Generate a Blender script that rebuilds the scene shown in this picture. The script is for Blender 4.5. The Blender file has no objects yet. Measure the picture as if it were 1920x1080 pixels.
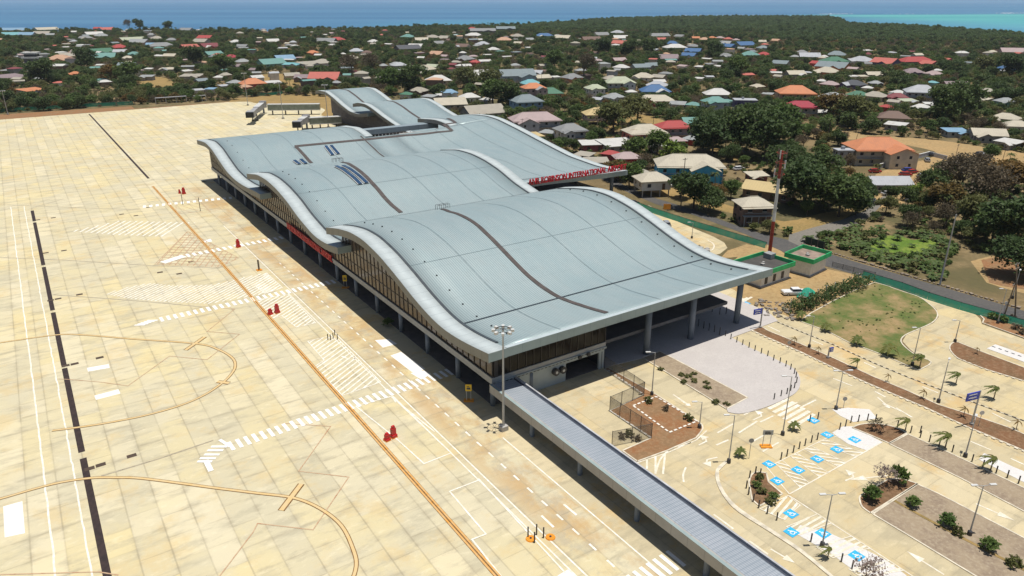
import bpy, math, random
import numpy as np
from mathutils import Vector, Matrix
random.seed(7)
R = math.radians
SC = bpy.context.scene
COL = SC.collection

# ------------------------------------------------------------------ camera, sky, sun, exposure
CAM_H = 60.0
FOC = 1356.0                       # focal length in pixels of the 1920 wide photograph
PITCH = math.atan(542.0/FOC)
YAW = R(33.9)
cd = bpy.data.cameras.new("camera"); cam = bpy.data.objects.new("camera", cd); COL.objects.link(cam)
cam.location = (0, 0, CAM_H)
cam.rotation_euler = (math.pi/2 - PITCH, 0, -YAW)
cd.sensor_width = 36.0; cd.lens = 36.0*FOC/1920.0
cd.clip_start = 1.0; cd.clip_end = 90000.0
SC.camera = cam
SUN_DIR = Vector((0.049, -0.076, 1.0)).normalized()      # towards the sun: nearly overhead
w = bpy.data.worlds.new("World"); SC.world = w; w.use_nodes = True
nt = w.node_tree; bg = nt.nodes["Background"]
sky = nt.nodes.new("ShaderNodeTexSky"); sky.sky_type = 'NISHITA'; sky.sun_disc = False
sky.sun_elevation = math.asin(SUN_DIR.z); sky.sun_rotation = math.atan2(SUN_DIR.x, SUN_DIR.y)
sky.altitude = 50; sky.air_density = 1.0; sky.dust_density = 1.2; sky.ozone_density = 1.2
nt.links.new(sky.outputs[0], bg.inputs[0]); bg.inputs[1].default_value = 0.056
sd = bpy.data.lights.new("sun", 'SUN'); sd.energy = 4.0; sd.angle = R(0.53); sd.color = (1.0, 0.955, 0.88)
sun = bpy.data.objects.new("sun", sd); COL.objects.link(sun)
sun.rotation_euler = SUN_DIR.to_track_quat('Z', 'Y').to_euler(); sun.location = (0, 0, 400)
SC.view_settings.view_transform = 'Standard'; SC.view_settings.look = 'None'
SC.view_settings.gamma = 1.0; SC.view_settings.exposure = 0.15
SC.cycles.max_bounces = 6; SC.cycles.diffuse_bounces = 3; SC.cycles.glossy_bounces = 3; SC.cycles.volume_bounces = 1
SC.cycles.use_adaptive_sampling = True

# ------------------------------------------------------------------ survey: turns a bearing read off the photo into a point of the site at height z
def G(px, py, z=0.0):
    r = (px-960.0)/FOC; u = -(py-540.0)/FOC
    f = math.cos(PITCH)+u*math.sin(PITCH); v = -math.sin(PITCH)+u*math.cos(PITCH)
    t = (z-CAM_H)/v
    return (f*t*math.sin(YAW)+r*t*math.cos(YAW), f*t*math.cos(YAW)-r*t*math.sin(YAW))
def PX(x, y, z):
    f = x*math.sin(YAW)+y*math.cos(YAW); r = x*math.cos(YAW)-y*math.sin(YAW); v = z-CAM_H
    c = f*math.cos(PITCH)-v*math.sin(PITCH); u = f*math.sin(PITCH)+v*math.cos(PITCH)
    return (960+FOC*r/c, 540-FOC*u/c)
def hgt(px, py, top):                # height of an upright thing standing at (px,py) whose top is seen at row `top`
    x, y = G(px, py); lo, hi = 0.0, 59.0
    for _ in range(40):
        m = (lo+hi)/2
        if PX(x, y, m)[1] > top: lo = m
        else: hi = m
    return lo
def scale_at(px, py):                # metres per photo pixel, across the line of sight
    x, y = G(px, py); return math.sqrt(x*x+y*y+CAM_H**2)/math.hypot(FOC, math.hypot(px-960, py-540))*1.0

# ------------------------------------------------------------------ materials
MATS = {}
def srgb(c):
    return tuple(((v/255.0)/12.92 if v/255.0 <= 0.04045 else (((v/255.0)+0.055)/1.055)**2.4) for v in c)
class NT:
    def __init__(s, m): s.t = m.node_tree; s.n = s.t.nodes; s.l = s.t.links; s.b = s.n["Principled BSDF"]
    def new(s, k, **kw):
        n = s.n.new(k)
        for a, v in kw.items(): setattr(n, a, v)
        return n
    def set(s, sock, v):
        if isinstance(v, bpy.types.NodeSocket): s.l.new(v, sock)
        elif isinstance(v, (tuple, list)) and len(v) == 3 and sock.type == 'RGBA': sock.default_value = (*v, 1)
        else: sock.default_value = v
    def math(s, op, a, b=0.0, c=None):
        n = s.new("ShaderNodeMath", operation=op); s.set(n.inputs[0], a); s.set(n.inputs[1], b)
        if c is not None: s.set(n.inputs[2], c)
        return n.outputs[0]
    def mix(s, f, a, b, mode='MIX'):
        n = s.new("ShaderNodeMix", data_type='RGBA', blend_type=mode)
        s.set(n.inputs[0], f); s.set(n.inputs[6], a); s.set(n.inputs[7], b); return n.outputs[2]
    def noise(s, vec, scale, detail=3.0, rough=0.55):
        n = s.new("ShaderNodeTexNoise"); n.inputs["Scale"].default_value = scale; n.inputs["Detail"].default_value = detail
        n.inputs["Roughness"].default_value = rough
        if vec is not None: s.l.new(vec, n.inputs["Vector"])
        return n.outputs[0]
    def ramp(s, v, lo, hi, a=0.0, b=1.0):
        n = s.new("ShaderNodeMapRange", interpolation_type='SMOOTHSTEP'); s.set(n.inputs[0], v)
        for i, q in enumerate((lo, hi, a, b)): n.inputs[i+1].default_value = q
        return n.outputs[0]
    def vscale(s, vec, k):
        n = s.new("ShaderNodeVectorMath", operation='MULTIPLY'); s.l.new(vec, n.inputs[0]); n.inputs[1].default_value = k; return n.outputs[0]
    def pos(s): return s.new("ShaderNodeNewGeometry").outputs["Position"]
    def obj(s): return s.new("ShaderNodeTexCoord").outputs["Object"]
    def xyz(s, v):
        n = s.new("ShaderNodeSeparateXYZ"); s.l.new(v, n.inputs[0]); return n.outputs
    def comb(s, a, b, c=0.0):
        n = s.new("ShaderNodeCombineXYZ"); s.set(n.inputs[0], a); s.set(n.inputs[1], b); s.set(n.inputs[2], c); return n.outputs[0]
    def white(s, v):
        n = s.new("ShaderNodeTexWhiteNoise", noise_dimensions='3D'); s.l.new(v, n.inputs[0]); return n.outputs
    def bump(s, h, st, dist=0.1):
        n = s.new("ShaderNodeBump"); n.inputs["Strength"].default_value = st; n.inputs["Distance"].default_value = dist
        s.l.new(h, n.inputs["Height"]); s.l.new(n.outputs[0], s.b.inputs["Normal"])
def newmat(name, rough=0.8, metal=0.0, spec=None):
    m = bpy.data.materials.new(name); m.use_nodes = True; b = m.node_tree.nodes["Principled BSDF"]
    b.inputs["Roughness"].default_value = rough; b.inputs["Metallic"].default_value = metal
    if spec is not None: b.inputs["Specular IOR Level"].default_value = spec
    return m
def M(name, col=None, rough=0.75, metal=0.0, var=0.18, scale=0.6, spec=None):
    """a plain surface with soft irregular wear; col is a linear base colour"""
    if name in MATS: return MATS[name]
    m = newmat(name, rough, metal, spec); t = NT(m)
    n = t.noise(t.pos(), scale, 4)
    k = t.ramp(n, 0.3, 0.72)
    c = t.mix(k, tuple(v*(1-var) for v in col), tuple(min(1, v*(1+var)) for v in col))
    t.l.new(c, t.b.inputs["Base Color"]); MATS[name] = m
    return m

def slab_mat(name, lw, ll, ox, tones, joint=0.34, blotch=0.5, jw=0.05):
    """poured concrete in lanes: every slab has its own tone, dark joints, broom marks and stains"""
    m = newmat(name, 0.85, 0, 0.25); t = NT(m); p = t.pos(); x, y, z = t.xyz(p)
    u = t.math('DIVIDE', t.math('SUBTRACT', x, ox), lw); lane = t.math('FLOOR', u)
    lr = t.white(t.comb(lane, 3.3))[0]
    v = t.math('DIVIDE', t.math('ADD', y, t.math('MULTIPLY', t.math('ROUND', t.math('MULTIPLY', lr, 2.0)), ll*0.5)), ll); row = t.math('FLOOR', v)
    r1 = t.white(t.comb(lane, row, 1.0))[0]
    row3 = t.math('FLOOR', t.math('DIVIDE', t.math('ADD', row, t.math('MULTIPLY', lr, 7.0)), 4.0))
    r2 = t.white(t.comb(lane, row3, 5.0))[0]
    big = t.noise(p, 0.022, 4, 0.6); mid = t.noise(p, 0.07, 5, 0.65)
    a = t.mix(t.ramp(big, 0.42, 0.58), tones[0], tones[1])
    a = t.mix(t.ramp(mid, 0.44, 0.60, 0, 0.75), a, tones[2])
    a = t.mix(t.ramp(r2, 0.25, 0.85, 0, 0.6), a, tones[2])
    a = t.mix(t.ramp(t.white(t.comb(lane, row3, 9.0))[0], 0.70, 0.95, 0, 0.6), a, tones[3])
    a = t.mix(t.ramp(r1, 0.86, 1.0, 0, 0.5), a, tones[3])
    a = t.mix(t.ramp(r1, 0.14, 0.0, 0, 0.35), a, tuple(q*0.86 for q in tones[2]))
    st = t.noise(t.vscale(p, (0.35, 1.0, 1)), 0.42, 6, 0.68)
    a = t.mix(t.ramp(st, 0.47, 0.66, 0, 0.55), a, tuple(q*0.72 for q in tones[2]))
    st3 = t.noise(t.vscale(p, (0.5, 1.0, 1)), 0.9, 6, 0.7)
    a = t.mix(t.ramp(st3, 0.52, 0.70, 0, 0.40), a, tuple(min(1, q*1.12) for q in tones[3]))
    st2 = t.noise(p, 0.10, 6, 0.7)
    a = t.mix(t.ramp(st2, 0.51, 0.66, 0, blotch), a, tones[4])
    if name == 'apron_concrete':
        zone = t.math('MULTIPLY', t.ramp(x, 40.5, 45.5), t.ramp(t.noise(t.vscale(p, (1, 0.6, 1)), 0.13, 6, 0.68), 0.40, 0.60, 0, 0.75)); near_ = t.ramp(y, 268.0, 255.0); a = t.mix(t.math('MULTIPLY', zone, near_), a, (.47,.30,.13))
        zg = t.math('MULTIPLY', t.ramp(x, 40.5, 44.0), t.ramp(t.noise(p, 0.21, 6, 0.7), 0.50, 0.64, 0, 0.6)); a = t.mix(t.math('MULTIPLY', zg, near_), a, (.40,.36,.27))
    sp = t.noise(p, 2.3, 4, 0.6); a = t.mix(t.ramp(sp, 0.66, 0.74, 0, 0.35), a, (.30,.25,.17))
    fu = t.math('FRACT', u); fv = t.math('FRACT', v)
    du = t.math('MULTIPLY', t.math('MINIMUM', fu, t.math('SUBTRACT', 1.0, fu)), lw)
    dv = t.math('MULTIPLY', t.math('MINIMUM', fv, t.math('SUBTRACT', 1.0, fv)), ll)
    jm = t.ramp(st2, 0.38, 0.58, 0.35, 1.0)
    jn = t.math('MULTIPLY', jm, t.math('MAXIMUM', t.ramp(du, jw, jw*2.6, 1.0, 0.0), t.math('MULTIPLY', t.ramp(dv, jw, jw*2.4, 1.0, 0.0), t.ramp(r1, 0.30, 0.7, 0.1, 1.0))))
    grime = t.math('MULTIPLY', t.math('MAXIMUM', t.ramp(du, 0.0, 0.55, 1.0, 0.0), t.ramp(dv, 0.0, 0.6, 1.0, 0.0)), t.ramp(st, 0.40, 0.62, 0, 0.32))
    a = t.mix(grime, a, (.33,.28,.19))
    a = t.mix(t.math('MULTIPLY', jn, joint), a, (.20,.17,.12))
    t.l.new(a, t.b.inputs["Base Color"]); MATS[name] = m; return m
APRON = slab_mat("apron_concrete", 3.45, 4.6, -2.4-3.45, [(.60,.525,.325),(.65,.555,.315),(.555,.505,.36),(.68,.61,.43),(.60,.455,.22)])
ROADC = slab_mat("road_concrete", 5.0, 5.0, 48.2, [(.545,.45,.265),(.59,.48,.265),(.505,.44,.295),(.62,.53,.345),(.57,.38,.15)], 0.35, 0.62, 0.03)

def ground_mat():
    m = newmat("dry_ground", 0.95, 0, 0.1); t = NT(m); p = t.pos()
    a = t.noise(p, 0.012, 5, 0.6); b = t.noise(p, 0.06, 6, 0.65); c = t.noise(p, 0.9, 4, 0.7)
    k = t.mix(t.ramp(a, 0.40, 0.60), (.20,.145,.075), (.115,.105,.05))
    k = t.mix(t.ramp(b, 0.46, 0.66), k, (.27,.20,.105))
    k = t.mix(t.ramp(b, 0.36, 0.22, 0, 1), k, (.065,.075,.03))
    k = t.mix(t.ramp(c, 0.35, 0.75, 0, 0.5), k, (.10,.08,.045))
    t.l.new(k, t.b.inputs["Base Color"]); MATS["ground"] = m; return m
GROUND = ground_mat()
def patch_mat(name, c1, c2, c3, s1=0.25, s2=1.6):
    m = newmat(name, 0.95, 0, 0.1); t = NT(m); p = t.pos()
    k = t.mix(t.ramp(t.noise(p, s1, 5, 0.62), 0.40, 0.62), c1, c2)
    k = t.mix(t.ramp(t.noise(p, s2, 5, 0.7), 0.42, 0.72), k, c3)
    t.l.new(k, t.b.inputs["Base Color"]); t.bump(t.noise(p, s2*1.5, 4), 0.5, 0.15); MATS[name] = m; return m
SOIL = patch_mat("bed_soil", (.20,.105,.055), (.16,.10,.055), (.27,.17,.10))
RSOIL = patch_mat("red_soil", (.27,.13,.06), (.24,.15,.08), (.32,.20,.11))
SANDY = patch_mat("sandy_earth", (.42,.29,.14), (.36,.26,.13), (.29,.19,.09), 0.08, 0.9)
DRYG = patch_mat("dry_grass_earth", (.31,.21,.085), (.24,.175,.07), (.36,.25,.11), 0.10, 1.1)
LAWN = patch_mat("patchy_lawn", (.10,.14,.04), (.33,.235,.12), (.19,.17,.065), 0.11, 0.7)
BRIGHTG = patch_mat("bright_grass", (.11,.19,.03), (.20,.26,.05), (.08,.12,.03), 0.22, 1.3)
GRAVEL = patch_mat("gravel_bed", (.33,.26,.18), (.26,.20,.145), (.39,.32,.23), 0.3, 2.2)
ASPH = patch_mat("asphalt", (.085,.085,.085), (.105,.10,.095), (.13,.12,.11), 0.05, 1.2)
ASPH2 = patch_mat("worn_asphalt", (.19,.18,.16), (.22,.20,.17), (.16,.15,.13), 0.05, 1.2)
PAVE = patch_mat("plaza_paving", (.50,.465,.445), (.53,.495,.47), (.46,.43,.405), 0.3, 3.0)
WPAVE = patch_mat("pale_paving", (.66,.64,.62), (.70,.68,.66), (.60,.58,.55), 0.3, 3.0)
WHITE = M("white_paint", (.80,.80,.76), 0.6, var=0.08, scale=1.5)
KERB = M("kerb_concrete", (.62,.56,.44), 0.8, var=0.2, scale=1.0)
def marking_mat(name, col, base, wear):
    m = newmat(name, 0.7, 0, 0.25); t = NT(m); p = t.pos()
    n = t.noise(t.vscale(p, (0.6, 0.6, 1)), 1.9, 5, 0.7)
    t.l.new(t.mix(t.ramp(n, 0.5-wear*0.3, 0.78-wear*0.3, 0, wear), col, base), t.b.inputs["Base Color"]); MATS[name] = m; return m
MWHITE = marking_mat("worn_white_marking", (.88,.87,.82), (.66,.58,.42), 0.62)
MORANGE = marking_mat("orange_marking", (.66,.31,.06), (.60,.46,.25), 0.6)
MOCHRE = marking_mat("ochre_marking", (.66,.46,.20), (.62,.50,.30), 0.6)
MBROWN = marking_mat("dark_marking_edge", (.16,.075,.02), (.30,.18,.08), 0.5)
MRED = marking_mat("faded_red_marking", (.40,.17,.09), (.55,.42,.27), 0.8)
MDRAIN = M("drain_grate", (.032,.018,.015), 0.7, var=0.35, scale=1.5)
MBLUE = M("accessible_blue_paint", (.03,.42,.75), 0.6, var=0.1)
MJOINT = marking_mat("sealed_crack", (.27,.23,.17), (.50,.44,.32), 0.6)

def roof_metal():
    m = newmat("roof_metal", 0.42, 0.25, 0.4); t = NT(m); p = t.pos(); x, y, z = t.xyz(p)
    f = t.math('FRACT', t.math('DIVIDE', x, 0.46)); d = t.math('ABSOLUTE', t.math('SUBTRACT', f, 0.5))
    rib = t.ramp(d, 0.33, 0.43)
    f2 = t.math('FRACT', t.math('DIVIDE', y, 1.9)); lane = t.math('FLOOR', t.math('DIVIDE', x, 0.46))
    big = t.noise(p, 0.03, 3); mid = t.noise(t.vscale(p, (1, 0.25, 1)), 0.5, 4)
    c = t.mix(t.ramp(big, 0.35, 0.65), (.355,.455,.465), (.40,.49,.49))
    c = t.mix(t.ramp(mid, 0.3, 0.75, 0, 0.35), c, (.47,.52,.51))
    r = t.white(t.comb(lane, t.math('FLOOR', t.math('DIVIDE', y, 7.0)), 2.0))[0]
    c = t.mix(t.math('MULTIPLY', r, 0.10), c, (.26,.33,.36))
    c = t.mix(t.math('MULTIPLY', rib, 0.62), c, (.14,.20,.23))
    dirt = t.noise(t.vscale(p, (1, 0.12, 1)), 1.1, 5, 0.7); c = t.mix(t.ramp(dirt, 0.52, 0.75, 0, 0.22), c, (.27,.29,.27))
    lap = t.math('FRACT', t.math('DIVIDE', y, 9.3)); c = t.mix(t.ramp(lap, 0.985, 1.0, 0, 0.30), c, (.18,.23,.25))
    t.l.new(c, t.b.inputs["Base Color"]); t.bump(rib, 0.35, 0.04); MATS["roof_metal"] = m; return m
ROOFM = roof_metal()
def seam_metal(name, c1, axis, step, dark):
    m = newmat(name, 0.6, 0.0, 0.3); t = NT(m); p = t.pos(); q = t.xyz(p)[axis]
    f = t.math('FRACT', t.math('DIVIDE', q, step)); d = t.math('ABSOLUTE', t.math('SUBTRACT', f, 0.5))
    s = t.ramp(d, 0.5-0.05/step*1.0-0.02, 0.5)
    n = t.noise(p, 0.5, 4)
    c = t.mix(t.ramp(n, 0.3, 0.7), c1, tuple(v*1.12 for v in c1))
    t.l.new(t.mix(t.math('MULTIPLY', s, 0.55), c, dark), t.b.inputs["Base Color"]); MATS[name] = m; return m
VERGE = seam_metal("verge_metal", (.44,.49,.495), 1, 2.2, (.25,.29,.31))
FASC = seam_metal("fascia_metal", (.225,.22,.195), 1, 3.3, (.14,.14,.13))
FASCX = seam_metal("fascia_metal_front", (.27,.335,.335), 0, 3.3, (.20,.25,.26))
EDGE = M("eave_trim", (.55,.62,.63), 0.4, 0.2, var=0.06)
GUTTER = M("dark_gutter", (.045,.058,.068), 0.6, var=0.2)
STRIPE = M("expansion_cover", (.075,.060,.055), 0.7, var=0.2)
SKYL = M("skylight_glass", (.03,.07,.14), 0.12, 0.0, var=0.2)
COLM = M("column_blue_grey", (.165,.20,.25), 0.6, var=0.10, scale=0.8)
BEAM = M("floor_band", (.34,.35,.35), 0.6, var=0.08)
FRWALL = M("pale_wall", (.42,.47,.47), 0.7, var=0.06)
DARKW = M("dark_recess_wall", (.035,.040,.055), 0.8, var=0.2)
SOFF = M("soffit", (.10,.105,.12), 0.8, var=0.1)
MULL = M("mullion", (.035,.030,.028), 0.5, var=0.1)
def glassy(name, col, rough=0.06):
    m = newmat(name, rough, 0.0, 0.28); t = NT(m); p = t.pos()
    x, y, z = t.xyz(p); r = t.white(t.comb(t.math('FLOOR', t.math('DIVIDE', t.math('ADD', x, y), 1.5)), t.math('FLOOR', t.math('DIVIDE', z, 2.6)), 1.0))[0]
    if 'front' in name: t.b.inputs['Specular IOR Level'].default_value = 0.15
    t.l.new(t.mix(r, tuple(v*0.7 for v in col), tuple(v*1.5 for v in col)), t.b.inputs["Base Color"]); MATS[name] = m; return m
GLASS = glassy("bronze_glass", (.085,.065,.052), 0.10); GLASSD = glassy("dark_front_glass", (.02,.018,.016), 0.08); WGLASS = glassy("window_glass", (.03,.035,.045))
REDL = M("red_sign_letters", (.55,.012,.03), 0.45, var=0.05); REDB = M("red_plastic", (.50,.012,.02), 0.4, var=0.1)
POLE = M("galvanised_pole", (.42,.43,.43), 0.5, 0.2, var=0.1); DARKM = M("dark_metal", (.04,.04,.045), 0.5, var=0.2)
LAMPH = M("lamp_housing", (.62,.62,.60), 0.4, var=0.08); CONC = M("bare_concrete", (.36,.35,.33), 0.85, var=0.2)
YEL = M("yellow_paint", (.75,.50,.02), 0.5, var=0.1); ORG = M("orange_plastic", (.75,.28,.02), 0.5, var=0.1)
BLUES = M("blue_sign_face", (.03,.06,.45), 0.5, var=0.06); GREENP = M("green_paint", (.03,.30,.13), 0.5, var=0.1)
GREENN = M("green_shade_net", (.02,.34,.22), 0.8, var=0.3, scale=0.4); TWOOD = M("pole_wood", (.16,.13,.10), 0.9, var=0.2)
TRUNK = M("bark", (.12,.09,.065), 0.95, var=0.25, scale=2); PTRUNK = M("palm_bark", (.22,.18,.13), 0.95, var=0.2, scale=3)
RUBBER = M("rubber", (.02,.02,.02), 0.8, var=0.1)
def leafmat(name, c1, c2, c3):
    m = newmat(name, 0.6, 0, 0.25); t = NT(m)
    oi = t.new("ShaderNodeObjectInfo"); g = t.new("ShaderNodeNewGeometry")
    a = t.mix(t.ramp(oi.outputs["Random"], 0.0, 1.0), c1, c2)
    ri = t.new("ShaderNodeNewGeometry").outputs["Random Per Island"]
    a = t.mix(t.math('MULTIPLY', ri, 0.55), a, c3)
    n = t.noise(t.pos(), 0.35, 3); a = t.mix(t.ramp(n, 0.35, 0.7, 0, 0.45), a, tuple(v*0.7 for v in c1))
    t.b.inputs['Transmission Weight'].default_value = 0.0
    tl = t.new('ShaderNodeBsdfTranslucent'); t.l.new(a, tl.inputs[0]); mx = t.new('ShaderNodeMixShader'); mx.inputs[0].default_value = 0.28; t.l.new(t.b.outputs[0], mx.inputs[1]); t.l.new(tl.outputs[0], mx.inputs[2]); t.l.new(mx.outputs[0], t.n['Material Output'].inputs[0])
    t.l.new(a, t.b.inputs["Base Color"]); MATS[name] = m; return m
L_DARK = leafmat("leaves_dark", (.046,.085,.027), (.080,.122,.034), (.11,.15,.045))
L_GREEN = leafmat("leaves_green", (.070,.125,.030), (.105,.16,.038), (.14,.20,.05))
L_OLIVE = leafmat("leaves_olive", (.11,.125,.038), (.15,.15,.048), (.15,.165,.055))
L_DRY = leafmat("leaves_dry", (.13,.105,.065), (.17,.13,.08), (.12,.10,.065))
L_RUST = leafmat("leaves_rust", (.15,.085,.02), (.13,.10,.03), (.19,.12,.03))
L_PALM = leafmat("leaves_palm", (.10,.14,.03), (.16,.17,.04), (.20,.20,.06))
L_MANG = leafmat("leaves_mangrove", (.075,.125,.045), (.10,.165,.055), (.125,.18,.065))
L_LIME = leafmat("leaves_lime", (.13,.21,.03), (.18,.24,.04), (.22,.28,.06))

# ------------------------------------------------------------------ mesh building
class MB:
    def __init__(s): s.v = []; s.f = []; s.m = []; s.mi = 0
    def quad(s, *p):
        n = len(s.v); s.v += [tuple(q) for q in p]; s.f.append(tuple(range(n, n+len(p)))); s.m.append(s.mi); return s
    def box(s, x0, x1, y0, y1, z0, z1, rot=0.0, c=None):
        P = [(x0,y0,z0),(x1,y0,z0),(x1,y1,z0),(x0,y1,z0),(x0,y0,z1),(x1,y0,z1),(x1,y1,z1),(x0,y1,z1)]
        if rot:
            cx, cy = c if c else ((x0+x1)/2, (y0+y1)/2); ca, sa = math.cos(rot), math.sin(rot)
            P = [(cx+(a-cx)*ca-(b-cy)*sa, cy+(a-cx)*sa+(b-cy)*ca, d) for a, b, d in P]
        n = len(s.v); s.v += P
        for f in ((0,3,2,1),(4,5,6,7),(0,1,5,4),(1,2,6,5),(2,3,7,6),(3,0,4,7)): s.f.append(tuple(n+i for i in f)); s.m.append(s.mi)
        return s
    def tube(s, p0, p1, r0, r1=None, k=8, cap=True):
        r1 = r0 if r1 is None else r1
        p0 = Vector(p0); p1 = Vector(p1); d = (p1-p0).normalized()
        a = d.cross(Vector((0,0,1))) if abs(d.z) < 0.99 else Vector((1,0,0)); a.normalize(); b = d.cross(a)
        n = len(s.v)
        for c, r in ((p0, r0), (p1, r1)):
            for i in range(k):
                t = 2*math.pi*i/k; s.v.append(tuple(c+(a*math.cos(t)+b*math.sin(t))*r))
        for i in range(k):
            j = (i+1) % k; s.f.append((n+i, n+k+i, n+k+j, n+j)); s.m.append(s.mi)
        if cap:
            s.f.append(tuple(n+i for i in range(k))); s.f.append(tuple(n+k+i for i in reversed(range(k)))); s.m += [s.mi]*2
        return s
    def poly(s, pts, z): return s.quad(*[(p[0], p[1], z) for p in pts])
    def prism(s, pts, z0, z1):
        """upright prism over a plan outline"""
        A = sum(pts[i][0]*pts[(i+1) % len(pts)][1]-pts[(i+1) % len(pts)][0]*pts[i][1] for i in range(len(pts)))
        if A < 0: pts = pts[::-1]
        k = len(pts); n = len(s.v); s.v += [(p[0], p[1], z0) for p in pts]+[(p[0], p[1], z1) for p in pts]
        s.f.append(tuple(n+i for i in reversed(range(k)))); s.f.append(tuple(n+k+i for i in range(k))); s.m += [s.mi]*2
        for i in range(k): j = (i+1) % k; s.f.append((n+i, n+j, n+k+j, n+k+i)); s.m.append(s.mi)
        return s
    def ribbon(s, pts, wd, z, closed=False):
        """flat painted line of width wd along ground points"""
        P = [Vector((p[0], p[1])) for p in pts]; s.rc = getattr(s, 'rc', 0)+1; z = z+(s.rc % 11)*0.0012
        if closed: P.append(P[0])
        L, Rr = [], []
        for i, p in enumerate(P):
            if closed and i in (0, len(P)-1): d1 = (P[0]-P[-2]).normalized(); d2 = (P[1]-P[0]).normalized()
            else:
                d1 = (P[i]-P[i-1]).normalized() if i else (P[1]-P[0]).normalized(); d2 = (P[i+1]-P[i]).normalized() if i < len(P)-1 else d1
            t = (d1+d2); t = t.normalized() if t.length > 1e-6 else d1
            nn = Vector((-t.y, t.x)); k = wd/2/max(0.35, nn.dot(Vector((-d1.y, d1.x))))
            L.append(p+nn*k); Rr.append(p-nn*k)
        for i in range(len(P)-1): s.quad((*Rr[i], z), (*Rr[i+1], z), (*L[i+1], z), (*L[i], z))
        return s
    def dashes(s, pts, wd, on, off, z):
        P = [Vector((p[0], p[1])) for p in pts]; seg = []; acc = 0.0
        for i in range(len(P)-1):
            d = P[i+1]-P[i]; Ln = d.length; d = d.normalized(); t = -acc
            while t < Ln:
                a = max(t, 0); b = min(t+on, Ln)
                if b > a: s.ribbon([P[i]+d*a, P[i]+d*b], wd, z)
                t += on+off
            acc = (Ln-t+on+off) if t > Ln else 0.0
            acc = min(acc, on+off)
        return s
    def build(s, name, mats, parent=None, smooth=False, loc=None):
        me = bpy.data.meshes.new(name); me.from_pydata(s.v, [], s.f)
        for m in (mats if isinstance(mats, (list, tuple)) else [mats]): me.materials.append(m)
        if any(s.m): me.polygons.foreach_set("material_index", s.m)
        if smooth: me.polygons.foreach_set("use_smooth", [True]*len(me.polygons))
        me.update(); o = bpy.data.objects.new(name, me); COL.objects.link(o)
        if parent: o.parent = parent
        if loc: o.location = loc
        return o
def tag(o, label=None, cat=None, group=None, kind=None):
    if label: o["label"] = label
    if cat: o["category"] = cat
    if group: o["group"] = group
    if kind: o["kind"] = kind
    return o
def empty(name, loc=(0,0,0), rz=0.0, label=None, cat=None, group=None):
    o = bpy.data.objects.new(name, None); COL.objects.link(o); o.location = loc if len(loc) == 3 else (loc[0], loc[1], 0); o.rotation_euler = (0, 0, rz)
    o.empty_display_size = 0.5
    return tag(o, label, cat, group)
def st(name, mb, mat): return tag(mb.build(name, mat), kind="structure")
def copy_tree(o, parent=None):
    c = o.copy(); COL.objects.link(c)
    if parent: c.parent = parent
    for ch in list(o.children): copy_tree(ch, c)
    return c
PTS = lambda *p: [G(a, b) for a, b in p]
def smooth_pts(P, n=6, closed=False):
    """Catmull-Rom through ground points"""
    out = []; k = len(P)
    for i in range(k if closed else k-1):
        g = (lambda j: P[j % k]) if closed else (lambda j: P[min(max(j, 0), k-1)])
        p0, p1, p2, p3 = (Vector(g(i+j)[:2]) for j in (-1, 0, 1, 2))
        for q in range(n):
            t = q/n; out.append(0.5*((2*p1)+(p2-p0)*t+(2*p0-5*p1+4*p2-p3)*t*t+(3*p1-p0-3*p2+p3)*t**3))
    if not closed: out.append(Vector(P[-1][:2]))
    return [tuple(p) for p in out]

# ------------------------------------------------------------------ sea, land, large ground areas
def sea_mat():
    m = newmat("sea_water", 0.35, 0, 0.12); t = NT(m); p = t.pos(); x, y, z = t.xyz(p)
    s, c = math.sin(YAW), math.cos(YAW)
    f = t.math('ADD', t.math('MULTIPLY', x, s), t.math('MULTIPLY', y, c))          # distance out from the old shore road
    r = t.math('SUBTRACT', t.math('MULTIPLY', x, c), t.math('MULTIPLY', y, s))
    n = t.noise(t.vscale(p, (1, 1, 1)), 0.0007, 4); n2 = t.noise(t.comb(t.math('MULTIPLY', r, 0.00022), t.math('MULTIPLY', f, 0.0016)), 1.0, 5, 0.6)
    deep = t.mix(t.ramp(n2, 0.35, 0.66), (.045,.160,.310), (.080,.225,.38))
    fw = t.math('ADD', f, t.math('MULTIPLY', t.math('SUBTRACT', n, 0.5), 900.0))
    shelf = t.math('MULTIPLY', t.ramp(r, 950.0, 1500.0), t.ramp(fw, 3500.0, 3150.0))
    sand = t.ramp(n2, 0.30, 0.68)
    lag = t.mix(sand, (.035,.30,.34), (.17,.55,.50))
    k = t.mix(shelf, deep, lag)
    near = t.math('MULTIPLY', t.ramp(fw, 2600.0, 1900.0), t.ramp(r, -500.0, -100.0))
    k = t.mix(t.math('MULTIPLY', near, 0.40), k, (.08,.36,.46))
    t.l.new(k, t.b.inputs["Base Color"]); return m
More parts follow.
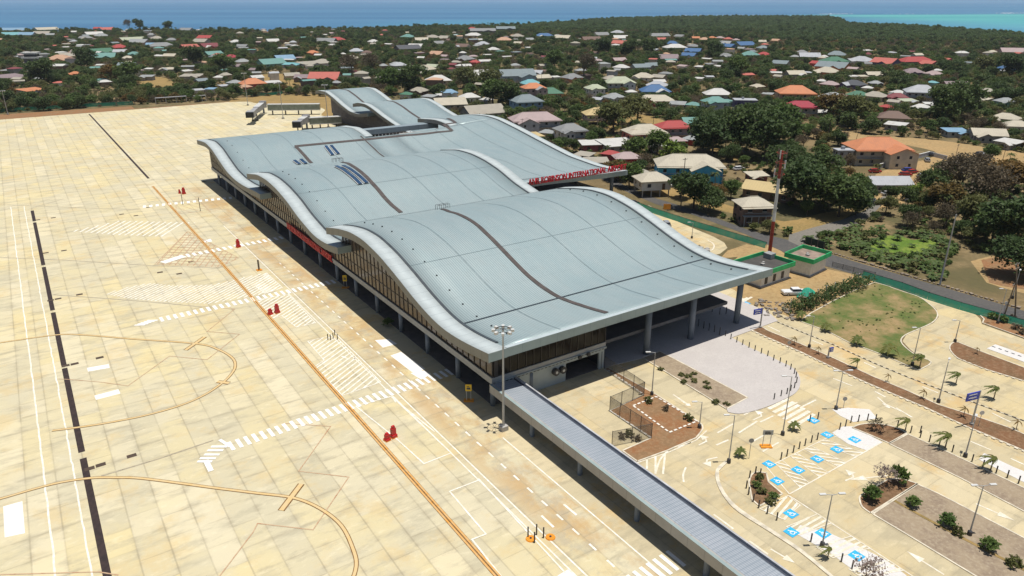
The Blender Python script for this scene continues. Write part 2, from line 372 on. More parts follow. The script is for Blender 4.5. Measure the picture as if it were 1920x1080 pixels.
# land outline: the shore as surveyed, then far round behind the camera
shore = PTS((-900,70),(-300,63),(0,60),(150,60),(300,59),(480,60),(600,57),(700,56),(820,51),(960,50),(1000,47.5),(1060,43),(1130,37),(1200,34.5),(1300,32.5),(1420,32),(1540,32.5),(1573,36),(1590,45),(1650,48),(1720,51),(1800,57),(1920,66),(2100,80),(2500,120))
shore = smooth_pts(shore, 5)
land = [tuple(p) for p in shore]+[(2600,-1500),(-2600,-1500),(-2600,500)]
m = MB(); m.poly(land, 0.0)
k = [(p[0], p[1]) for p in land]
for i in range(len(k)): j = (i+1) % len(k); m.quad((*k[i],0),(*k[j],0),(*k[j],-3),(*k[i],-3))
st("ground", m, GROUND)
m = MB(); n = 96
for i in range(n):
    a, b = 2*math.pi*i/n, 2*math.pi*(i+1)/n
    m.quad((0,0,-1.2),(60000*math.cos(a),60000*math.sin(a),-1.2),(60000*math.cos(b),60000*math.sin(b),-1.2))
st("sea", m, sea_mat())
# surf on the reef and along the point
FOAM = M("surf_foam", (.80,.84,.84), 0.6, var=0.05, scale=0.02)
m = MB()
rr = random.Random(3)
def surf(p0, p1, n, wd):
    for i in range(n):
        t = i/n; x = p0[0]+(p1[0]-p0[0])*t+rr.uniform(-3,3); y = p0[1]+(p1[1]-p0[1])*t+rr.uniform(-.25,.25)
        L = rr.uniform(2, 9); a = G(x, y, -1.0); b = G(x+L, y+rr.uniform(-.15,.15), -1.0); c = G(x+L*0.6, y-wd*rr.uniform(.4,1), -1.0); d = G(x+L*.2, y-wd*rr.uniform(.3,.8), -1.0)
        m.quad((*a,-1.0),(*b,-1.0),(*c,-1.0),(*d,-1.0))
surf((1868,24.8),(1935,24.4),26,0.7); surf((1535,26.4),(1600,26.0),22,0.7); surf((1270,28.2),(1420,28.0),14,0.4); surf((1660,26.2),(1760,26),8,0.3)
tag(m.build("surf", FOAM), "white surf breaking on the reef and around the point", kind="stuff")

# apron and landside concrete
apron = [(-160,-60),(49.0,-60),(49.0,268),(60,275),(100,330),(128,352),(142,378),(140,398),(150,420),(146,440),(131,452),(124,470),(122,479),(111,484),(60,481),(-30,478),(-160,474)]
m = MB(); m.poly(smooth_pts(apron[3:14],4)+[(60,481),(-30,478),(-160,474),(-160,-60),(49,-60),(49,268)], 0.03); st("apron", m, APRON)
m = MB(); m.poly([(-160,474.3),(-30,478.3),(60,481.3),(112,484.5),(112,486.5),(58,484.5),(58,497),(-40,503),(-160,512)], 0.02); st("red_earth_strip", m, RSOIL)
m = MB(); m.poly(PTS((445,192),(480,184),(520,182),(600,192),(640,215),(600,250),(540,240)), 0.015); m.poly([(112,486),(118,500),(155,506),(190,470),(200,430),(180,380),(150,345),(125,345)], 0.018); st("dry_grass_field", m, DRYG)
# everything paved on the land side: forecourt, car park roads, service yard
outer = PTS((1640,522),(1672,536),(1700,545),(1740,559),(1800,580),(1829,590),(1838,598),(1841,608),(1880,622),(1920,636),(2050,690))
kerbS = [(210,20),(190,-40),(49,-60)]
m = MB(); m.poly([(49,-60),(49,270),(113,270),(113,172),(160,172)]+PTS((1195,388),(1225,398),(1262,412),(1300,428),(1338,444),(1358,455),(1364,465),(1350,476),(1335,479))+[(124,110),(124,96)]+PTS((1405,570),(1440,579),(1502,604),(1552,621),(1590,641),(1652,664),(1705,689),(1722,695),(1746,679))
   +PTS((1722,668),(1706,655),(1692,640),(1700,627),(1727,616),(1750,606),(1760,595),(1756,580),(1740,567),(1722,555),(1695,545),(1672,538),(1640,524))[0:]+outer+[(210,-60)], 0.03)
st("forecourt_road", m, ROADC)

def zmark(name, mat, draw, lab=None):
    m = MB(); draw(m); return st(name, m, mat)
Z1, Z2, Z3, Z4 = 0.045, 0.06, 0.075, 0.09
MZEB = marking_mat('crossing_paint', (.88,.87,.83), (.68,.62,.48), 0.4)
# ------------------------------------------------------------------ apron markings
def drains(m):
    brk = [244.6, 230.5, 199.5, 166.6, 137.5, 105.5, 72, 40]
    ys = [(259, 245.3),(243.8,200.3),(198.7,167.3),(165.9,138.2),(136.8,106.4),(104.6,20),(19,-30)]
    for a, b in ys: m.ribbon([(-2.35,a),(-2.35,b)], 0.85, Z1)
    m.ribbon([(33.4,475),(34.4,285.5)], 0.8, Z1)
st("drain_channel", (lambda m: (drains(m), m)[1])(MB()), MDRAIN)
def grates(m):
    for (x,y) in [(247,855),(189,872),(168,879),(187,671),(140,682.5),(123,686),(149,552.5),(109,560.5),(95,563.5),(120,470),(86,474.5),(100,408.5),(71,412.5),(228,402),(255,404.5),(300,511),(336,513.5),(358,491),(278,389)]:
        p = G(x,y); m.box(p[0]-.62,p[0]+.62,p[1]-.42,p[1]+.42,0.03,0.06)
st("drain_grate", (lambda m: (grates(m), m)[1])(MB()), M("grate_steel",(.07,.045,.03),0.7))
def white_lines(m):
    rz = random.Random(5)
    for x0, w0 in ((-7.15,0.22),(-3.75,0.20)):
        P = []
        y = -25.0
        while y < 268: P.append((x0-(0.0035*max(0,y-120))+rz.uniform(-.07,.07), y)); y += rz.uniform(1.0,2.4)
        m.ribbon(P, w0, Z1)
    # service road edges and centre dashes beside the terminal
    m.ribbon([(41.2,151),(41.2,-30)], 0.18, Z1); m.ribbon([(42.2,210),(42.2,-30)], 0.20, Z1)
    m.ribbon([(49.45,76),(49.45,-20)], 0.19, Z1)
    m.dashes([(45.7,170),(45.7,-20)], 0.28, 1.3, 1.9, Z1)
    for a in PTS((1057,946),(1081,966)) and [((1057,946),(1081,966)),((1015,967),(1038,989)),((640,668),(655,674))]:
        m.ribbon(PTS(*a), 0.3, Z1)
    # stand boxes
    m.ribbon(PTS((667,762),(733,744),(815,810)), 0.20, Z2); m.ribbon(PTS((667,762),(742,822),(795,870),(846,850),(735,744)), 0.20, Z2)
    m.ribbon(PTS((900,900),(843,922),(911,1002),(885,1012),(940,1082)), 0.20, Z2); m.ribbon(PTS((897,898),(1060,1075)), 0.20, Z2)
    m.ribbon(PTS((735,744),(742,755)), 0.2, Z2)
st("service_road_line", (lambda m: (white_lines(m), m)[1])(MB()), MWHITE)
def zebra(m, a, b, w, on, off, shade=None):
    A = Vector(a); B = Vector(b); L = (B-A).length; d = (B-A).normalized(); n = Vector((-d.y, d.x)); t = 0.0
    while t < L:
        p = A+d*t; q = A+d*min(L, t+on); m.quad((*(p-n*w/2), Z3), (*(q-n*w/2), Z3), (*(q+n*w/2), Z3), (*(p+n*w/2), Z3)); t += on+off
def zebras(m):
    zebra(m, G(430,838), (56.0,98.2), 2.5, 0.56, 0.6); 
    for (x0,y0,x1,y1) in [(432,838,412,825),(426,838,396,838),(419,845,389,845),(412,853,383,853),(405,860,375,860),(398,866,370,866)]:
        m.ribbon(PTS((x0,y0),(x1,y1)), 0.5, Z3)
    m.ribbon(PTS((386,864),(396,884)), 0.7, Z3)
    zebra(m, G(300,600), (57.0,150.6), 2.5, 0.62, 0.68)
    for k_ in range(5): m.ribbon(PTS((296-6*k_,601+2.2*k_),(270-6*k_+6,601.5+2.2*k_)), 0.5, Z3)
    zebra(m, G(338,482), (57.0,190.0), 2.6, 0.75, 0.75); m.ribbon(PTS((305,493),(345,480)), 2.2, Z3-0.004)
    zebra(m, G(268,388), (57.0,240.0), 2.8, 0.9, 0.9)
    for i in range(9): m.ribbon(PTS((1250-12.5*i, 1034+7.6*i), (1284-12.5*i, 1062+7.6*i)), 0.5, Z3)
    
st("zebra_crossing", (lambda m: (zebras(m), m)[1])(MB()), MZEB)
def hatch(m, pts, ang_pts, step, w, z=Z1, outline=True, ow=0.16):
    """parallel bars clipped to an outline; ang_pts = two points giving the bar direction"""
    P = [Vector(p[:2]) for p in pts]; d = (Vector(ang_pts[1])-Vector(ang_pts[0])).normalized(); n = Vector((-d.y, d.x))
    vals = [p.dot(n) for p in P]; s = min(vals)+step*0.5
    while s < max(vals):
        ts = []
        for i in range(len(P)):
            a, b = P[i], P[(i+1) % len(P)]; va, vb = a.dot(n)-s, b.dot(n)-s
            if va*vb < 0: q = a+(b-a)*(va/(va-vb)); ts.append(q.dot(d))
        ts.sort()
        for i in range(0, len(ts)-1, 2):
            if ts[i+1]-ts[i] > 0.3: m.ribbon([n*s+d*ts[i], n*s+d*ts[i+1]], w, z)
        s += step
    if outline: m.ribbon(pts, ow, z+0.012, True)
def hatches(m):
    hatch(m, PTS((382,418),(343,419),(310,444),(220,441),(158,436),(130,434),(180,424),(225,414)), PTS((308,442),(342,420)), 1.75, 0.5, outline=False)
    hatch(m, PTS((198,552),(232,540),(280,531),(330,536),(400,534),(470,518),(498,511),(528,541),(492,552),(392,570),(290,565),(240,560)), PTS((280,562),(335,536)), 0.98, 0.34, outline=False)
    hatch(m, PTS((500,512),(530,540),(497,551),(478,536)), PTS((492,550),(522,529)), 0.95, 0.36)
    hatch(m, PTS((481,563),(540,552),(592,606),(556,614),(528,592),(510,598)), PTS((556,612),(588,590)), 1.0, 0.34)
    hatch(m, PTS((577,640),(612,632),(634,636),(714,717),(642,742),(590,688),(608,676)), PTS((640,738),(700,690)), 1.05, 0.30)
st("hatched_marking", (lambda m: (hatches(m), m)[1])(MB()), MWHITE)
def redhatch(m):
    hatch(m, PTS((352,434),(448,484),(412,501),(290,496)), PTS((300,490),(350,436)), 1.5, 0.24); hatch(m, PTS((352,434),(448,484),(412,501),(290,496)), PTS((290,496),(412,501)), 2.0, 0.22, Z2, False)
    hatch(m, PTS((330,378),(372,374),(395,398),(330,400)), PTS((330,378),(395,398)), 2.2, 0.16)
    for P in (((475,998),(483,982),(587,994),(654,895),(560,884),(620,800),(530,794)), ((475,998),(405,1090)), ((110,711),(130,712),(190,717),(240,724),(318,668),(388,675),(449,627),(388,622),(440,580),(418,578)), ((0,1078),(185,1073),(222,1079))):
        m.ribbon(PTS(*P), 0.15, Z2)
st("stand_boundary_line", (lambda m: (redhatch(m), m)[1])(MB()), MRED)
GUIDE = [[(-140,960),(-40,946),(0,936),(100,908),(170,897),(220,896),(270,898),(400,915),(480,925),(550,934),(600,954),(640,986),(662,1030),(668,1062),(655,1100),(630,1140)],
         [(-60,652),(0,643),(100,629),(150,628),(250,636),(370,645),(410,656),(436,672),(441,688),(432,704),(415,720),(385,740),(340,760),(270,780),(180,797),(98,808)]]
def orange(m, wd, z):
    for off in ((-.30,.30) if wd < .5 else (0,)): m.ribbon([(33.9+off*1.0,-30),(33.9+off,185),(33.6+off,272)], wd, z)
    for q in GUIDE: m.ribbon(smooth_pts(PTS(*q), 5), wd*1.15, z)
    for a, b in (((527,958),(565,908)),((348,657),(384,632)),((408,715),(430,718))): m.ribbon(PTS(a, b), wd*1.5, z)
mm = MB(); 
for q in GUIDE: mm.ribbon(smooth_pts(PTS(*q), 5), 0.56, Z2)
mm.ribbon([(33.9,-30),(33.9,185),(33.6,272)], 0.78, Z2)
for a, b in (((527,958),(565,908)),((348,657),(384,632)),((408,716),(430,719))): mm.ribbon(PTS(a, b), 0.95, Z2)
st("guide_line_edge", mm, MBROWN)
mm = MB()
for o in (-.21,.21): mm.ribbon([(33.9+o,-30),(33.9+o,185),(33.6+o,272)], 0.25, Z3)
st("orange_guide_line", mm, MORANGE)
mm = MB()
for q in GUIDE: mm.ribbon(smooth_pts(PTS(*q), 5), 0.36, Z3)
for a, b in (((527,958),(565,908)),((348,657),(384,632)),((408,716),(430,719))): mm.ribbon(PTS(a, b), 0.62, Z3)
st("ochre_guide_line", mm, MOCHRE)
mm = MB()
for q in (((0,483),(120,488),(280,498),(412,503)),((100,553),(200,560),(300,568),(380,576)),((0,384),(180,391),(260,393)),((60,390),(120,373)),((283,337),(360,336)),((190,893),(300,860),(400,826))):
    mm.ribbon(PTS(*q), 0.28, Z1)
st("sealed_crack", mm, MJOINT)
PATCHC = M("fresh_patch", (.80,.79,.75), 0.8, var=0.04); mm = MB()
for q in (((6,950),(42,940),(47,1000),(9,1008)),((177,742),(222,730),(226,738),(180,750)),((163,690),(204,683),(206,690),(165,697)),((703,638),(730,636),(745,645),(718,652)),((732,667),(752,660),(797,692),(778,702)),((770,700),(795,695),(808,702),(790,712)),((395,448),(398,453),(380,456),(378,452)),((1045,1080),(1065,1068),(1078,1080),(1060,1090)),((1495,0+862),(1495,862),(1495,862))):
    if len(set(q)) > 2: mm.poly(PTS(*q), Z1-0.011+0.0012*len(mm.f))
st("fresh_concrete_patch", mm, PATCHC)

# ------------------------------------------------------------------ landside: road, lane, plazas, beds
mm = MB(); roadL = PTS((940,286),(1010,300),(1100,322),(1180,362),(1230,383),(1300,403),(1400,440),(1445,462),(1500,486),(1600,514),(1700,543),(1800,573),(1920,608),(2100,662)); 
roadU = PTS((2100,636),(1920,583),(1800,548),(1700,519),(1600,490),(1530,468),(1490,453),(1448,443),(1400,430),(1300,393),(1230,372),(1180,352),(1100,312),(1010,292),(940,280))
mm.poly(roadL+roadU, 0.035); st("public_road", mm, ASPH)
mm = MB(); mm.poly(PTS((1478,452),(1500,462),(1560,438),(1620,416),(1640,398),(1620,396),(1580,412),(1520,428),(1480,440)), 0.042); mm.poly(PTS((1640,398),(1660,378),(1680,360),(1700,345),(1688,343),(1665,360),(1640,380),(1620,396)),0.042); st("side_lane", mm, ASPH2)
def bed(name, pts, mat, kerb=True, kh=0.14, kw=0.22, top=0.10):
    m = MB(); m.poly(pts, top); o = st(name, m, mat)
    if kerb:
        k = MB(); P = [Vector(p[:2]) for p in pts]; n = len(P)
        for i in range(n):
            a, b = P[i], P[(i+1) % n]; d = b-a
            if d.length < 0.05: continue
            d.normalize(); q = Vector((-d.y, d.x))*kw/2
            k.prism([tuple(a-q), tuple(b-q), tuple(b+q), tuple(a+q)], 0.0, kh)
        st("kerb", k, KERB)
    return o
S = smooth_pts
bed("lawn", PTS((1500,603),(1520,588),(1560,566),(1600,546),(1640,530),(1668,538))+S(PTS((1672,540),(1695,548),(1722,557),(1740,569),(1755,583),(1757,595),(1747,606),(1724,617),(1697,629),(1689,641),(1702,656),(1720,668),(1746,680),(1722,695)),3)+PTS((1652,665),(1590,642),(1552,622)), LAWN, True)
bed("median_bed", PTS((1352,582),(1378,592),(1420,608),(1440,621),(1500,645),(1560,671),(1635,706),(1700,733),(1760,760),(1840,785),(1890,802),(1990,845),(2000,880),(1920,846),(1840,812),(1822,805),(1735,765),(1626,719),(1560,689),(1500,660),(1440,634),(1395,613),(1350,590)), SOIL)
bed("road_island", S(PTS((1832,657),(1810,648),(1793,642),(1783,646),(1781,656),(1794,671),(1820,683)),3)+PTS((1851,694),(1920,715),(2020,754),(2020,722),(1920,690)), SOIL)
bed("verge_bed", PTS((1842,606),(1845,599),(1836,590),(1860,594),(1920,612),(2050,655),(2050,684),(1920,634)), RSOIL)
mm = MB(); mm.poly(PTS((1390,578),(1440,597),(1500,622),(1560,646),(1640,682),(1700,707),(1830,757),(1920,790),(2020,830),(2020,822),(1920,783),(1830,750),(1722,705),(1652,668),(1590,644),(1552,625),(1502,606),(1440,583),(1400,570)), 0.075); mm2 = MB()
st("pavement", mm, MATS["road_concrete"])
mm = MB(); mm.ribbon(PTS((1380,578),(1440,597),(1500,622),(1560,646),(1640,682),(1700,707),(1830,757),(1920,790),(2020,830)), 0.2, 0.10); st("kerb", mm, KERB)
mm = MB(); mm.dashes(PTS((1440,597),(1500,622),(1560,646),(1640,682),(1700,707),(1830,757),(1920,790),(2020,830)), 0.24, 0.55, 0.55, 0.115); st("kerb_marking", mm, DARKM)
mm = MB(); mm.ribbon(PTS((1858,650),(1920,672),(2000,702)), 3.2, 0.07); st("parking_bay_paving", mm, WPAVE)
mm = MB(); mm.dashes(PTS((1860,650),(1920,671),(2000,700)), 0.24, 0.55, 0.55, 0.11); st("kerb_marking", mm, DARKM)
mm = MB(); mm.dashes(PTS((1395,614),(1440,635.5),(1500,661.5),(1560,690.5),(1626,720.5),(1735,766.5),(1840,814),(1920,848)), 0.34, 0.5, 0.5, 0.155); mm.dashes(PTS((1794,672),(1851,695),(1920,716)), 0.34, .5, .5, .155); st('kerb_blocks', mm, MATS['kerb_concrete'])
# plaza
plaza = [(76.2,88),(76.2,84.3)]+PTS((1205,672),(1237,660),(1402,747),(1362,768))+S(PTS((1365,774),(1385,777),(1412,772),(1440,763),(1470,750),(1490,739),(1499,727),(1500,712),(1494,698),(1482,688),(1465,680),(1447,671)),3)+PTS((1404,652),(1372,634))+[(118,80),(120,84),(120,108),(76.2,108)]
mm = MB(); mm.prism(plaza, 0.0, 0.15); st("plaza", mm, PAVE)
bed("gravel_bed", PTS((1205,672),(1237,660),(1402,747),(1362,768)), GRAVEL, top=0.17, kh=0.19)
mm = MB(); mm.poly(PTS((1430,752),(1470,747),(1498,738),(1500,742),(1470,757)), 0.16)
# service yard beds
bed("yard_bed", [G(1132,692),G(1140,690)]+PTS((1232,742),(1310,792))+S(PTS((1316,797),(1317,806),(1305,822)),3)+PTS((1250,846),(1195,866),(1167,846),(1221,822),(1143,771),(1207,741)), RSOIL)
mm = MB(); mm.dashes(PTS((1187,762),(1230,745),(1307,791),(1255,812),(1187,762)), 0.3, 0.6, 0.35, 0.16); mm.dashes(PTS((1143,771),(1221,822)), 0.3, .6,.35,.16); mm.dashes(PTS((1140,695),(1207,741)), 0.3, .6,.35,.16); st("kerb_blocks", mm, M("kerb_white",(.75,.70,.62),.8))
# car park planting and bays
bed("car_park_bed", S(PTS((1598,803),(1612,797),(1640,795),(1675,801),(1700,813)),3)+PTS((1667,832),(1630,816)), SOIL)
bed("car_park_bed", S(PTS((1404,906),(1408,893),(1418,886),(1437,888)),3)+PTS((1441,905),(1467,927),(1424,950),(1410,938)), SOIL)
bed("car_park_bed", S(PTS((1632,963),(1617,952),(1612,940),(1614,930),(1640,914),(1664,900)),3)+PTS((1690,898),(1720,908)), SOIL)
bed("gravel_bed", PTS((1720,909),(1760,927),(1920,1010),(2050,1078),(2050,1150),(1930,1140),(1827,1080),(1700,1003),(1636,965)), GRAVEL)
bed("gravel_bed", PTS((1702,815),(1780,850),(1920,916),(2030,970),(2030,1010),(1920,960),(1800,897),(1667,833)), GRAVEL)
mm = MB(); mm.ribbon(PTS((1677,940),(1730,970),(1800,1008),(1920,1070),(2000,1112)), 0.45, 0.13); st("gravel_bed_divider", mm, DRYG)
mm = MB(); mm.prism(S(PTS((1557,1084),(1500,1037),(1440,997),(1385,962),(1360,937),(1344,908),(1342,882),(1360,865)),3)+[tuple(Vector(G(1366,866)))]+S(PTS((1348,884),(1350,906),(1365,933),(1390,957),(1445,993),(1505,1033),(1565,1084)),3), 0.0, 0.16); st("kerb", mm, KERB)
WP = MB(); WP.poly(PTS((1560,768),(1590,765),(1630,768),(1645,785),(1600,792),(1575,780)), 0.06)
WP.poly(PTS((1560,812),(1580,800),(1600,800),(1655,830),(1625,845),(1590,833)), 0.058); WP.poly(PTS((1900,876),(1845,850),(1835,862),(1920,905),(1960,915),(1960,900)), 0.06)
WP.poly(PTS((1500,985),(1555,1000),(1600,1020),(1660,1050),(1700,1080),(1680,1095),(1600,1070),(1560,1040),(1490,1000)), 0.055)
st("pale_paving", WP, WPAVE)
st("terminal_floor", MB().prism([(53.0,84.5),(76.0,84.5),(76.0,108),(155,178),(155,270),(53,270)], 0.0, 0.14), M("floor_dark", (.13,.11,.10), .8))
# road paint
def landpaint(m):
    for x, a, b in ((0,0,0),): pass
    for q in (((1620,680),(1642,690)),((1729,725),(1759,737)),((1522,638),(1543,647)),((1440,600+12),(1462,622)),((1640,734),(1660,745)),((1645,745),(1668,765)),((1562,710),(1598,724)),((1660,758),(1690,772)),((1680,765),(1710,783)),((1860,775),(1895,792)),((1820,828),(1858,844)),((1895,860),(1930,876)),
              ((1262,740),(1292,760)),((1345,812),(1375,795)),((1395,778),(1430,760)),((1343,835),(1366,825)),((1385,812),(1420,790)),((1408,830),(1440,812)),((1430,847),(1460,830)),((1270,838),(1295,830)),((1465,770),(1495,755)),((1500,765),(1530,750)),
              ((1338,965),(1375,992)),((1405,1015),(1440,1040)),((1213,862),(1213,880)),((1229,855),(1229,889)),((1247,850),(1243,889)),((1425,792),(1450,780))): m.ribbon(PTS(*q), 0.28, Z1)
    m.ribbon(S(PTS((1286,877),(1281,890),(1282,904)),4), 0.25, Z1); m.ribbon(S(PTS((1252,846),(1238,862),(1230,885)),4), 0.25, Z1)
    m.ribbon(PTS((1195,868),(1250,850),(1305,826),(1325,808)), 0.16, Z1)
    for i in range(6):
        m.ribbon(PTS((1441+9.4*i, 767+6.6*i), (1479+9.6*i, 748+5.8*i)), 0.62, Z1)
    for i in range(7): m.ribbon(PTS((1345+8*i, 575-1.5*i), (1362+8*i, 566-1.5*i)), 0.55, Z1)
    # arrows: shaft and head
    for (a, b) in (((1277,752),(1296,763)),((1690,797-50+35),(1690,782)),((1475+190,892),(1592,900)),((1830,945),(1903,977)),((1700,1034),(1770,1078)),((1445,1040-10),(1490,1056)),((1655,757),(1668,766))):
        A, B = Vector(G(*a)), Vector(G(*b))
        if (B-A).length < 1: continue
        d = (B-A).normalized(); n_ = Vector((-d.y, d.x)); L = (B-A).length
        if a == (1700,1034): A, B, d, n_ = B, A, -d, -n_
        m.ribbon([A, A+d*L*0.62], 0.22, Z1); h = A+d*L*0.58
        m.quad((*(h-n_*0.55), Z2), (*B, Z2), (*(h+n_*0.55), Z2))
    for c_, d_, turn in (((1372-62,835),(1336,822),1),((1345,858),(1336,860),1),((1412,788),(1440,775),1),((1585,902),(1612,890),1)):
        A, B = Vector(G(*c_)), Vector(G(*d_)); d = (B-A).normalized(); n_ = Vector((-d.y, d.x)); L = min(4.5, max(3.0,(B-A).length))
        m.ribbon([A, A+d*L*0.55, A+d*L*0.7+n_*0.5*turn], 0.24, Z1); h = A+d*L*0.7+n_*0.5*turn
        m.quad((*(h-d*0.7), Z2), (*(h+d*0.7), Z2), (*(h+n_*1.2*turn), Z2))
    # accessible bays: row one runs away from the terminal side
    y0, y1 = 44.0, 49.3; xs = [72.15+4.33*k_ for k_ in range(7)]
    L0 = Vector(G(1480,927)); L1 = Vector(G(1650,832)); T0 = Vector(G(1438,877)); T1 = Vector(G(1570,812))
    m.ribbon([T0, T1], 0.14, Z2); m.ribbon([L0, L1], 0.18, Z2); m.ribbon([T0, L0], 0.16, Z2)
    for k_ in range(5):
        f0 = (k_+0.56)/5.0; f1 = (k_+1.0)/5.0
        a, b, c_, e = T0.lerp(T1, f0), T0.lerp(T1, f1), L0.lerp(L1, f1), L0.lerp(L1, f0)
        m.ribbon([a, e], 0.12, Z2)
        if k_ < 4: m.ribbon([b, c_], 0.12, Z2)
        if k_ < 4: hatch(m, [a, b, c_, e], (a, c_.lerp(b, 0.68)), 0.8, 0.30, Z2, False)
    # row two
    A0, A1 = Vector(G(1480,930)), Vector(G(1722,1088)); B0, B1 = Vector(G(1428,957)), Vector(G(1640,1100))
    m.ribbon([A0, A1], 0.16, Z2)
    for f0, f1, hh in ((0.0,0.0,1),(0.245,0.36,1),(0.52,0.66,1),(0.80,0.9,1)):
        if f1 > f0: q = [A0.lerp(A1,f0), A0.lerp(A1,f1), B0.lerp(B1,f1), B0.lerp(B1,f0)]; hatch(m, q, (q[0], q[0]+(q[3]-q[0])*1.0+(q[1]-q[0])*0.25), 0.72, 0.3, Z2, True, 0.14)
    hatch(m, PTS((1478,930),(1500,948),(1470,975),(1425,955),(1440,948)), PTS((1440,960),(1462,935)), 0.8, 0.32, Z2, True, 0.14)
    m.dashes(PTS((1215,385),(1262,408),(1310,424)), 0.15, 2, 2, Z1); m.ribbon(S(PTS((1326,450),(1338,458),(1336,468),(1318,474)),4), 0.3, Z1)
st("road_marking", (lambda m: (landpaint(m), m)[1])(MB()), marking_mat("faded_road_paint", (.84,.82,.75), (.62,.54,.38), 0.7))
wheel = []
def badge(m, mw, px, py):
    x, y = G(px, py); s = 0.72
    m.box(x-s, x+s, y-s*0.95, y+s*0.95, 0.06, 0.085)
    # wheelchair emblem: head, back, seat, leg and wheel
    z = 0.1; P = lambda u, v: (x+u*s*0.9, y+v*s*0.9)
    mw.poly([P(-.12+.14*math.cos(a*math.pi/4), .62+.14*math.sin(a*math.pi/4)) for a in range(8)], z)
    mw.ribbon([P(-.1,.45),P(-.05,0),P(.38,-.02),P(.55,-.6),P(.72,-.52)], 0.12, z); mw.ribbon([P(-.08,.25),P(.3,.22)], 0.1, z)
    mw.ribbon([P(-.05+.42*math.cos(a), -.22+.42*math.sin(a)) for a in [2.2+k_*0.42 for k_ in range(10)]], 0.1, z)
mb, mw = MB(), MB()
for q in ((1457,902.5),(1496,882),(1532,861.5),(1569,843.5),(1602,825),(1442,871),(1551,816),(1525,789),(1442,748),(1483,964),(1484,998.5),(1543,1001),(1606,1043),(1399,569)): badge(mb, mw, *q)
st("accessible_bay_sign", mb, MBLUE); st("accessible_bay_emblem", mw, WHITE)
# distant open ground
mm = MB(); mm.poly(S(PTS((1530,238),(1580,246),(1660,255),(1750,262),(1840,275),(1930,290),(1930,318),(1860,305),(1800,312),(1760,325),(1740,345),(1700,372),(1640,372),(1640,340),(1655,320),(1760,290),(1700,272),(1640,262),(1560,262)),3), 0.012); mm.poly(S(PTS((1615,380),(1700,330),(1760,330),(1735,360),(1680,385),(1640,392)),3), 0.014); st("dirt_yard", mm, SANDY)
mm = MB(); mm.poly(S(PTS((1180,348),(1230,362),(1280,378),(1380,402),(1470,432),(1500,440),(1580,412),(1600,392),(1540,400),(1470,415),(1400,395),(1300,365),(1250,350)),3), 0.012)
mm.poly(S(PTS((1215,215),(1260,235),(1250,262),(1190,245),(1130,240),(1150,215)),3), 0.01); mm.poly(S(PTS((1330,275),(1385,278),(1395,300),(1340,295)),3), 0.01)
mm.poly(S(PTS((250,148),(310,145),(330,165),(300,175),(265,165)),3),0.01); mm.poly(S(PTS((480,140),(560,140),(580,165),(480,160)),3),0.01); mm.poly(S(PTS((640,158),(700,155),(705,160),(650,168)),3),0.01)
st("dry_clearing", mm, DRYG)
mm = MB(); mm.poly(S(PTS((1395,470),(1440,455),(1500,492),(1640,525),(1600,545),(1500,603),(1440,580),(1400,568),(1360,552),(1345,520)),3), 0.02); mm.poly(S(PTS((1820,490),(1880,478),(1940,500),(1990,560),(1900,545),(1850,530)),3), 0.012); mm.poly(PTS((1364,470),(1400,458),(1460,470),(1400,480),(1350,485)),0.022)
st("sandy_compound", mm, SANDY)
mm = MB(); mm.poly(S(PTS((1840,488),(1900,478),(1960,500),(1990,545),(1900,540),(1855,530)),3), 0.03); st("red_earth_bank", mm, RSOIL)
mm = MB(); mm.poly(S(PTS((1625,468),(1650,446),(1680,442),(1720,452),(1760,455),(1745,475),(1700,482),(1650,478)),3), 0.03); mm.poly(S(PTS((1700,452),(1745,448),(1760,458),(1740,476),(1715,475)),3), 0.034); st("bright_grass_patch", mm, BRIGHTG)

# ------------------------------------------------------------------ the terminal
def prof(pts, sm=1.6):
    ys = np.array([p[0] for p in pts]); zs = np.array([p[1] for p in pts]); g = np.arange(ys[0]-12, ys[-1]+12, 0.25)
    v = np.interp(g, ys, zs); v[g < ys[0]] = zs[0]+(zs[1]-zs[0])/(ys[1]-ys[0])*(g[g < ys[0]]-ys[0]); v[g > ys[-1]] = zs[-1]+(zs[-1]-zs[-2])/(ys[-1]-ys[-2])*(g[g > ys[-1]]-ys[-1])
    kk = np.exp(-0.5*(np.arange(-24, 25)*0.25/sm)**2); kk /= kk.sum(); v2 = np.convolve(np.pad(v, 24, mode='edge'), kk, 'valid')
    return lambda y: float(np.interp(y, g[8:-8], v2[8:-8]))
R1 = prof([(80.6,11.66),(84.8,11.05),(89,10.55),(94,10.3),(98.5,10.75),(104.5,12.1),(111,14.05),(118,15.9),(125.5,17.05),(132,16.95),(139,15.9),(146.2,14.3)])
R2 = prof([(140.2,11.4),(145,10.6),(150.9,10.15),(156,10.3),(160,11.1),(165,12.0),(172.5,14.2),(180.5,15.7),(188.5,16.4),(197,16.2),(208.2,14.3)])
R3W = prof([(150,10.0),(185,9.6),(197.2,10.9),(206,10.3),(214.7,9.7),(223.5,9.6),(232.6,10.4),(241.3,12.5),(249,14.6),(257.6,15.5),(271.5,14.3)])
R3E = prof([(171,8.5),(183,8.1),(198,8.9),(214,11.3),(231,14.0),(244,15.8),(252,16.1),(262,15.4),(273,14.0)])
def R3(x, y):
    k = min(1, max(0, (x-118)/40.0)); k = k*k*(3-2*k); return R3W(y)*(1-k)+R3E(y)*k
T = empty("airport_terminal", (53, 84.5, 0), 0, "long airport terminal with wavy blue-grey metal roofs and bronze glass along the apron", "terminal building")
TL = Vector((53, 84.5, 0))
def part(mb, name, mat, parent=T, smooth=False, label=None):
    o = mb.build(name, mat, None, smooth); 
    if parent is T: o.parent = T; o.location = -TL
    elif parent is not None: o.parent = parent
    if label: o["label"] = label
    return o
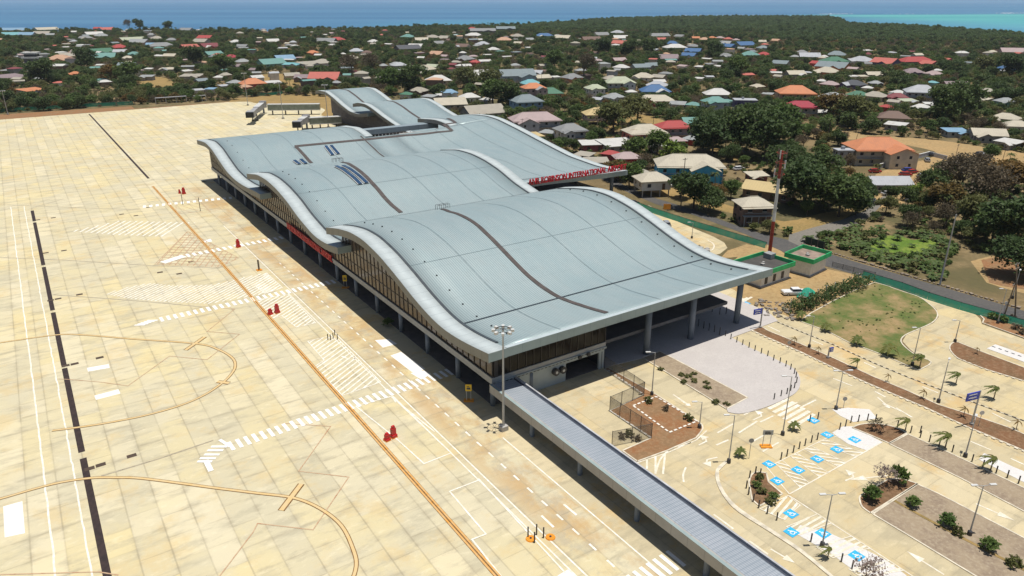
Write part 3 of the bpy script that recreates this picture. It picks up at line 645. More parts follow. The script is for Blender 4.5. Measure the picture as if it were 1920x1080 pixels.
def sheet(zf, x0, x1, y0, y1, dx, dy, th=None, up=0.0, y1f=None):
    """curved roof skin; th makes it a closed slab"""
    m = MB(); nx = max(1, int(round((x1-x0)/dx))); ny = max(1, int(round((y1-y0)/dy)))
    X = [x0+(x1-x0)*i/nx for i in range(nx+1)]; Y = [y0+(y1-y0)*j/ny for j in range(ny+1)]
    for j in Y:
        for i in X: m.v.append((i, j, zf(i, j)+up))
    W = nx+1
    for j in range(ny):
        for i in range(nx): a = j*W+i; m.f.append((a, a+1, a+W+1, a+W)); m.m.append(0)
    if th:
        n = len(m.v)
        for j in Y:
            for i in X: m.v.append((i, j, zf(i, j)+up-th))
        for j in range(ny):
            for i in range(nx): a = n+j*W+i; m.f.append((a, a+W, a+W+1, a+1)); m.m.append(1)
        for j in range(ny):
            a, b = j*W, (j+1)*W; m.f.append((a, b, n+b, n+a)); m.m.append(2); a += nx; b += nx; m.f.append((b, a, n+a, n+b)); m.m.append(2)
        for i in range(nx):
            a = i; m.f.append((a+1, a, n+a, n+a+1)); m.m.append(3); a = ny*W+i; m.f.append((a, a+1, n+a+1, n+a)); m.m.append(3)
    return m
roofs = {}
def roof(zf, x0, x1, y0, y1, lab, th=1.5, verge=3.3, eg=1.0):
    o = part(sheet(zf, x0+verge, x1-verge, y0+eg, y1, 6.0, 1.6, th), "roof", [ROOFM, SOFF, FASC, FASCX], smooth=False, label=lab)
    for p in o.data.polygons:
        if p.material_index == 0: p.use_smooth = True
    for a, b in ((x0, x0+verge), (x1-verge, x1)):
        v = part(sheet(zf, a, b, y0, y1, 3.3, 1.6, th, 0.06), "verge", [VERGE, SOFF, FASC, FASCX], o)
        for p in v.data.polygons:
            if p.material_index == 0: p.use_smooth = True
    part(sheet(zf, x0+verge, x1-verge, y0, y0+eg, 6.0, 1.0, th, 0.12), "front_eave", [EDGE, SOFF, FASC, FASCX], o)
    # gutters beside the verges and their snow guards
    for a in (x0+verge, x1-verge-0.4):
        m = MB(); Y = np.arange(y0+3.2, y1-0.6, 1.6)
        for i in range(len(Y)-1):
            p, q = Y[i], Y[i+1]; z0, z1 = zf(a, p)+0.16, zf(a, q)+0.16; m.quad((a, p, z0), (a+0.5, p, z0), (a+0.5, q, z1), (a, q, z1)); m.quad((a, p, z0-.2), (a, p, z0), (a, q, z1), (a, q, z1-.2)); m.quad((a+.5, p, z0), (a+.5, p, z0-.2), (a+.5, q, z1-.2), (a+.5, q, z1))
        part(m, "gutter", GUTTER, o)
    return o
def line_on(zf, pts, wd, up, mat, name, parent, dash=None):
    """a strip laid on a roof, through points (x, y)"""
    m = MB(); P = [Vector(p) for p in pts]; D = []
    for i in range(len(P)-1):
        n = max(1, int((P[i+1]-P[i]).length/1.5)); D += [P[i].lerp(P[i+1], k_/n) for k_ in range(n)]
    D.append(P[-1])
    for i in range(len(D)-1):
        if dash and (i % 2): continue
        d = (D[i+1]-D[i]).normalized(); n = Vector((-d.y, d.x))*wd/2; a, b = D[i], D[i+1]
        q = [(a-n), (b-n), (b+n), (a+n)]; m.quad(*[(c.x, c.y, zf(c.x, c.y)+up) for c in q])
    return part(m, name, mat, parent)
f1 = lambda x, y: R1(y)
f2 = lambda x, y: R2(y)
def onroof(zf, px, py, z0=13.0):
    z = z0
    for _ in range(60): x, y = G(px, py, z); z = 0.7*z+0.3*zf(x, y)
    return (x, y)
r1 = roof(f1, 50.0, 114.9, 80.6, 146.2, "front wave of the roof with its long straight eave")
r2 = roof(f2, 50.0, 115.0, 140.2, 208.2, "middle wave of the roof carrying a short pair of skylights")
XE = 160.0
r3 = part(sheet(R3, 53.3, 102.0, 198, 271.5, 5.4, 1.6, 1.5), "roof", [ROOFM, SOFF, FASC, FASCX], label="rear wave of the roof that steps out towards the town")
v = part(sheet(R3, 50.0, 53.3, 197, 271.5, 3.3, 1.6, 1.5, 0.06), "verge", [VERGE, SOFF, FASC, FASCX], r3)
part(sheet(R3, 102.0, 113.0, 198, 246.0, 5.4, 1.6, 1.5), "roof_extension", [ROOFM, SOFF, FASC, FASCX], r3)
v = part(sheet(R3, 102.0, 105.0, 246.6, 271.5, 3.0, 1.6, 1.5, 0.10), "verge", [VERGE, SOFF, FASC, FASCX], r3)
part(sheet(R3, 53.3, 112.9, 197, 198, 5.4, 1.0, 1.5, 0.12), "front_eave", [EDGE, SOFF, FASC, FASCX], r3)
r3e = part(sheet(R3, 113.0, XE-3.0, 172, 246.0, 4.4, 1.6, 1.5), "roof", [ROOFM, SOFF, FASC, FASCX], label="side wing of the roof that carries the red airport name")
part(sheet(R3, 140.0, XE-3.0, 246, 273.0, 4.4, 1.6, 1.5), "roof_extension", [ROOFM, SOFF, FASC, FASCX], r3e)
part(sheet(R3, 136.5, 140.0, 246, 273.0, 3.4, 1.6, 1.5, 0.08), "verge", [VERGE, SOFF, FASC, FASCX], r3e)
part(sheet(R3, XE-3.0, XE, 171, 273.0, 3.0, 1.6, 1.5, 0.06), "verge", [VERGE, SOFF, FASC, FASCX], r3e)
part(sheet(R3, 113.0, XE-3.0, 171, 172, 4.4, 1.0, 1.5, 0.12), "front_eave", [EDGE, SOFF, FASC, FASCX], r3e)
for o in (r3, r3e):
    for q in [o]+list(o.children):
        for p in q.data.polygons:
            if p.material_index == 0: p.use_smooth = True
line_on(R3, [(53.5, 200), (53.5, 270)], 0.5, 0.16, GUTTER, "gutter", r3); line_on(R3, [(XE-3.2, 174), (XE-3.2, 271)], 0.5, 0.16, GUTTER, "gutter", r3e)
# expansion covers, seams, snow guards
line_on(f1, [onroof(f1, *p) for p in ((828,392),(842,397),(862,403),(880,412),(897,424),(914,440),(932,458),(960,487),(990,517),(1015,537),(1045,556),(1090,573),(1138,587))], 0.95, 0.10, STRIPE, "expansion_cover", r1)
line_on(f2, [onroof(f2, *p) for p in ((640,304),(655,308),(668,316),(684,329),(700,346),(718,367),(735,385),(752,399))], 1.15, 0.10, STRIPE, "expansion_cover", r2)
line_on(R3, [onroof(R3, *p) for p in ((554,275),(560,280),(572,293),(584,306))], 1.2, 0.10, STRIPE, "expansion_cover", r3)
line_on(R3, [onroof(R3, *p) for p in ((553,274.5),(600,270),(683,262),(760,254),(820,248))], 1.4, 0.11, STRIPE, "expansion_cover", r3)
line_on(R3, [onroof(R3, *p) for p in ((820,248),(848,245.5),(832,233.5),(854,230.5),(839,222))], 1.3, 0.11, STRIPE, "expansion_cover", r3e)
line_on(R3, [onroof(R3, *p) for p in ((676,255),(690,268),(703,280),(720,294))], 0.5, 0.09, STRIPE, "expansion_cover", r3)
line_on(f1, [(53.6, 94.2), (111.4, 94.2)], 0.26, 0.14, GUTTER, "snow_guard", r1)
line_on(R3, [(119, 175.2), (156.6, 175.2)], 0.30, 0.14, GUTTER, "snow_guard", r3e)
SEAM = M("roof_seam", (.22,.29,.31), .5)
for x in (64.2, 86.2, 97.2, 106.5): line_on(f1, [(x, 81.8), (x, 146)], 0.13, 0.05, SEAM, "seam", r1); line_on(f2, [(x, 142), (x, 208)], 0.15, 0.05, SEAM, "seam", r2)
for x in (64.2, 75.2, 86.2, 97.2): line_on(R3, [(x, 199), (x, 271)], 0.18, 0.05, SEAM, "seam", r3)
for x in (119, 130, 141, 150): line_on(R3, [(x, 172), (x, 246 if x < 140 else 272)], 0.18, 0.05, SEAM, "seam", r3e)
line_on(f1, [(53.6, 113.5), (111.4, 113.5)], 0.12, 0.05, SEAM, "seam", r1); line_on(f2, [(53.6, 176), (111.4, 176)], 0.14, 0.05, SEAM, "seam", r2)
# eave lip along the rear (upper) edge of the front waves
line_on(f1, [(50.3, 146.0), (114.6, 146.0)], 0.3, 0.12, GUTTER, "ridge_trim", r1)
def skylight(zf, p0, p1, wd, par):
    a, b = onroof(zf, *p0), onroof(zf, *p1)
    s = line_on(zf, [a, b], wd*1.35, 0.30, LAMPH, "skylight", par); line_on(zf, [a, b], wd, 0.42, SKYL, "skylight_pane", s)
skylight(f2, (630,313), (676,347), 1.05, r2); skylight(f2, (643,312), (688,345), 1.05, r2)
skylight(R3, (611,275), (624,292), 1.1, r3); skylight(R3, (621,274), (635,290), 1.1, r3); skylight(R3, (552,302), (562,309), 1.1, r3); skylight(R3, (564,300), (574,308), 1.1, r3)
# small roof anchors and the access hatch rails
m = MB()
for zf, ys in ((f1, np.arange(86, 142, 4.6)), (f2, np.arange(150, 200, 5.2)), (R3, np.arange(215, 262, 6))):
    for y in ys: m = MB(); m.box(56.8, 57.05, y, y+0.25, zf(57, y)-0.02, zf(57, y)+0.22); part(m, "roof_anchor", GUTTER)
for y in np.arange(86, 142, 5.1): m = MB(); m.box(109.3, 109.6, y, y+0.25, R1(y)-0.02, R1(y)+0.22); part(m, "roof_anchor", GUTTER)
for (px, py, zf, rp) in ((828,391,f1,r1), (632,303,f2,r2)):
    x, y = onroof(zf, px, py); z = zf(x, y); m = MB()
    for i in range(4): m.tube((x-1.6+i*1.1, y, z), (x-1.6+i*1.1, y, z+1.1), 0.05, k=4); m.tube((x-1.6+i*1.1, y-.9, z), (x-1.6+i*1.1, y-.9, z+1.1), 0.05, k=4)
    m.tube((x-1.6, y, z+1.1), (x+1.7, y, z+1.1), 0.05, k=4); m.tube((x-1.6, y-.9, z+1.1), (x+1.7, y-.9, z+1.1), 0.05, k=4); part(m, "access_rail", DARKM)
# columns
def column(x, y, r, h, lab=None):
    m = MB(); m.tube((0,0,0), (0,0,h), r, r, 14); o = m.build("column", COLM, T, False, (x-53, y-84.5, 0))
    for p in o.data.polygons: p.use_smooth = len(p.vertices) == 4
    return o
for k in range(17): column(53.2, 84.6+11.0*k, 0.42, 4.1)
for k in range(17): column(60.5, 84.6+11.0*k, 0.40, 4.1)
for x in (85.8, 97.2, 110.2): column(x, 84.0, 0.58, R1(84)-1.4)
for y in (95.2, 106.4, 117.6, 128.8, 139.8): column(110.2, y, 0.55, R1(y)-1.4)
for y in (160, 175, 190): column(110.2, y, 0.5, R2(y)-1.4)
column(158.0, 176.2, 0.6, R3(158, 176.2)-1.4); column(158.0, 195, 0.6, R3(158, 195)-1.4); column(158.0, 215, 0.6, R3(158, 215)-1.4)
# apron side: floor band, glass with mullions up to each wave
m = MB(); m.box(52.75, 53.6, 84.1, 268.5, 4.05, 5.15); m.box(53.6, 76.0, 84.1, 84.9, 4.05, 5.15); part(m, "floor_band", BEAM)
m = MB(); m.box(53.6, 108, 84.9, 268.3, 4.3, 4.9); part(m, "upper_floor", SOFF)
def under(y):
    z = []
    if 80.6 <= y <= 146.2: z.append(R1(y))
    if 140.2 <= y <= 208.2: z.append(R2(y))
    if y >= 197: z.append(R3W(y))
    return max(z)-1.5
m = MB(); g = MB(); y = 84.4; mu = MB(); mr = random.Random(4)
while y < 268.0:
    y2 = y+1.83; g.quad((53.05, y, 5.15), (53.05, y2, 5.15), (53.05, y2, under(y2)), (53.05, y, under(y)))
    mu.box(52.93, 53.07, y-.07, y+.07, 5.15, under(y)-.02)
    y = y2
part(g, "glass_wall", GLASS, label="bronze tinted glazing that follows the waves")
mu.box(52.93, 53.07, 84.4, 268, 5.152, 5.25)
part(mu, "mullions", MULL)
m = MB()
for y0, y1, zz in ((84.4, 268, 7.6), (108, 150, 10.2), (168, 208, 10.4), (236, 268, 10.2)):
    m.box(52.96, 53.06, y0, y1, zz-.05, zz+.05)
part(m, "transom", MULL)
# front: glass strip over the pale service block
m = MB(); m.quad((53.6,84.32,5.15),(76,84.32,5.15),(76,84.32,9.3),(53.6,84.32,9.3)); 
for k in range(12): ya_, yb_ = 84.32+k*1.97, 84.32+(k+1)*1.97; m.quad((76,ya_,5.15),(76,yb_,5.15),(76,yb_,under(yb_)),(76,ya_,under(ya_)))
part(m, "front_glass", GLASSD)
m = MB()
for k in range(16): x = 53.3+k*1.51; m.box(x-.06, x+.06, 84.22, 84.34, 5.15, 9.35)
m.box(53.2, 53.9, 84.15, 84.6, 5.15, 9.4)
part(m, "front_mullion", MULL)
m = MB(); m.box(53.4, 76.05, 83.9, 84.12, 4.0, 4.35); m.box(58.2, 67.6, 84.4, 84.75, 0, 4.05); m.box(67.6, 76, 84.4, 84.75, 3.3, 4.05); m.box(74.9, 75.4, 84.4, 84.75, 0, 3.3); m.box(75.6, 76.0, 84.4, 84.75, 0, 3.3); part(m, "service_wall", FRWALL)
m = MB()
for k in range(28): m.box(54.5+k*.76, 54.9+k*.76, 83.86, 83.9, 4.05, 4.18)
m.box(54.5, 76, 83.88, 83.9, 4.14, 4.18); part(m, "dentil_trim", DARKM)
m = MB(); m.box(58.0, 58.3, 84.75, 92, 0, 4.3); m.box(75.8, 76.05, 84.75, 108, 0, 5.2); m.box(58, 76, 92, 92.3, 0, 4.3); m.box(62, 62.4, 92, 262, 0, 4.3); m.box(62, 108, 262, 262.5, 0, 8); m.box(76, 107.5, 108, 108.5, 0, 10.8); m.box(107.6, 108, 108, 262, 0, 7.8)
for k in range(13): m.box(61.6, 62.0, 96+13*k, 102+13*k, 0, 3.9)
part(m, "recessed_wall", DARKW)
for (px, py) in ((1043, 698), (1056, 694)):
    x, z = 0, 0
    a = G(px, py, 0); b = G(px, py, 20); t = (83.9-a[1])/(b[1]-a[1]); x = a[0]+(b[0]-a[0])*t; z = 20*t
    m = MB(); m.tube((x, 84.4, z), (x, 83.7, z), 0.62, k=14); o = part(m, "exhaust_fan", DARKM)
    m = MB(); m.tube((x, 83.7, z), (x, 83.66, z), 0.25, k=10); part(m, "fan_hub", LAMPH, o)
for (px, py) in ((1086, 669), (1102, 663)):
    a = G(px, py, 0); b = G(px, py, 20); t = (83.9-a[1])/(b[1]-a[1]); x = a[0]+(b[0]-a[0])*t; z = 20*t; m = MB(); m.box(x-.3, x+.3, 83.5, 83.85, z-.25, z+.25); part(m, "floodlight", DARKM)
# red names
def letters(name, txt, size, loc, rot, mat, par, width=None, ext=0.12):
    c = bpy.data.curves.new(name, 'FONT'); c.body = txt; c.size = size; c.extrude = ext; c.offset = 0.02*size; c.space_character = 1.0
    o = bpy.data.objects.new("tmp", c); COL.objects.link(o); bpy.context.view_layer.update()
    me = bpy.data.meshes.new_from_object(o.evaluated_get(bpy.context.evaluated_depsgraph_get())); bpy.data.objects.remove(o)
    xs = [v.co.x for v in me.vertices]; k = (width/(max(xs)-min(xs))) if width else 1.0
    for v in me.vertices: v.co.x = (v.co.x-min(xs))*k
    me.materials.clear(); me.materials.append(mat); o = bpy.data.objects.new(name, me); COL.objects.link(o); o.rotation_euler = rot; o.location = loc
    if par is T: o.parent = T; o.location = Vector(loc)-TL
    elif par: o.parent = par
    return o
zf = R3(150, 171)
sg = letters("name_lettering", "ANR ROBINSON INTERNATIONAL AIRPORT", 2.45, (120.6, 170.85, R3(140,171)+0.05), (R(90), 0, 0), REDL, T, 38.6, 0.15)
sg["label"] = "red airport name standing on the eave facing the road"
m = MB(); m.box(120.6, 159.2, 170.9, 171.1, R3(140,171)-0.1, R3(140,171)+0.06); part(m, "lettering_rail", REDL)
ya = YZa = None
def plane_x(x, px, py):
    a = G(px, py, 0); b = G(px, py, 40); t = (x-a[0])/(b[0]-a[0]); return a[1]+(b[1]-a[1])*t, 40*t
y0s, z0s = plane_x(52.6, 623, 490); y1s, z1s = plane_x(52.6, 539, 428)
sg = letters("name_lettering", "ANR ROBINSON INTERNATIONAL AIRPORT", 2.1, (52.55, y1s, 4.35), (R(90), 0, R(-90)), REDL, T, abs(y1s-y0s), 0.12)
sg["label"] = "red airport name along the floor band facing the apron"
m = MB(); m.box(52.5, 52.7, y0s, y1s, 4.2, 4.5); m.box(52.5, 52.7, y0s, y1s, 5.75, 5.85); part(m, "lettering_rail", REDL)
# courtyard canopy between the wings and floor of the light well
m = MB(); m.box(104.5, 141, 263.5, 267.5, 11.4, 13.3); part(m, "connecting_canopy", seam_metal("canopy_metal", (.22,.27,.30), 0, 4.0, (.12,.15,.17)))
m = MB(); m.box(105, 137, 246.1, 275, 5.2, 6.2); m.box(121, 134, 255, 259, 6.2, 11.6); part(m, "courtyard_floor", CONC)
m = MB()
for k in range(14): m.box(108+k*1.5, 108.25+k*1.5, 262.0, 262.2, 6, 11.4)
part(m, "courtyard_screen", LAMPH)
# older pier beyond: two more waves on their own walls
RB = prof([(262,7.4),(275,7.5),(286,8.4),(296,9.9),(306,11.6),(314,13.4),(323,14.7),(332,14.3),(339,12.9)])
RA = prof([(319,11.0),(330,9.2),(341,9.3),(351,11.2),(362,13.8),(372,15.6),(383,15.2),(390,14.2)])
P2 = empty("pier_building", (137, 320, 0), 0, "smaller pier building behind the main roof with two short wavy roofs", "pier building")
def part2(mb, name, mat, par=P2, lab=None):
    o = mb.build(name, mat)
    o.parent = par
    if par is P2: o.location = -Vector((137, 320, 0))
    if lab: o["label"] = lab
    return o
for zf, x0, x1, y0, y1, lab in ((lambda x, y: RB(y), 134.8, 169, 270, 338, "nearer wave of the pier roof"), (lambda x, y: RA(y), 134, 162, 319, 387, "farther wave of the pier roof")):
    o = part2(sheet(zf, x0+2.5, x1-2.5, y0, y1, 6, 1.6, 1.5), "roof", [ROOFM, SOFF, FASC, FASCX], P2, lab)
    for a, b in ((x0, x0+2.5), (x1-2.5, x1)): part2(sheet(zf, a, b, y0, y1, 2.5, 1.6, 1.5, 0.06), "verge", [VERGE, SOFF, FASC, FASCX], o)
    for q in [o]+list(o.children):
        for p in q.data.polygons:
            if p.material_index == 0: p.use_smooth = True
    xs = x0+(x1-x0)*0.42
    m = MB(); Y = np.arange(y0+2, y1-1, 1.6)
    for i in range(len(Y)-1): m.quad((xs, Y[i], zf(0, Y[i])+.1), (xs+1.1, Y[i], zf(0, Y[i])+.1), (xs+1.1, Y[i+1], zf(0, Y[i+1])+.1), (xs, Y[i+1], zf(0, Y[i+1])+.1))
    part2(m, "expansion_cover", STRIPE, o)
m = MB(); m.box(140, 160, 285, 380, 0, 7.2); part2(m, "wall", M("pier_wall", (.13,.115,.115), .7))
m = MB(); y = 330
while y < 380: m.box(139.4, 139.7, y, y+.35, 3.5, RA(y)-1.6); y += 1.3
y = 276
while y < 330: m.box(139.4, 139.7, y, y+.35, 3.5, (RB(y) if y < 318 else RA(y))-1.6); y += 1.3
x = 140
while x < 160: m.box(x, x+.35, 380.2, 380.5, 3.5, 12); x += 1.3
part2(m, "screen", M("pier_screen", (.34,.31,.31), .6))
m = MB(); m.quad((140,380.1,8),(162,380.1,8),(162,380.1,12.4),(140,380.1,12.4)); 
for k in range(36):
    ya_, yb_ = 286+k*2.6, 286+(k+1)*2.6; zz = lambda q_: (RB(q_) if q_ < 320 else RA(q_))-1.5
    m.quad((139.95,ya_,6.5),(139.95,yb_,6.5),(139.95,yb_,zz(yb_)),(139.95,ya_,zz(ya_)))
part2(m, "glass_wall", GLASSD)

# ------------------------------------------------------------------ covered walkway
W = empty("covered_walkway", (53, 82, 0), 0, "long low covered walkway with ribbed grey roof running from the terminal corner", "walkway")
def wpart(mb, name, mat, par=W):
    o = mb.build(name, mat); o.parent = par
    if par is W: o.location = (-53, -82, 0)
    return o
WR = newmat("walkway_roof", 0.5, 0.2, 0.3); t = NT(WR); p = t.pos(); x_, y_, z_ = t.xyz(p)
f = t.math('FRACT', t.math('DIVIDE', x_, 0.33)); rb = t.ramp(t.math('ABSOLUTE', t.math('SUBTRACT', f, 0.5)), 0.30, 0.46)
f2_ = t.math('FRACT', t.math('DIVIDE', y_, 0.62)); r2b = t.ramp(t.math('ABSOLUTE', t.math('SUBTRACT', f2_, 0.5)), 0.30, 0.42)
cc = t.mix(t.ramp(t.noise(p, 0.3, 4), 0.3, 0.7), (.36,.40,.44), (.42,.45,.49)); cc = t.mix(t.math('MULTIPLY', rb, 0.55), cc, (.16,.21,.26)); cc = t.mix(t.math('MULTIPLY', r2b, 0.30), cc, (.16,.21,.26))
t.l.new(cc, t.b.inputs["Base Color"]); t.bump(rb, 0.5, 0.05)
m = MB(); m.quad((52.7,-30,4.42),(56.5,-30,4.15),(56.5,83.6,4.15),(52.7,83.6,4.42)); wpart(m, "roof", WR)
m = MB(); m.box(52.1, 52.75, -30, 83.8, 3.05, 4.45); wpart(m, "fascia", seam_metal("walkway_fascia", (.36,.35,.33), 1, 2.5, (.20,.19,.18)))
m = MB(); m.box(52.08, 52.5, -30, 83.8, 4.452, 4.49); wpart(m, "edge_cap", FASCX)
m = MB(); m.box(56.5, 56.95, -30, 83.7, 3.6, 4.02); wpart(m, "gutter", M("walkway_gutter", (.05,.06,.085), .6))
m = MB(); m.box(56.95, 57.2, -30, 83.8, 3.0, 4.35); wpart(m, "parapet", M("parapet_metal", (.46,.46,.47), .5))
m = MB(); m.box(52.75, 56.95, -30, 83.8, 3.1, 3.3); wpart(m, "soffit", SOFF)
for y in (74.0, 62.8, 51.6, 40.4, 29.2, 18.0, 6.8):
    for x in (53.3, 56.3):
        m = MB(); m.tube((x-53,y-82,0),(x-53,y-82,3.15),0.36,k=14); o = m.build("column", COLM, W)
m = MB(); m.box(56.6, 56.8, -30, 80, 0, 1.1); wpart(m, "side_rail", DARKW)

# ------------------------------------------------------------------ houses
RC = dict(bb=(.02,.46,.74), wh=(.62,.61,.57), cr=(.56,.50,.37), be=(.42,.38,.30), gy=(.27,.28,.28), bg=(.22,.28,.30), te=(.14,.34,.30), gn=(.07,.22,.13), pg=(.46,.50,.34), lb=(.20,.38,.55), bl=(.05,.16,.36), tq=(.16,.46,.50),
          rd=(.48,.05,.045), co=(.58,.13,.09), cs=(.42,.02,.05), og=(.66,.22,.07), pe=(.58,.33,.19), ye=(.62,.46,.18), pk=(.46,.34,.33), mv=(.30,.22,.23), br=(.20,.12,.09), dk=(.10,.105,.12), mr=(.25,.05,.06), pu=(.10,.08,.20), lg=(.34,.36,.36), lt=(.45,.47,.50))
RN = dict(bb="bright blue", wh="white", cr="cream", be="beige", gy="grey", bg="blue-grey", te="sea-green", gn="green", pg="pale green", lb="light blue", bl="blue", tq="turquoise", rd="red", co="coral red", cs="crimson", og="orange", pe="peach", ye="yellow", pk="pale pink", mv="mauve", br="brown", dk="dark grey", mr="maroon", pu="dark purple", lg="light grey", lt="pale grey")
def roofmat(c):
    n = "house_roof_"+c
    if n in MATS: return MATS[n]
    m = newmat(n, 0.6, 0, 0.25); t = NT(m); p = t.obj(); x, y, z = t.xyz(p); col = RC[c]
    f = t.math('FRACT', t.math('DIVIDE', x, 0.9)); rib = t.ramp(t.math('ABSOLUTE', t.math('SUBTRACT', f, 0.5)), 0.38, 0.5)
    k = t.mix(t.ramp(t.noise(t.pos(), 0.35, 5, 0.65), 0.42, 0.74, 0, 0.6), col, tuple(v*0.68+0.03 for v in col))
    k = t.mix(t.math('MULTIPLY', rib, 0.22), k, tuple(v*0.6 for v in col))
    rust = t.ramp(t.noise(t.pos(), 0.16, 5, 0.7), 0.60, 0.74, 0, 0.55 if c in ("wh","cr","be","gy","lg","lt","pg") else 0.15)
    k = t.mix(rust, k, (.20,.11,.06)); t.l.new(k, t.b.inputs["Base Color"]); MATS[n] = m; return m
def wallmat(c):
    return M("house_wall_"+c, tuple(min(.85, v*1.15) for v in RC[c]), 0.85, var=0.12, scale=0.5)
RC = {k: tuple((v*.82+.18*(c[0]*.3+c[1]*.5+c[2]*.2))*.90 for v in c) for k, c in RC.items()}
HOUSES = []; FOOT = []; hr = random.Random(11)
def house(px, py, wp, rc, wc, typ='h', st_=1, rot=None, hint=None, dr=0.74, stilts=False, lm=None, wmul=1.0):
    zc = 2.2 if st_ == 1 else 3.8
    if py < 150 and typ == 'h' and hr.random() < .5: typ = 'g'
    if py < 130 and rc in ('wh','cr','lt') and hr.random() < .35: rc = hr.choice(('lg','gy','be','br'))
    x, y = G(px, py, zc); w_ = wp*scale_at(px, py)*(0.9 if py > 150 else 0.96)*wmul; w_ = max(6.0, min(w_, 46.0)); d = w_*dr
    if d > 17: d = 17
    bearing = math.atan2(x, y)
    rz = -bearing+(R(rot) if rot is not None else R(hr.choice((-38,-30,-22,-14,12,20,28,36))))
    eave = (2.9 if st_ == 1 else 5.9)*(0.95 if w_ < 9 else 1.05); rise = min(4.2, d*{'h':0.29,'g':0.25,'l':0.07,'f':0.02}[typ]); base = 2.3 if stilts else 0.0
    tname = "house"
    o = empty(tname, (x, y, 0), rz); HOUSES.append(dict(o=o, px=px, py=py, rc=rc, wc=wc, typ=typ, st=st_, w=w_, hint=hint, lm=lm, x=x, y=y, stilts=stilts)); FOOT.append((x, y, max(w_, d)*0.56, rz, w_/2, d/2))
    a, b = w_/2, d/2; ov = 0.7
    m = MB(); m.box(-a, a, -b, b, base, eave+base-0.05)
    if typ == 'g': m.quad((-a,-b,eave+base-.05),(-a,b,eave+base-.05),(-a,0,eave+base+rise*0.93)); m.quad((a,b,eave+base-.05),(a,-b,eave+base-.05),(a,0,eave+base+rise*0.93))
    if st_ == 2 and wp > 30: m.box(-a-.06, a+.06, -b-.06, b+.06, base+2.85, base+3.05)
    m.build("wall", wallmat(wc), o)
    if stilts:
        m = MB()
        for i in range(4):
            for j in (-1, 1): m.box(-a+.3+i*(2*a-.9)/3, -a+.6+i*(2*a-.9)/3, j*b*.9-.15, j*b*.9+.15, 0, base)
        m.build("stilts", CONC, o)
    e = eave+base; A, B = a+ov, b+ov; m = MB(); zt = e+rise; th = 0.18
    if typ == 'h':
        r_ = max(0.2, A-B*0.95); P = [(-A,-B,e),(A,-B,e),(A,B,e),(-A,B,e)]; q0, q1 = (-r_,0,zt), (r_,0,zt)
        m.quad(P[0],P[1],q1,q0); m.quad(P[1],P[2],q1); m.quad(P[2],P[3],q0,q1); m.quad(P[3],P[0],q0); m.quad(P[3],P[2],P[1],P[0])
        for i in range(4): s_, t_ = P[i], P[(i+1) % 4]; m.quad((s_[0],s_[1],e-th),(t_[0],t_[1],e-th),t_,s_)
    elif typ in ('g', 'l'):
        ez = e-0.12
        if typ == 'g':
            for s in (-1, 1): m.quad(*([(-A,s*B,ez),(A,s*B,ez),(A,0,zt),(-A,0,zt)][::s])); m.quad(*([(-A,s*B,ez-th),(A,s*B,ez-th),(A,0,zt-th),(-A,0,zt-th)][::-s])); m.quad((-A*1,s*B,ez-th),(A,s*B,ez-th),(A,s*B,ez),(-A,s*B,ez))
            for s in (-1, 1): m.quad((s*A,-B,ez-th),(s*A,0,zt-th),(s*A,0,zt),(s*A,-B,ez)); m.quad((s*A,B,ez-th),(s*A,0,zt-th),(s*A,0,zt),(s*A,B,ez))
        else:
            P = [(-A,-B,e),(A,-B,e),(A,B,e+rise+.3),(-A,B,e+rise+.3)]; m.quad(*P); m.quad(*[(q[0],q[1],q[2]-th) for q in P[::-1]])
            for i in range(4): s_, t_ = P[i], P[(i+1) % 4]; m.quad((s_[0],s_[1],s_[2]-th),(t_[0],t_[1],t_[2]-th),t_,s_)
    else:
        m.box(-A+.4, A-.4, -B+.4, B-.4, e, e+.35); m.box(-a*.3,-a*.3+1.2,-.6,.6,e+.35,e+1.5)
    ro = m.build("roof", roofmat(rc), o)
    if typ == 'h' and wp > 44:
        m = MB(); r_ = max(0.2, A-B*0.95); m.box(-r_-.2, r_+.2, -.15, .15, zt-.05, zt+.1); m.build("ridge_cap", roofmat(rc), ro)
    if wp >= 18 and typ != 'f' and hr.random() < .6:
        sg_ = hr.choice((-1, 1)); wa, wb = a*hr.uniform(.36,.5), b*hr.uniform(.5,.75); cx = sg_*a*hr.uniform(.35,.55); cy = -b-wb*.35; e2 = e-hr.uniform(.15,.6); z2 = e2+min(2.2, wa*.5)
        q = MB(); q.box(cx-wa, cx+wa, cy-wb, cy+wb, base, e2-.05); q.quad((cx-wa,cy-wb,e2-.05),(cx+wa,cy-wb,e2-.05),(cx,cy-wb,z2-.1)); ww_ = q.build("wing_wall", wallmat(wc), o)
        if py > 150 and wp > 26:
            for i_ in (-.45, .45):
                for fl_ in range(st_): q = MB(); q.box(cx+wa*i_-.5, cx+wa*i_+.5, cy-wb-.05, cy-wb+.02, base+1.0+2.9*fl_, base+2.1+2.9*fl_); q.build("wing_window", WGLASS, ww_)
        q = MB(); A2, B2 = wa+.5, wb+.6; 
        for s in (-1, 1): q.quad(*([(cx+s*A2,cy-B2,e2-.1),(cx+s*A2,cy+B2,e2-.1),(cx,cy+B2,z2),(cx,cy-B2,z2)][::s])); q.quad(*([(cx+s*A2,cy-B2,e2-.28),(cx+s*A2,cy+B2,e2-.28),(cx,cy+B2,z2-.18),(cx,cy-B2,z2-.18)][::-s])); q.quad((cx+s*A2,cy-B2,e2-.28),(cx+s*A2,cy-B2,e2-.1),(cx,cy-B2,z2),(cx,cy-B2,z2-.18))
        q.build("wing_roof", roofmat(rc if hr.random() < .8 else hr.choice(('lg','wh','be','lt'))), o)
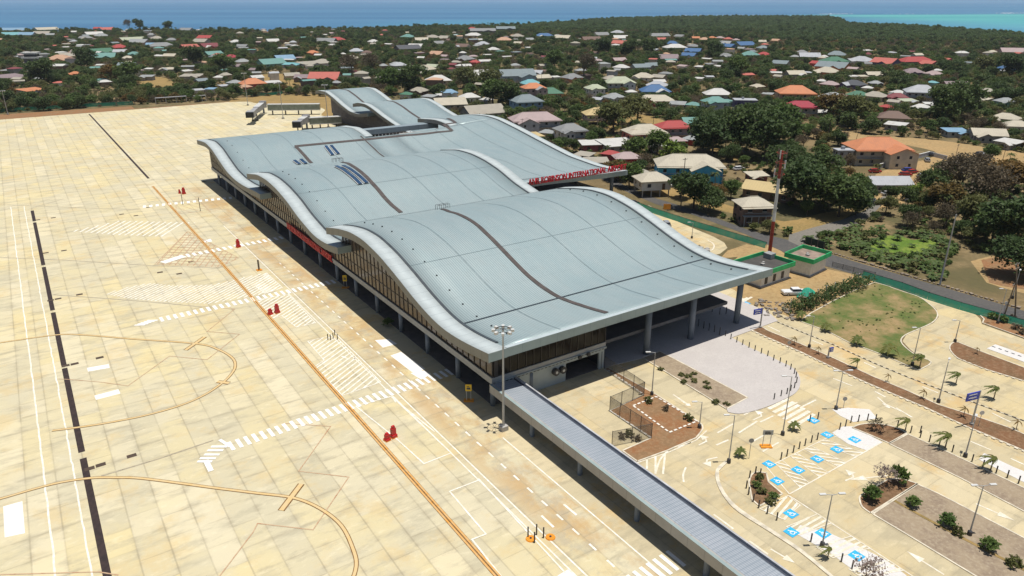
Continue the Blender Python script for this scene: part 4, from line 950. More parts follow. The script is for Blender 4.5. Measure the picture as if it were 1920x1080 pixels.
    if wp >= 30:
        near = py > 150
        nwx = max(2, min(5 if near else 3, int(w_/3.4))); 
        for fl in range(st_):
            z0 = base+1.0+2.95*fl
            for i in range(nwx):
                xx = -a+(i+.5)*2*a/nwx
                for s in ((-1,) if not near else (-1,)):
                    if fl == 0 and i == nwx//2 and near:
                        q = MB(); q.box(xx-.5, xx+.5, -b-.06, -b+.02, base+0.05, base+2.1); q.build("door", MATS.get("house_door") or M("house_door", (.09,.05,.03), .6), o); continue
                    q = MB(); q.box(xx-.6, xx+.6, -b-.05, -b+.02, z0, z0+1.15); wn = q.build("window", WGLASS, o)
                    if near and wp > 50:
                        q = MB(); q.box(xx-.7, xx+.7, -b-.09, -b-.04, z0-.12, z0); q.build("sill", WHITE, wn)
            for s in (-1, 1):
                n2 = 2 if near else 1
                for i in range(n2):
                    yy = -b+(i+.5)*2*b/n2; q = MB(); q.box(s*a-.04, s*a+.04, yy-.6, yy+.6, z0, z0+1.15); q.build("window", WGLASS, o)
        if near and wp > 48 and st_ == 2:
            q = MB(); q.box(-a, a, -b-1.6, -b, base+2.9, base+3.05)
            for i in range(5): xx = -a+.1+i*(2*a-.3)/4; q.box(xx, xx+.16, -b-1.55, -b-1.4, base, base+2.9)
            q.box(-a, a, -b-1.6, -b-1.52, base+3.9, base+4.0); q.build("balcony", wallmat("lg"), o)
            q = MB(); q.box(-A, A, -b-2.0, -b-ov+.1, e-.35, e-.2); q.build("awning", roofmat(rc), o)
    return o
H = house
def inpoly0(x, y): return x < 170 and y < 500 or (x > 150 and y < 100)
# by the airport road
H(1290,318,122,'cr','bb','h',2,10,"the bright blue building",0.5,lm=1); FOOT[-1] = FOOT[-1]
H(1222,352,60,'cr','wh','h',1,22,"the small raised house in front of the blue building",0.8,True); H(1202,328,38,'be','br','h',1,20,"the little shed roof before the blue building")
H(1443,358,92,'ye','br','g',1,-14,"the long brown shed beside the striped mast",0.55,lm=1); H(1411,392,58,'cr','br','h',2,24,"the weathered brown block house near the road",0.8,lm=1)
H(1175,298,48,'pk','cs','h',1,15,"crimson house behind the airport name"); H(1145,290,26,'rd','mr','h'); H(1118,304,42,'be','be','l',1,10); H(1096,292,26,'be','gy','l'); H(1418,330,34,'cr','mr','l',1,30,"the low roof under the big dark trees")
H(1160,272,72,'wh','gy','l',1,28,"the long open carport roof"); H(1110,272,44,'wh','mr','l',1,15); H(1207,256,72,'cr','co','h',2,24,"the coral two-storey block",0.66,lm=1); H(1262,246,62,'rd','pk','h',2,22,"the red-roofed two-storey house",0.6,lm=1); H(1304,232,54,'te','be','g',1,20); H(1342,234,46,'wh','co','g',1,24)
H(1232,274,26,'wh','wh','h'); H(1266,265,34,'pk','rd','h'); H(1295,262,24,'lg','rd','h')
H(1002,232,92,'pk','lt','h',2,14,"the large pink-roofed twin house",0.5,lm=1); H(967,240,40,'rd','br','h',1,20,"the bright red roof beside the terminal"); H(1000,256,34,'ye','lg','h',1,20); H(1068,252,52,'gy','wh','h',2,24,"the white house with a slate roof",lm=1); H(1126,224,66,'ye','pk','h',1,14,"the yellow-roofed salmon house",0.62,True,lm=1)
H(1416,214,58,'be','gy','g',1,30,"the low barn-like roof behind the trees"); H(1396,195,42,'lt','pu','f',2,10,"the dark purple flat-topped house",lm=1)
H(1340,198,44,'te','lt','h',2,20,"the teal roof with grey walls"); H(1300,198,26,'te','lg','h'); H(1228,190,72,'cr','cs','h',1,8,"the long cream roof over crimson walls",0.5,lm=1); H(1272,196,28,'lg','lt','g'); H(1228,172,56,'bl','bl','h',1,10,"the deep blue house",lm=1); H(1345,178,50,'wh','bg','h',1,14,"the white hip roof near the palms"); H(1352,192,44,'te','te','f')
H(1162,160,54,'pg','wh','h',2,12,"the pale green roofed villa",0.66,lm=1); H(1115,172,34,'pg','wh','h',2,20); H(1150,184,36,'lg','wh','h'); H(1145,149,26,'be','pk','h'); H(1206,146,36,'cr','wh','h'); H(1236,146,24,'be','be','h'); H(1235,154,22,'wh','wh','g'); H(1232,162,40,'lt','wh','h')
H(1030,176,48,'gn','pe','h',1,14,"the dark green hip roof",lm=1); H(1000,171,42,'og','pk','h',2,18,"the orange roof next to the green one"); H(986,196,54,'bg','lb','h',2,22,"the pale blue house below the terminal ridge",lm=1); H(994,158,36,'tq','wh','h'); H(968,146,62,'bg','lt','g',2,18,"the large slate-blue house",lm=1); H(1072,147,34,'gy','og','h'); H(1004,138,26,'lt','lg','h'); H(1016,147,28,'cr','cr','h'); H(955,166,32,'be','gy','h')
H(888,143,56,'wh','gy','h',1,8,"the wide white hip roof",lm=1); H(918,139,22,'wh','wh','h'); H(843,178,26,'lb','wh','h',2,15,"the light blue and white hip roof"); H(880,184,36,'wh','wh','h'); H(843,196,60,'cr','gy','g',1,12,"the pair of long cream gables"); H(912,188,20,'wh','cr','h'); H(905,212,78,'ye' if 0 else 'be','gy','g',1,26,"the broad tan roof beyond the terminal",0.7,lm=1)
H(822,152,46,'wh','cr','h',1,12,"the white roof behind the green trees"); H(763,178,22,'gn','wh','h'); H(786,172,32,'be','br','h'); H(806,182,26,'lg','gy','l'); H(798,131,34,'cr','gy','h'); H(775,128,20,'cr','cr','h'); H(742,122,20,'lg','lg','h')
# orange villa and its surroundings
H(1642,286,104,'og','cr','h',2,26,"the big orange-roofed villa",0.62,lm=1); H(1580,290,30,'lt','lg','f',2,26,"the grey annex of the orange villa"); H(1664,345,74,'lt','gy','g',1,28,"the grey gable workshop roof",0.62,lm=1); H(1902,316,40,'co','pk','h'); 
H(1490,180,66,'og','pe','h',2,14,"the cluster of orange roofs",0.7,lm=1); H(1500,207,58,'cs','cr','h',2,12,"the crimson hip roof on cream walls",0.6,lm=1); H(1560,184,42,'lg','be','h'); H(1548,190,18,'wh','wh','h'); H(1608,180,36,'gn','gy','h'); H(1640,182,40,'be','be','h'); H(1682,184,36,'mr','mr','h'); H(1684,175,24,'wh','wh','h'); H(1726,178,56,'lt','lt','h',2,10,"the pale grey house with many roofs",lm=1); H(1702,190,28,'pg','cr','l'); H(1744,196,20,'wh','wh','l')
H(1726,202,28,'wh','pu','h'); H(1662,202,20,'rd','rd','h'); H(1673,222,56,'br','be','h',1,10,"the rust-brown thatch-like roof",lm=1); H(1680,235,34,'wh','gy','l'); H(1790,247,38,'lb','lg','l'); H(1884,224,46,'cr','cr','h'); H(1905,238,46,'cr','wh','h'); H(1850,254,58,'cr','gy','g',1,20,"the grey block with a beige roof",lm=1); H(1893,268,40,'wh','gy','l'); H(1822,190,24,'cr','wh','h'); H(1850,172,26,'be','br','h'); H(1884,192,32,'lg','te','h')
# middle distance
for q in """1600 160 40 dk pu h|1556 160 30 pk mr h|1641 157 22 lg dk h|1626 166 14 wh wh h|1540 153 16 wh wh h|1790 162 42 mv br g|1748 156 12 tq tq h|1885 132 34 bl lt h|1860 98 14 cr cr h|1897 98 40 pk pk g|1710 137 34 mv pu h|1750 140 26 pk wh h|1757 133 12 wh wh h|1615 115 42 lt wh h|1660 118 42 co pu h|1715 116 62 rd pu h|1742 120 26 co mr h|1598 144 15 wh wh l|1617 144 16 cr cr l|1636 141 26 cr gy h|1550 136 40 cr og h|1490 140 32 cr gy h|1533 120 22 rd rd h|1563 116 44 gn gn h|1562 126 54 bg og h|1464 120 28 bg gy h|1490 107 14 lg gy h|1517 107 36 lt lg h|1545 107 13 wh wh h|1568 104 32 bg gy h|1503 99 18 wh wh h|1455 77 16 pe pe h|1420 163 22 cr cr h|1432 103 20 rd rd h|1405 104 30 te dk h|1430 91 20 bg gy h|1395 85 34 bl bg h|1366 88 26 bl bl h|1360 82 22 lg gy h|1427 79 16 cr wh h|1300 97 28 bl bl h|1265 90 40 wh lt h|1260 83 24 bl gy h|1300 88 20 gy gy h|1360 106 24 gy gy h|1292 105 26 bl lt h|1252 110 36 mv pu h|1330 121 14 wh gy l|1345 125 14 wh wh l|1312 126 16 wh gy l|1304 72 14 og pe h|1320 75 18 pe cr h|1335 72 14 og og h|1350 72 14 pk pe h|1365 74 14 co pe h|1380 76 12 pk pk h|1235 68 38 wh wh g|1240 75 18 co pk h|1275 69 18 wh wh g|1205 81 26 cr lg h|1163 82 28 co pk h|1163 72 26 wh wh h|1186 84 18 lt lt h|1127 66 26 wh wh h|1158 62 24 lt lt h|1108 75 34 cr pe h|1055 72 30 cr be h|1020 68 34 bl te h|992 75 16 wh wh h|970 69 22 wh lt h|972 82 16 cr pe h|992 90 12 wh wh l|995 101 8 wh wh l|1112 110 12 lt lg h|1160 114 24 pk mr h|1165 128 26 wh gy h|1200 127 30 bg bg h|1220 124 26 bg gy g|1310 148 12 wh wh l|1330 145 14 lt lt l|945 76 30 pe og h|925 94 20 wh gy h|905 84 24 lt lg h|868 88 26 wh wh g|885 55 16 rd rd h|888 67 30 wh cr h|835 72 22 be pe h|812 71 22 be be h|790 76 24 cr be h|765 70 24 te te h|822 82 22 wh wh h|780 88 26 wh lg g|820 102 26 pe pe h|834 106 14 pk pk h|790 109 12 wh wh h|764 92 46 dk dk h|872 112 30 gy br h|890 118 18 rd rd h|850 122 14 mr mr h|874 124 16 wh wh h|862 124 12 wh wh h|748 124 26 lt gy h|812 126 22 pg be h|700 79 18 wh wh h|668 97 24 lt te h|688 100 18 wh wh h|660 111 26 cr wh h|632 76 30 rd rd h|612 78 36 gy dk h|586 100 20 og co h|597 104 12 wh cr g|540 82 10 cr cr h|511 78 22 wh wh h|553 87 12 wh wh h|590 120 62 lt lt l|533 111 34 lb bl h|508 120 46 te te h|548 122 30 tq lt l|610 147 54 co gy h|547 143 26 be be h|570 147 30 mv br h|512 156 26 wh br l|474 158 46 og rd h|460 164 20 pe rd h|440 156 24 lg lb h|410 146 14 wh wh h|360 144 36 be gy l|316 131 28 cr gy l|350 134 18 wh wh l|276 145 22 lg gy l|280 130 12 wh wh l|240 125 32 bg pu g|190 123 16 wh gy l|142 139 18 og co h|59 171 40 og lt l|18 146 52 mv mv l|114 112 42 pe pe h|128 106 30 be pe h|148 99 24 pk pk h|188 99 40 gn gn h|164 106 24 cr cr h|196 108 40 te gn h|223 90 26 rd rd h|226 98 22 lt wh h|252 103 22 te te h|240 110 18 cr be h|243 117 12 cr be l|294 73 20 wh wh h|303 87 44 lt wh h|286 85 20 lb lt h|300 106 20 wh wh l|320 106 22 cr cr h|322 76 18 gy lg h|355 90 30 co mr h|392 88 32 mr rd h|378 79 28 lt lg h|386 72 26 rd mr h|400 103 30 te gn h|408 105 18 co mr h|434 109 24 cs cr h|455 117 24 lg cr h|455 88 20 gy dk h|442 80 20 wh wh h|450 63 12 wh wh h|350 57 24 gy lg h|248 76 46 pg be g|262 80 36 cr pk g|190 68 22 lg lt h|176 65 30 wh lg h|160 72 22 lt lg h|184 54 14 rd co g|200 56 28 co pk g|152 85 12 wh wh l|125 83 12 wh wh l|124 89 10 wh wh l|163 85 10 cr cr l|87 56 40 cr be g|80 64 28 wh be g|28 57 42 lb lt g|24 66 34 tq lg g|52 66 26 lb lg g|95 66 14 lg te g|36 107 14 lg lg l|45 104 18 lg lg l|395 168 14 lb wh l|420 162 16 lt gy l|372 170 12 lt wh l|495 58 8 cr cr h""".split("|"):
    a, b, c, r_, w_, ty = q.split(); H(int(a), int(b), int(c), r_, w_, ty)
# the hotel block on the skyline
nb = list(FOOT); er = random.Random(40)
for h0 in [h for h in list(HOUSES) if h['py'] > 62 and h['py'] < 300]:
    if er.random() < .34 and len(HOUSES) < 299:
        qx, qy = h0['px']+er.choice((-1,1))*(h0['w']/scale_at(h0['px'],h0['py'])*.75+er.uniform(2,8)), h0['py']+er.uniform(-4,5)
        x_, y_ = G(qx, qy, 2.2)
        if any((x_-f_[0])**2+(y_-f_[1])**2 < (f_[2]+4)**2 for f_ in FOOT) or inpoly0(x_, y_): continue
        H(qx, qy, er.uniform(8,15)*(1 if h0['py'] < 150 else 1.6), er.choice(('wh','lg','lt','be','gy','cr','br','wh')), er.choice(('wh','be','gy','br','lt','pk')), er.choice('lgh'))
H(948,56,34,'bg','dk','h',2,6,"the dark hotel with a grey pavilion roof",0.5,lm=1); H(905,60,50,'gy','dk','g',2,4)
# beyond some three hundred houses the rest of the town is one mass of small roofs
def small_houses():
    rs = random.Random(91); groups = {}; n = 0; tries = 0
    while n < 190 and tries < 9000:
        tries += 1; px = rs.uniform(0, 1920); py = 56+rs.random()**1.1*105
        if (px > 960 and py < 66) or (px > 1440 and py < 92) or py > 205-px*.045: continue
        x, y = G(px, py, 2.0); w_ = rs.uniform(5.5, 12.5); d = w_*rs.uniform(.55,.9)
        if inpoly0(x, y) or any((x-f_[0])**2+(y-f_[1])**2 < (f_[2]+w_*.6+3)**2 for f_ in FOOT): continue
        rz = -math.atan2(x, y)+R(rs.uniform(-45,45)); ca, sa = math.cos(rz), math.sin(rz); a, b = w_/2, d/2; e = rs.uniform(2.6,3.4) if rs.random() < .8 else 5.6; zt = e+rs.uniform(.5,2.0)
        rc = rs.choice(('wh','wh','lg','cr','be','lt','gy','wh','pk','br','te','co','be','lg','bg','mv','mr','pe')); wc = rs.choice(('wh','be','gy','lt','cr','br'))
        T_ = lambda u, v, z: (x+u*ca-v*sa, y+u*sa+v*ca, z)
        W_ = groups.setdefault(('w', wc), MB()); R_ = groups.setdefault(('r', rc), MB())
        P = [T_(-a,-b,0),T_(a,-b,0),T_(a,b,0),T_(-a,b,0)]; Q = [T_(-a,-b,e),T_(a,-b,e),T_(a,b,e),T_(-a,b,e)]
        for i in range(4): j = (i+1) % 4; W_.quad(P[i], P[j], Q[j], Q[i])
        A, B = a+.5, b+.5; ri = (A-B*.9) if rs.random() < .45 else A; ri = max(.2, ri); E = [T_(-A,-B,e),T_(A,-B,e),T_(A,B,e),T_(-A,B,e)]; q0, q1 = T_(-ri,0,zt), T_(ri,0,zt)
        R_.quad(E[0],E[1],q1,q0); R_.quad(E[1],E[2],q1); R_.quad(E[2],E[3],q0,q1); R_.quad(E[3],E[0],q0); R_.quad(*E[::-1])
        FOOT.append((x, y, w_*.56, rz, a, b)); SMALL.append((px, py, w_*.5/scale_at(px, py), x*math.sin(YAW)+y*math.cos(YAW), 3)); n += 1
    J = MB(); mats = []
    for k_, g in sorted(groups.items()):
        o_ = len(J.v); J.v += g.v; J.f += [tuple(i+o_ for i in f_) for f_ in g.f]; J.m += [len(mats)]*len(g.f); mats.append(roofmat(k_[1]) if k_[0] == 'r' else wallmat(k_[1]))
    tag(J.build("distant_houses", mats), "many small houses and sheds of the town too far off to single out", kind="stuff")
SMALL = []; small_houses()
# unique labels for every house
LMS = [h for h in HOUSES if h['lm']]
FWD = (math.sin(YAW), math.cos(YAW)); RGT = (math.cos(YAW), -math.sin(YAW))
def rel(h, l):
    dx, dy = h['x']-l['x'], h['y']-l['y']; f = dx*FWD[0]+dy*FWD[1]; s = dx*RGT[0]+dy*RGT[1]
    side = "apron side of" if s < 0 else "far side of"
    if abs(f) > abs(s)*1.6: return "behind" if f > 0 else "in front of"
    return ("seaward and west of" if f > 0 else "west of") if s < 0 else ("seaward and east of" if f > 0 else "east of")
used = set()
TYN = dict(h="hip", g="gable", l="lean-to", f="flat")
SHORT = {}
for h in HOUSES:
    if h['hint']: SHORT[id(h)] = h['hint']
for i, h in enumerate(HOUSES):
    walls = RN[h['wc']]+" walls"; sz = "two-storey house" if h['st'] == 2 else ("small house" if h['w'] < 11 else ("long house" if h['w'] > 24 else "house"))
    base = "%s with %s %s roof, %s" % (sz, RN[h['rc']], TYN[h['typ']], walls)
    if h['hint']:
        lab = "%s, with %s roof and %s walls" % (h['hint'], RN[h['rc']], RN[h['wc']])
        if lab.startswith("the "): lab = lab[4:]
    else:
        cand = sorted([l for l in HOUSES if l is not h], key=lambda l: math.hypot(l['px']-h['px'], (l['py']-h['py'])*3))
        lab = None
        for l in cand[:14]:
            ln = "the %s roof of the %s one" % (RN[l['rc']], RN[l['wc']]) if not l['lm'] else l['hint'].split(" with ")[0].split(" over ")[0]
            t_ = base+", "+rel(h, l)+" "+ln
            if t_ not in used and len(t_.replace("-", " ").split()) <= 19: lab = t_; break
        if lab is None: lab = base+", row "+str(i)
    lab = lab.replace("house with", "house,") if len(lab.split()) > 15 else lab
    if len(lab.replace("-", " ").split()) > 15: lab = lab.replace("two-storey house,", "tall house,").replace("seaward and ", "").replace(" walls,", " sides,")
    if len(lab.replace("-", " ").split()) > 16: lab = lab.replace(" of the ", " the ").replace(" sides,", ",")
    while lab in used: lab = lab.replace("house", "dwelling") if "dwelling" not in lab else lab+" again"
    wds = lab.split()
    if 0: lab = lab.replace(" walls,", ",").replace("seaward and ", "beyond and ")
    used.add(lab); tag(h['o'], lab, "house", "houses of the town beyond the airport")
    if h['st'] == 1 and h['w'] < 9: pass

# ------------------------------------------------------------------ vegetation
def crown_np(rng, R_, Hc, z0, ncl, per, leaf, flat=1.0, gap=0.0, up=0.5):
    """leaf faces in clumps spread through an uneven crown"""
    V = []; F = []
    lob = [(rng.uniform(-.45,.45)*R_, rng.uniform(-.45,.45)*R_, rng.uniform(0.25,.75)*Hc, rng.uniform(.45,.7)) for _ in range(6)]
    for _ in range(ncl):
        l = lob[rng.integers(len(lob))]; d = rng.normal(size=3); d /= np.linalg.norm(d); d[2] = abs(d[2])*1.0-0.25 if rng.random() < .8 else d[2]
        rad = (0.72+0.34*rng.random())
        c = np.array([l[0]+d[0]*R_*l[3]*rad, l[1]+d[1]*R_*l[3]*rad, z0+l[2]+d[2]*Hc*0.42*rad*flat])
        k = per; o = rng.normal(size=(k, 3))*np.array([1, 1, .7])*R_*0.11
        n = rng.normal(size=(k, 3)); n[:, 2] = np.abs(n[:, 2])+up; n /= np.linalg.norm(n, axis=1)[:, None]
        t = np.cross(n, rng.normal(size=(k, 3))); t /= np.linalg.norm(t, axis=1)[:, None]; b = np.cross(n, t); s = leaf*(0.6+0.8*rng.random((k, 1)))
        P = c+o; V.append(np.stack([P-t*s*.5, P-b*s*.32, P+t*s*.5, P+b*s*.32], 1).reshape(-1, 3))
    V = np.concatenate(V); return V
def leaf_mesh(name, V, mat):
    me = bpy.data.meshes.new(name); n = len(V)//4; me.vertices.add(len(V)); me.vertices.foreach_set("co", V.astype(np.float32).ravel())
    me.loops.add(n*4); me.loops.foreach_set("vertex_index", np.arange(n*4, dtype=np.int32)); me.polygons.add(n)
    me.polygons.foreach_set("loop_start", np.arange(0, n*4, 4, dtype=np.int32)); me.materials.append(mat); me.update(calc_edges=True); return me
def trunk_mb(rng, H_, r, spread, nb=5, z1=None):
    m = MB(); top = (rng.uniform(-.3,.3), rng.uniform(-.3,.3), H_*0.45); m.tube((0,0,0), top, r, r*.62, 7)
    for i in range(nb):
        a = 2*math.pi*i/nb+rng.uniform(-.4,.4); e = (top[0]+math.cos(a)*spread*.45, top[1]+math.sin(a)*spread*.45, H_*rng.uniform(.62,.82)); m.tube(top, e, r*.5, r*.16, 5)
        for q in (-.6,.6): m.tube(e, (e[0]+math.cos(a+q)*spread*.3, e[1]+math.sin(a+q)*spread*.3, e[2]+H_*.12), r*.16, r*.05, 4)
    return m
TREES = {}
def make_tree(key, name, mat, R_, H_, ncl, per, leaf, z0f=0.28, r=0.28, seed=1, up=0.5, far=(60, 7, 1.5)):
    rng = np.random.default_rng(seed); pr = random.Random(seed)
    V = crown_np(rng, R_, H_*(1-z0f), H_*z0f, ncl, per, leaf, up=up)
    root = bpy.data.objects.new(name, None); tr = trunk_mb(pr, H_, r, R_, 5); me = bpy.data.meshes.new("trunk"); me.from_pydata(tr.v, [], tr.f); me.materials.append(TRUNK)
    TREES[key] = dict(name=name, crown=leaf_mesh("crown", V, mat), trunk=me, R=R_, H=H_, n=0)
    V2 = crown_np(rng, R_, H_*(1-z0f*.6), H_*z0f*.6, far[0], far[1], leaf*far[2], up=up); fm = leaf_mesh("far_"+name, V2, mat)
    fo = bpy.data.objects.new("far_"+name+"_"+key, fm); TREES[key]['far'] = fo
    bpy.data.objects.remove(root)
make_tree("a", "broad_tree", L_DARK, 6.2, 9.5, 250, 26, 0.78, seed=1, far=(240, 9, 1.25))
make_tree("b", "round_tree", L_GREEN, 4.6, 7.5, 190, 22, 0.66, seed=2, far=(200, 9, 1.25))
make_tree("c", "olive_tree", L_OLIVE, 4.3, 7.0, 150, 20, 0.6, seed=3, far=(160, 9, 1.25))
make_tree("d", "bare_tree", L_DRY, 4.5, 7.5, 120, 16, 0.45, seed=4, up=0.1, far=(140, 9, 1.2))
make_tree("e", "rust_tree", L_RUST, 3.8, 6.0, 90, 20, 0.65, seed=5, far=(140, 9, 1.25))
make_tree("f", "dark_tree", L_DARK, 4.4, 8.5, 190, 24, 0.68, seed=6, far=(200, 9, 1.25))
make_tree("g", "lime_shrub_tree", L_LIME, 3.0, 4.2, 70, 20, 0.55, 0.12, 0.14, seed=8, far=(70, 8, 1.7))
def frond(m, base, ang, L, droop, w_, rise=0.35, n=7, wind=0.0):
    """one feather leaf: midrib with leaflets hanging both sides"""
    P = []
    for i in range(n+1):
        t = i/n; x = L*(t-0.12*t*t); z = rise*L*t-droop*L*t*t
        P.append(Vector((base[0]+math.cos(ang)*x-wind*t*t*L, base[1]+math.sin(ang)*x, base[2]+z)))
    sd_ = Vector((-math.sin(ang), math.cos(ang), 0))
    for i in range(n):
        t = (i+.5)/n; ww = w_*math.sin(math.pi*min(1, .18+t*.86))+.02; a, b = P[i], P[i+1]
        for s in (-1, 1): m.quad(tuple(a), tuple(b), tuple(b+sd_*s*ww+Vector((0,0,-ww*.55))+(b-a)*.3), tuple(a+sd_*s*ww+Vector((0,0,-ww*.55))+(b-a)*.3))
def make_palm(key, name, H_, L, nf, w_, r, lean=0.0, wind=0.0, seed=1, mat=None):
    pr = random.Random(seed); m = MB(); tm = MB(); n = 6; pts = [Vector((lean*H_*(i/n)**2, 0, H_*i/n)) for i in range(n+1)]
    for i in range(n): tm.tube(pts[i], pts[i+1], r*(1-.4*i/n), r*(1-.4*(i+1)/n), 7, cap=(i in (0, n-1)))
    for i in range(nf): frond(m, pts[-1], 2*math.pi*i/nf+pr.uniform(-.2,.2), L*pr.uniform(.8,1.1), pr.uniform(.5,1.1), w_, pr.uniform(.15,.8), wind=wind)
    me = bpy.data.meshes.new("crown"); me.from_pydata(m.v, [], m.f); me.materials.append(mat or L_PALM); t2 = bpy.data.meshes.new("trunk"); t2.from_pydata(tm.v, [], tm.f); t2.materials.append(PTRUNK)
    j = MB(); j.v = m.v+tm.v; j.f = m.f+[tuple(i+len(m.v) for i in f) for f in tm.f]; j.m = [0]*len(m.f)+[1]*len(tm.f)
    jm = bpy.data.meshes.new("far_"+name); jm.from_pydata(j.v, [], j.f); jm.materials.append(mat or L_PALM); jm.materials.append(PTRUNK); jm.polygons.foreach_set("material_index", j.m)
    TREES[key] = dict(name=name, crown=me, trunk=t2, R=L, H=H_, n=0, far=bpy.data.objects.new("far_"+name+"_"+key, jm))
make_tree("h", "mangrove_tree", L_MANG, 4.8, 7.0, 120, 18, 0.7, seed=17, far=(200, 9, 1.3))
make_palm("p", "coconut_palm", 8.5, 3.4, 15, .42, .22, .10, seed=3, mat=leafmat("leaves_coconut", (.06,.09,.02), (.09,.12,.03), (.12,.13,.03)))
make_palm("q", "young_palm", 1.9, 1.35, 9, .24, .09, 0.0, 1.05, seed=5); make_palm("r", "small_palm", 1.2, 1.35, 10, .22, .10, 0.0, 0.0, seed=6); make_palm("s", "withered_palm", 1.4, 1.0, 5, .10, .06, 0.0, .3, seed=7, mat=L_RUST)
make_palm("z", "banana_plant", 1.3, 2.1, 8, .42, .16, 0.0, 0.05, seed=9, mat=leafmat("leaves_banana", (.07,.13,.03), (.10,.16,.04), (.16,.17,.06)))
def plant(key, x, y, s=1.0, sz=None, rz=None, label=None, cat="tree", group=None, z=0.0):
    T_ = TREES[key]; T_['n'] += 1; o = bpy.data.objects.new(T_['name'], None); COL.objects.link(o); o.location = (x, y, z)
    o.scale = (s, s, sz or s); o.rotation_euler = (0, 0, tr_.uniform(0, 6.28) if rz is None else rz); o.empty_display_size = .3
    for nm in ("trunk", "crown"): c = bpy.data.objects.new(nm, T_[nm]); COL.objects.link(c); c.parent = o
    return tag(o, label, cat, group)
tr_ = random.Random(21)
def inpoly(x, y, P):
    c = False; j = len(P)-1
    for i in range(len(P)):
        if (P[i][1] > y) != (P[j][1] > y) and x < (P[j][0]-P[i][0])*(y-P[i][1])/(P[j][1]-P[i][1])+P[i][0]: c = not c
        j = i
    return c
AIR = [(-400,-300),(-400,512),(-30,505),(60,500),(112,492),(150,500),(175,470),(195,430)]+PTS((640,196),(700,178),(760,190))+[(158,300)]+PTS((905,232),(950,262),(1010,290),(1100,318),(1180,350),(1230,372),(1300,393),(1400,430),(1448,443),(1490,453),(1530,468),(1600,489),(1700,518),(1800,547),(1920,582),(2100,635),(2600,800))+[(400,-300)]
KEEP = [AIR, PTS((1478,452),(1500,462),(1560,438),(1620,416),(1640,398),(1680,360),(1700,345),(1665,345),(1620,396),(1520,428)), PTS((1530,238),(1580,246),(1660,255),(1750,262),(1840,275),(1930,290),(1930,314),(1860,302),(1800,312),(1745,325),(1755,350),(1700,372),(1640,372),(1640,340),(1655,320),(1580,262)),
        PTS((1180,348),(1230,362),(1280,378),(1380,402),(1470,432),(1500,440),(1580,412),(1600,392),(1540,400),(1470,415),(1400,395),(1300,365),(1240,345)), PTS((1215,215),(1260,235),(1250,255),(1190,245),(1150,215)), PTS((1840,488),(1900,478),(1960,500),(1990,545),(1900,540),(1855,530)),
        PTS((1500,440),(1600,425),(1690,430),(1760,455),(1745,475),(1720,520),(1640,505),(1560,480),(1500,460)), PTS((255,148),(310,145),(330,165),(300,175),(265,165)), PTS((480,140),(560,140),(580,165),(480,160))]
def clash(x, y, r_):
    for K in KEEP:
        if inpoly(x, y, K): return True
    for fx, fy, fr, rz, a, b in FOOT:
        dx, dy = x-fx, y-fy
        if abs(dx) < fr+r_+3 and abs(dy) < fr+r_+3:
            # keep the side of each house that faces the airport open
            ux, uy = dx*math.cos(rz)+dy*math.sin(rz), -dx*math.sin(rz)+dy*math.cos(rz)
            if abs(ux) < a+r_*0.45 and -b-r_*1.1-2.5 < uy < b+r_*0.4: return True
    return False
from mathutils import noise as mn
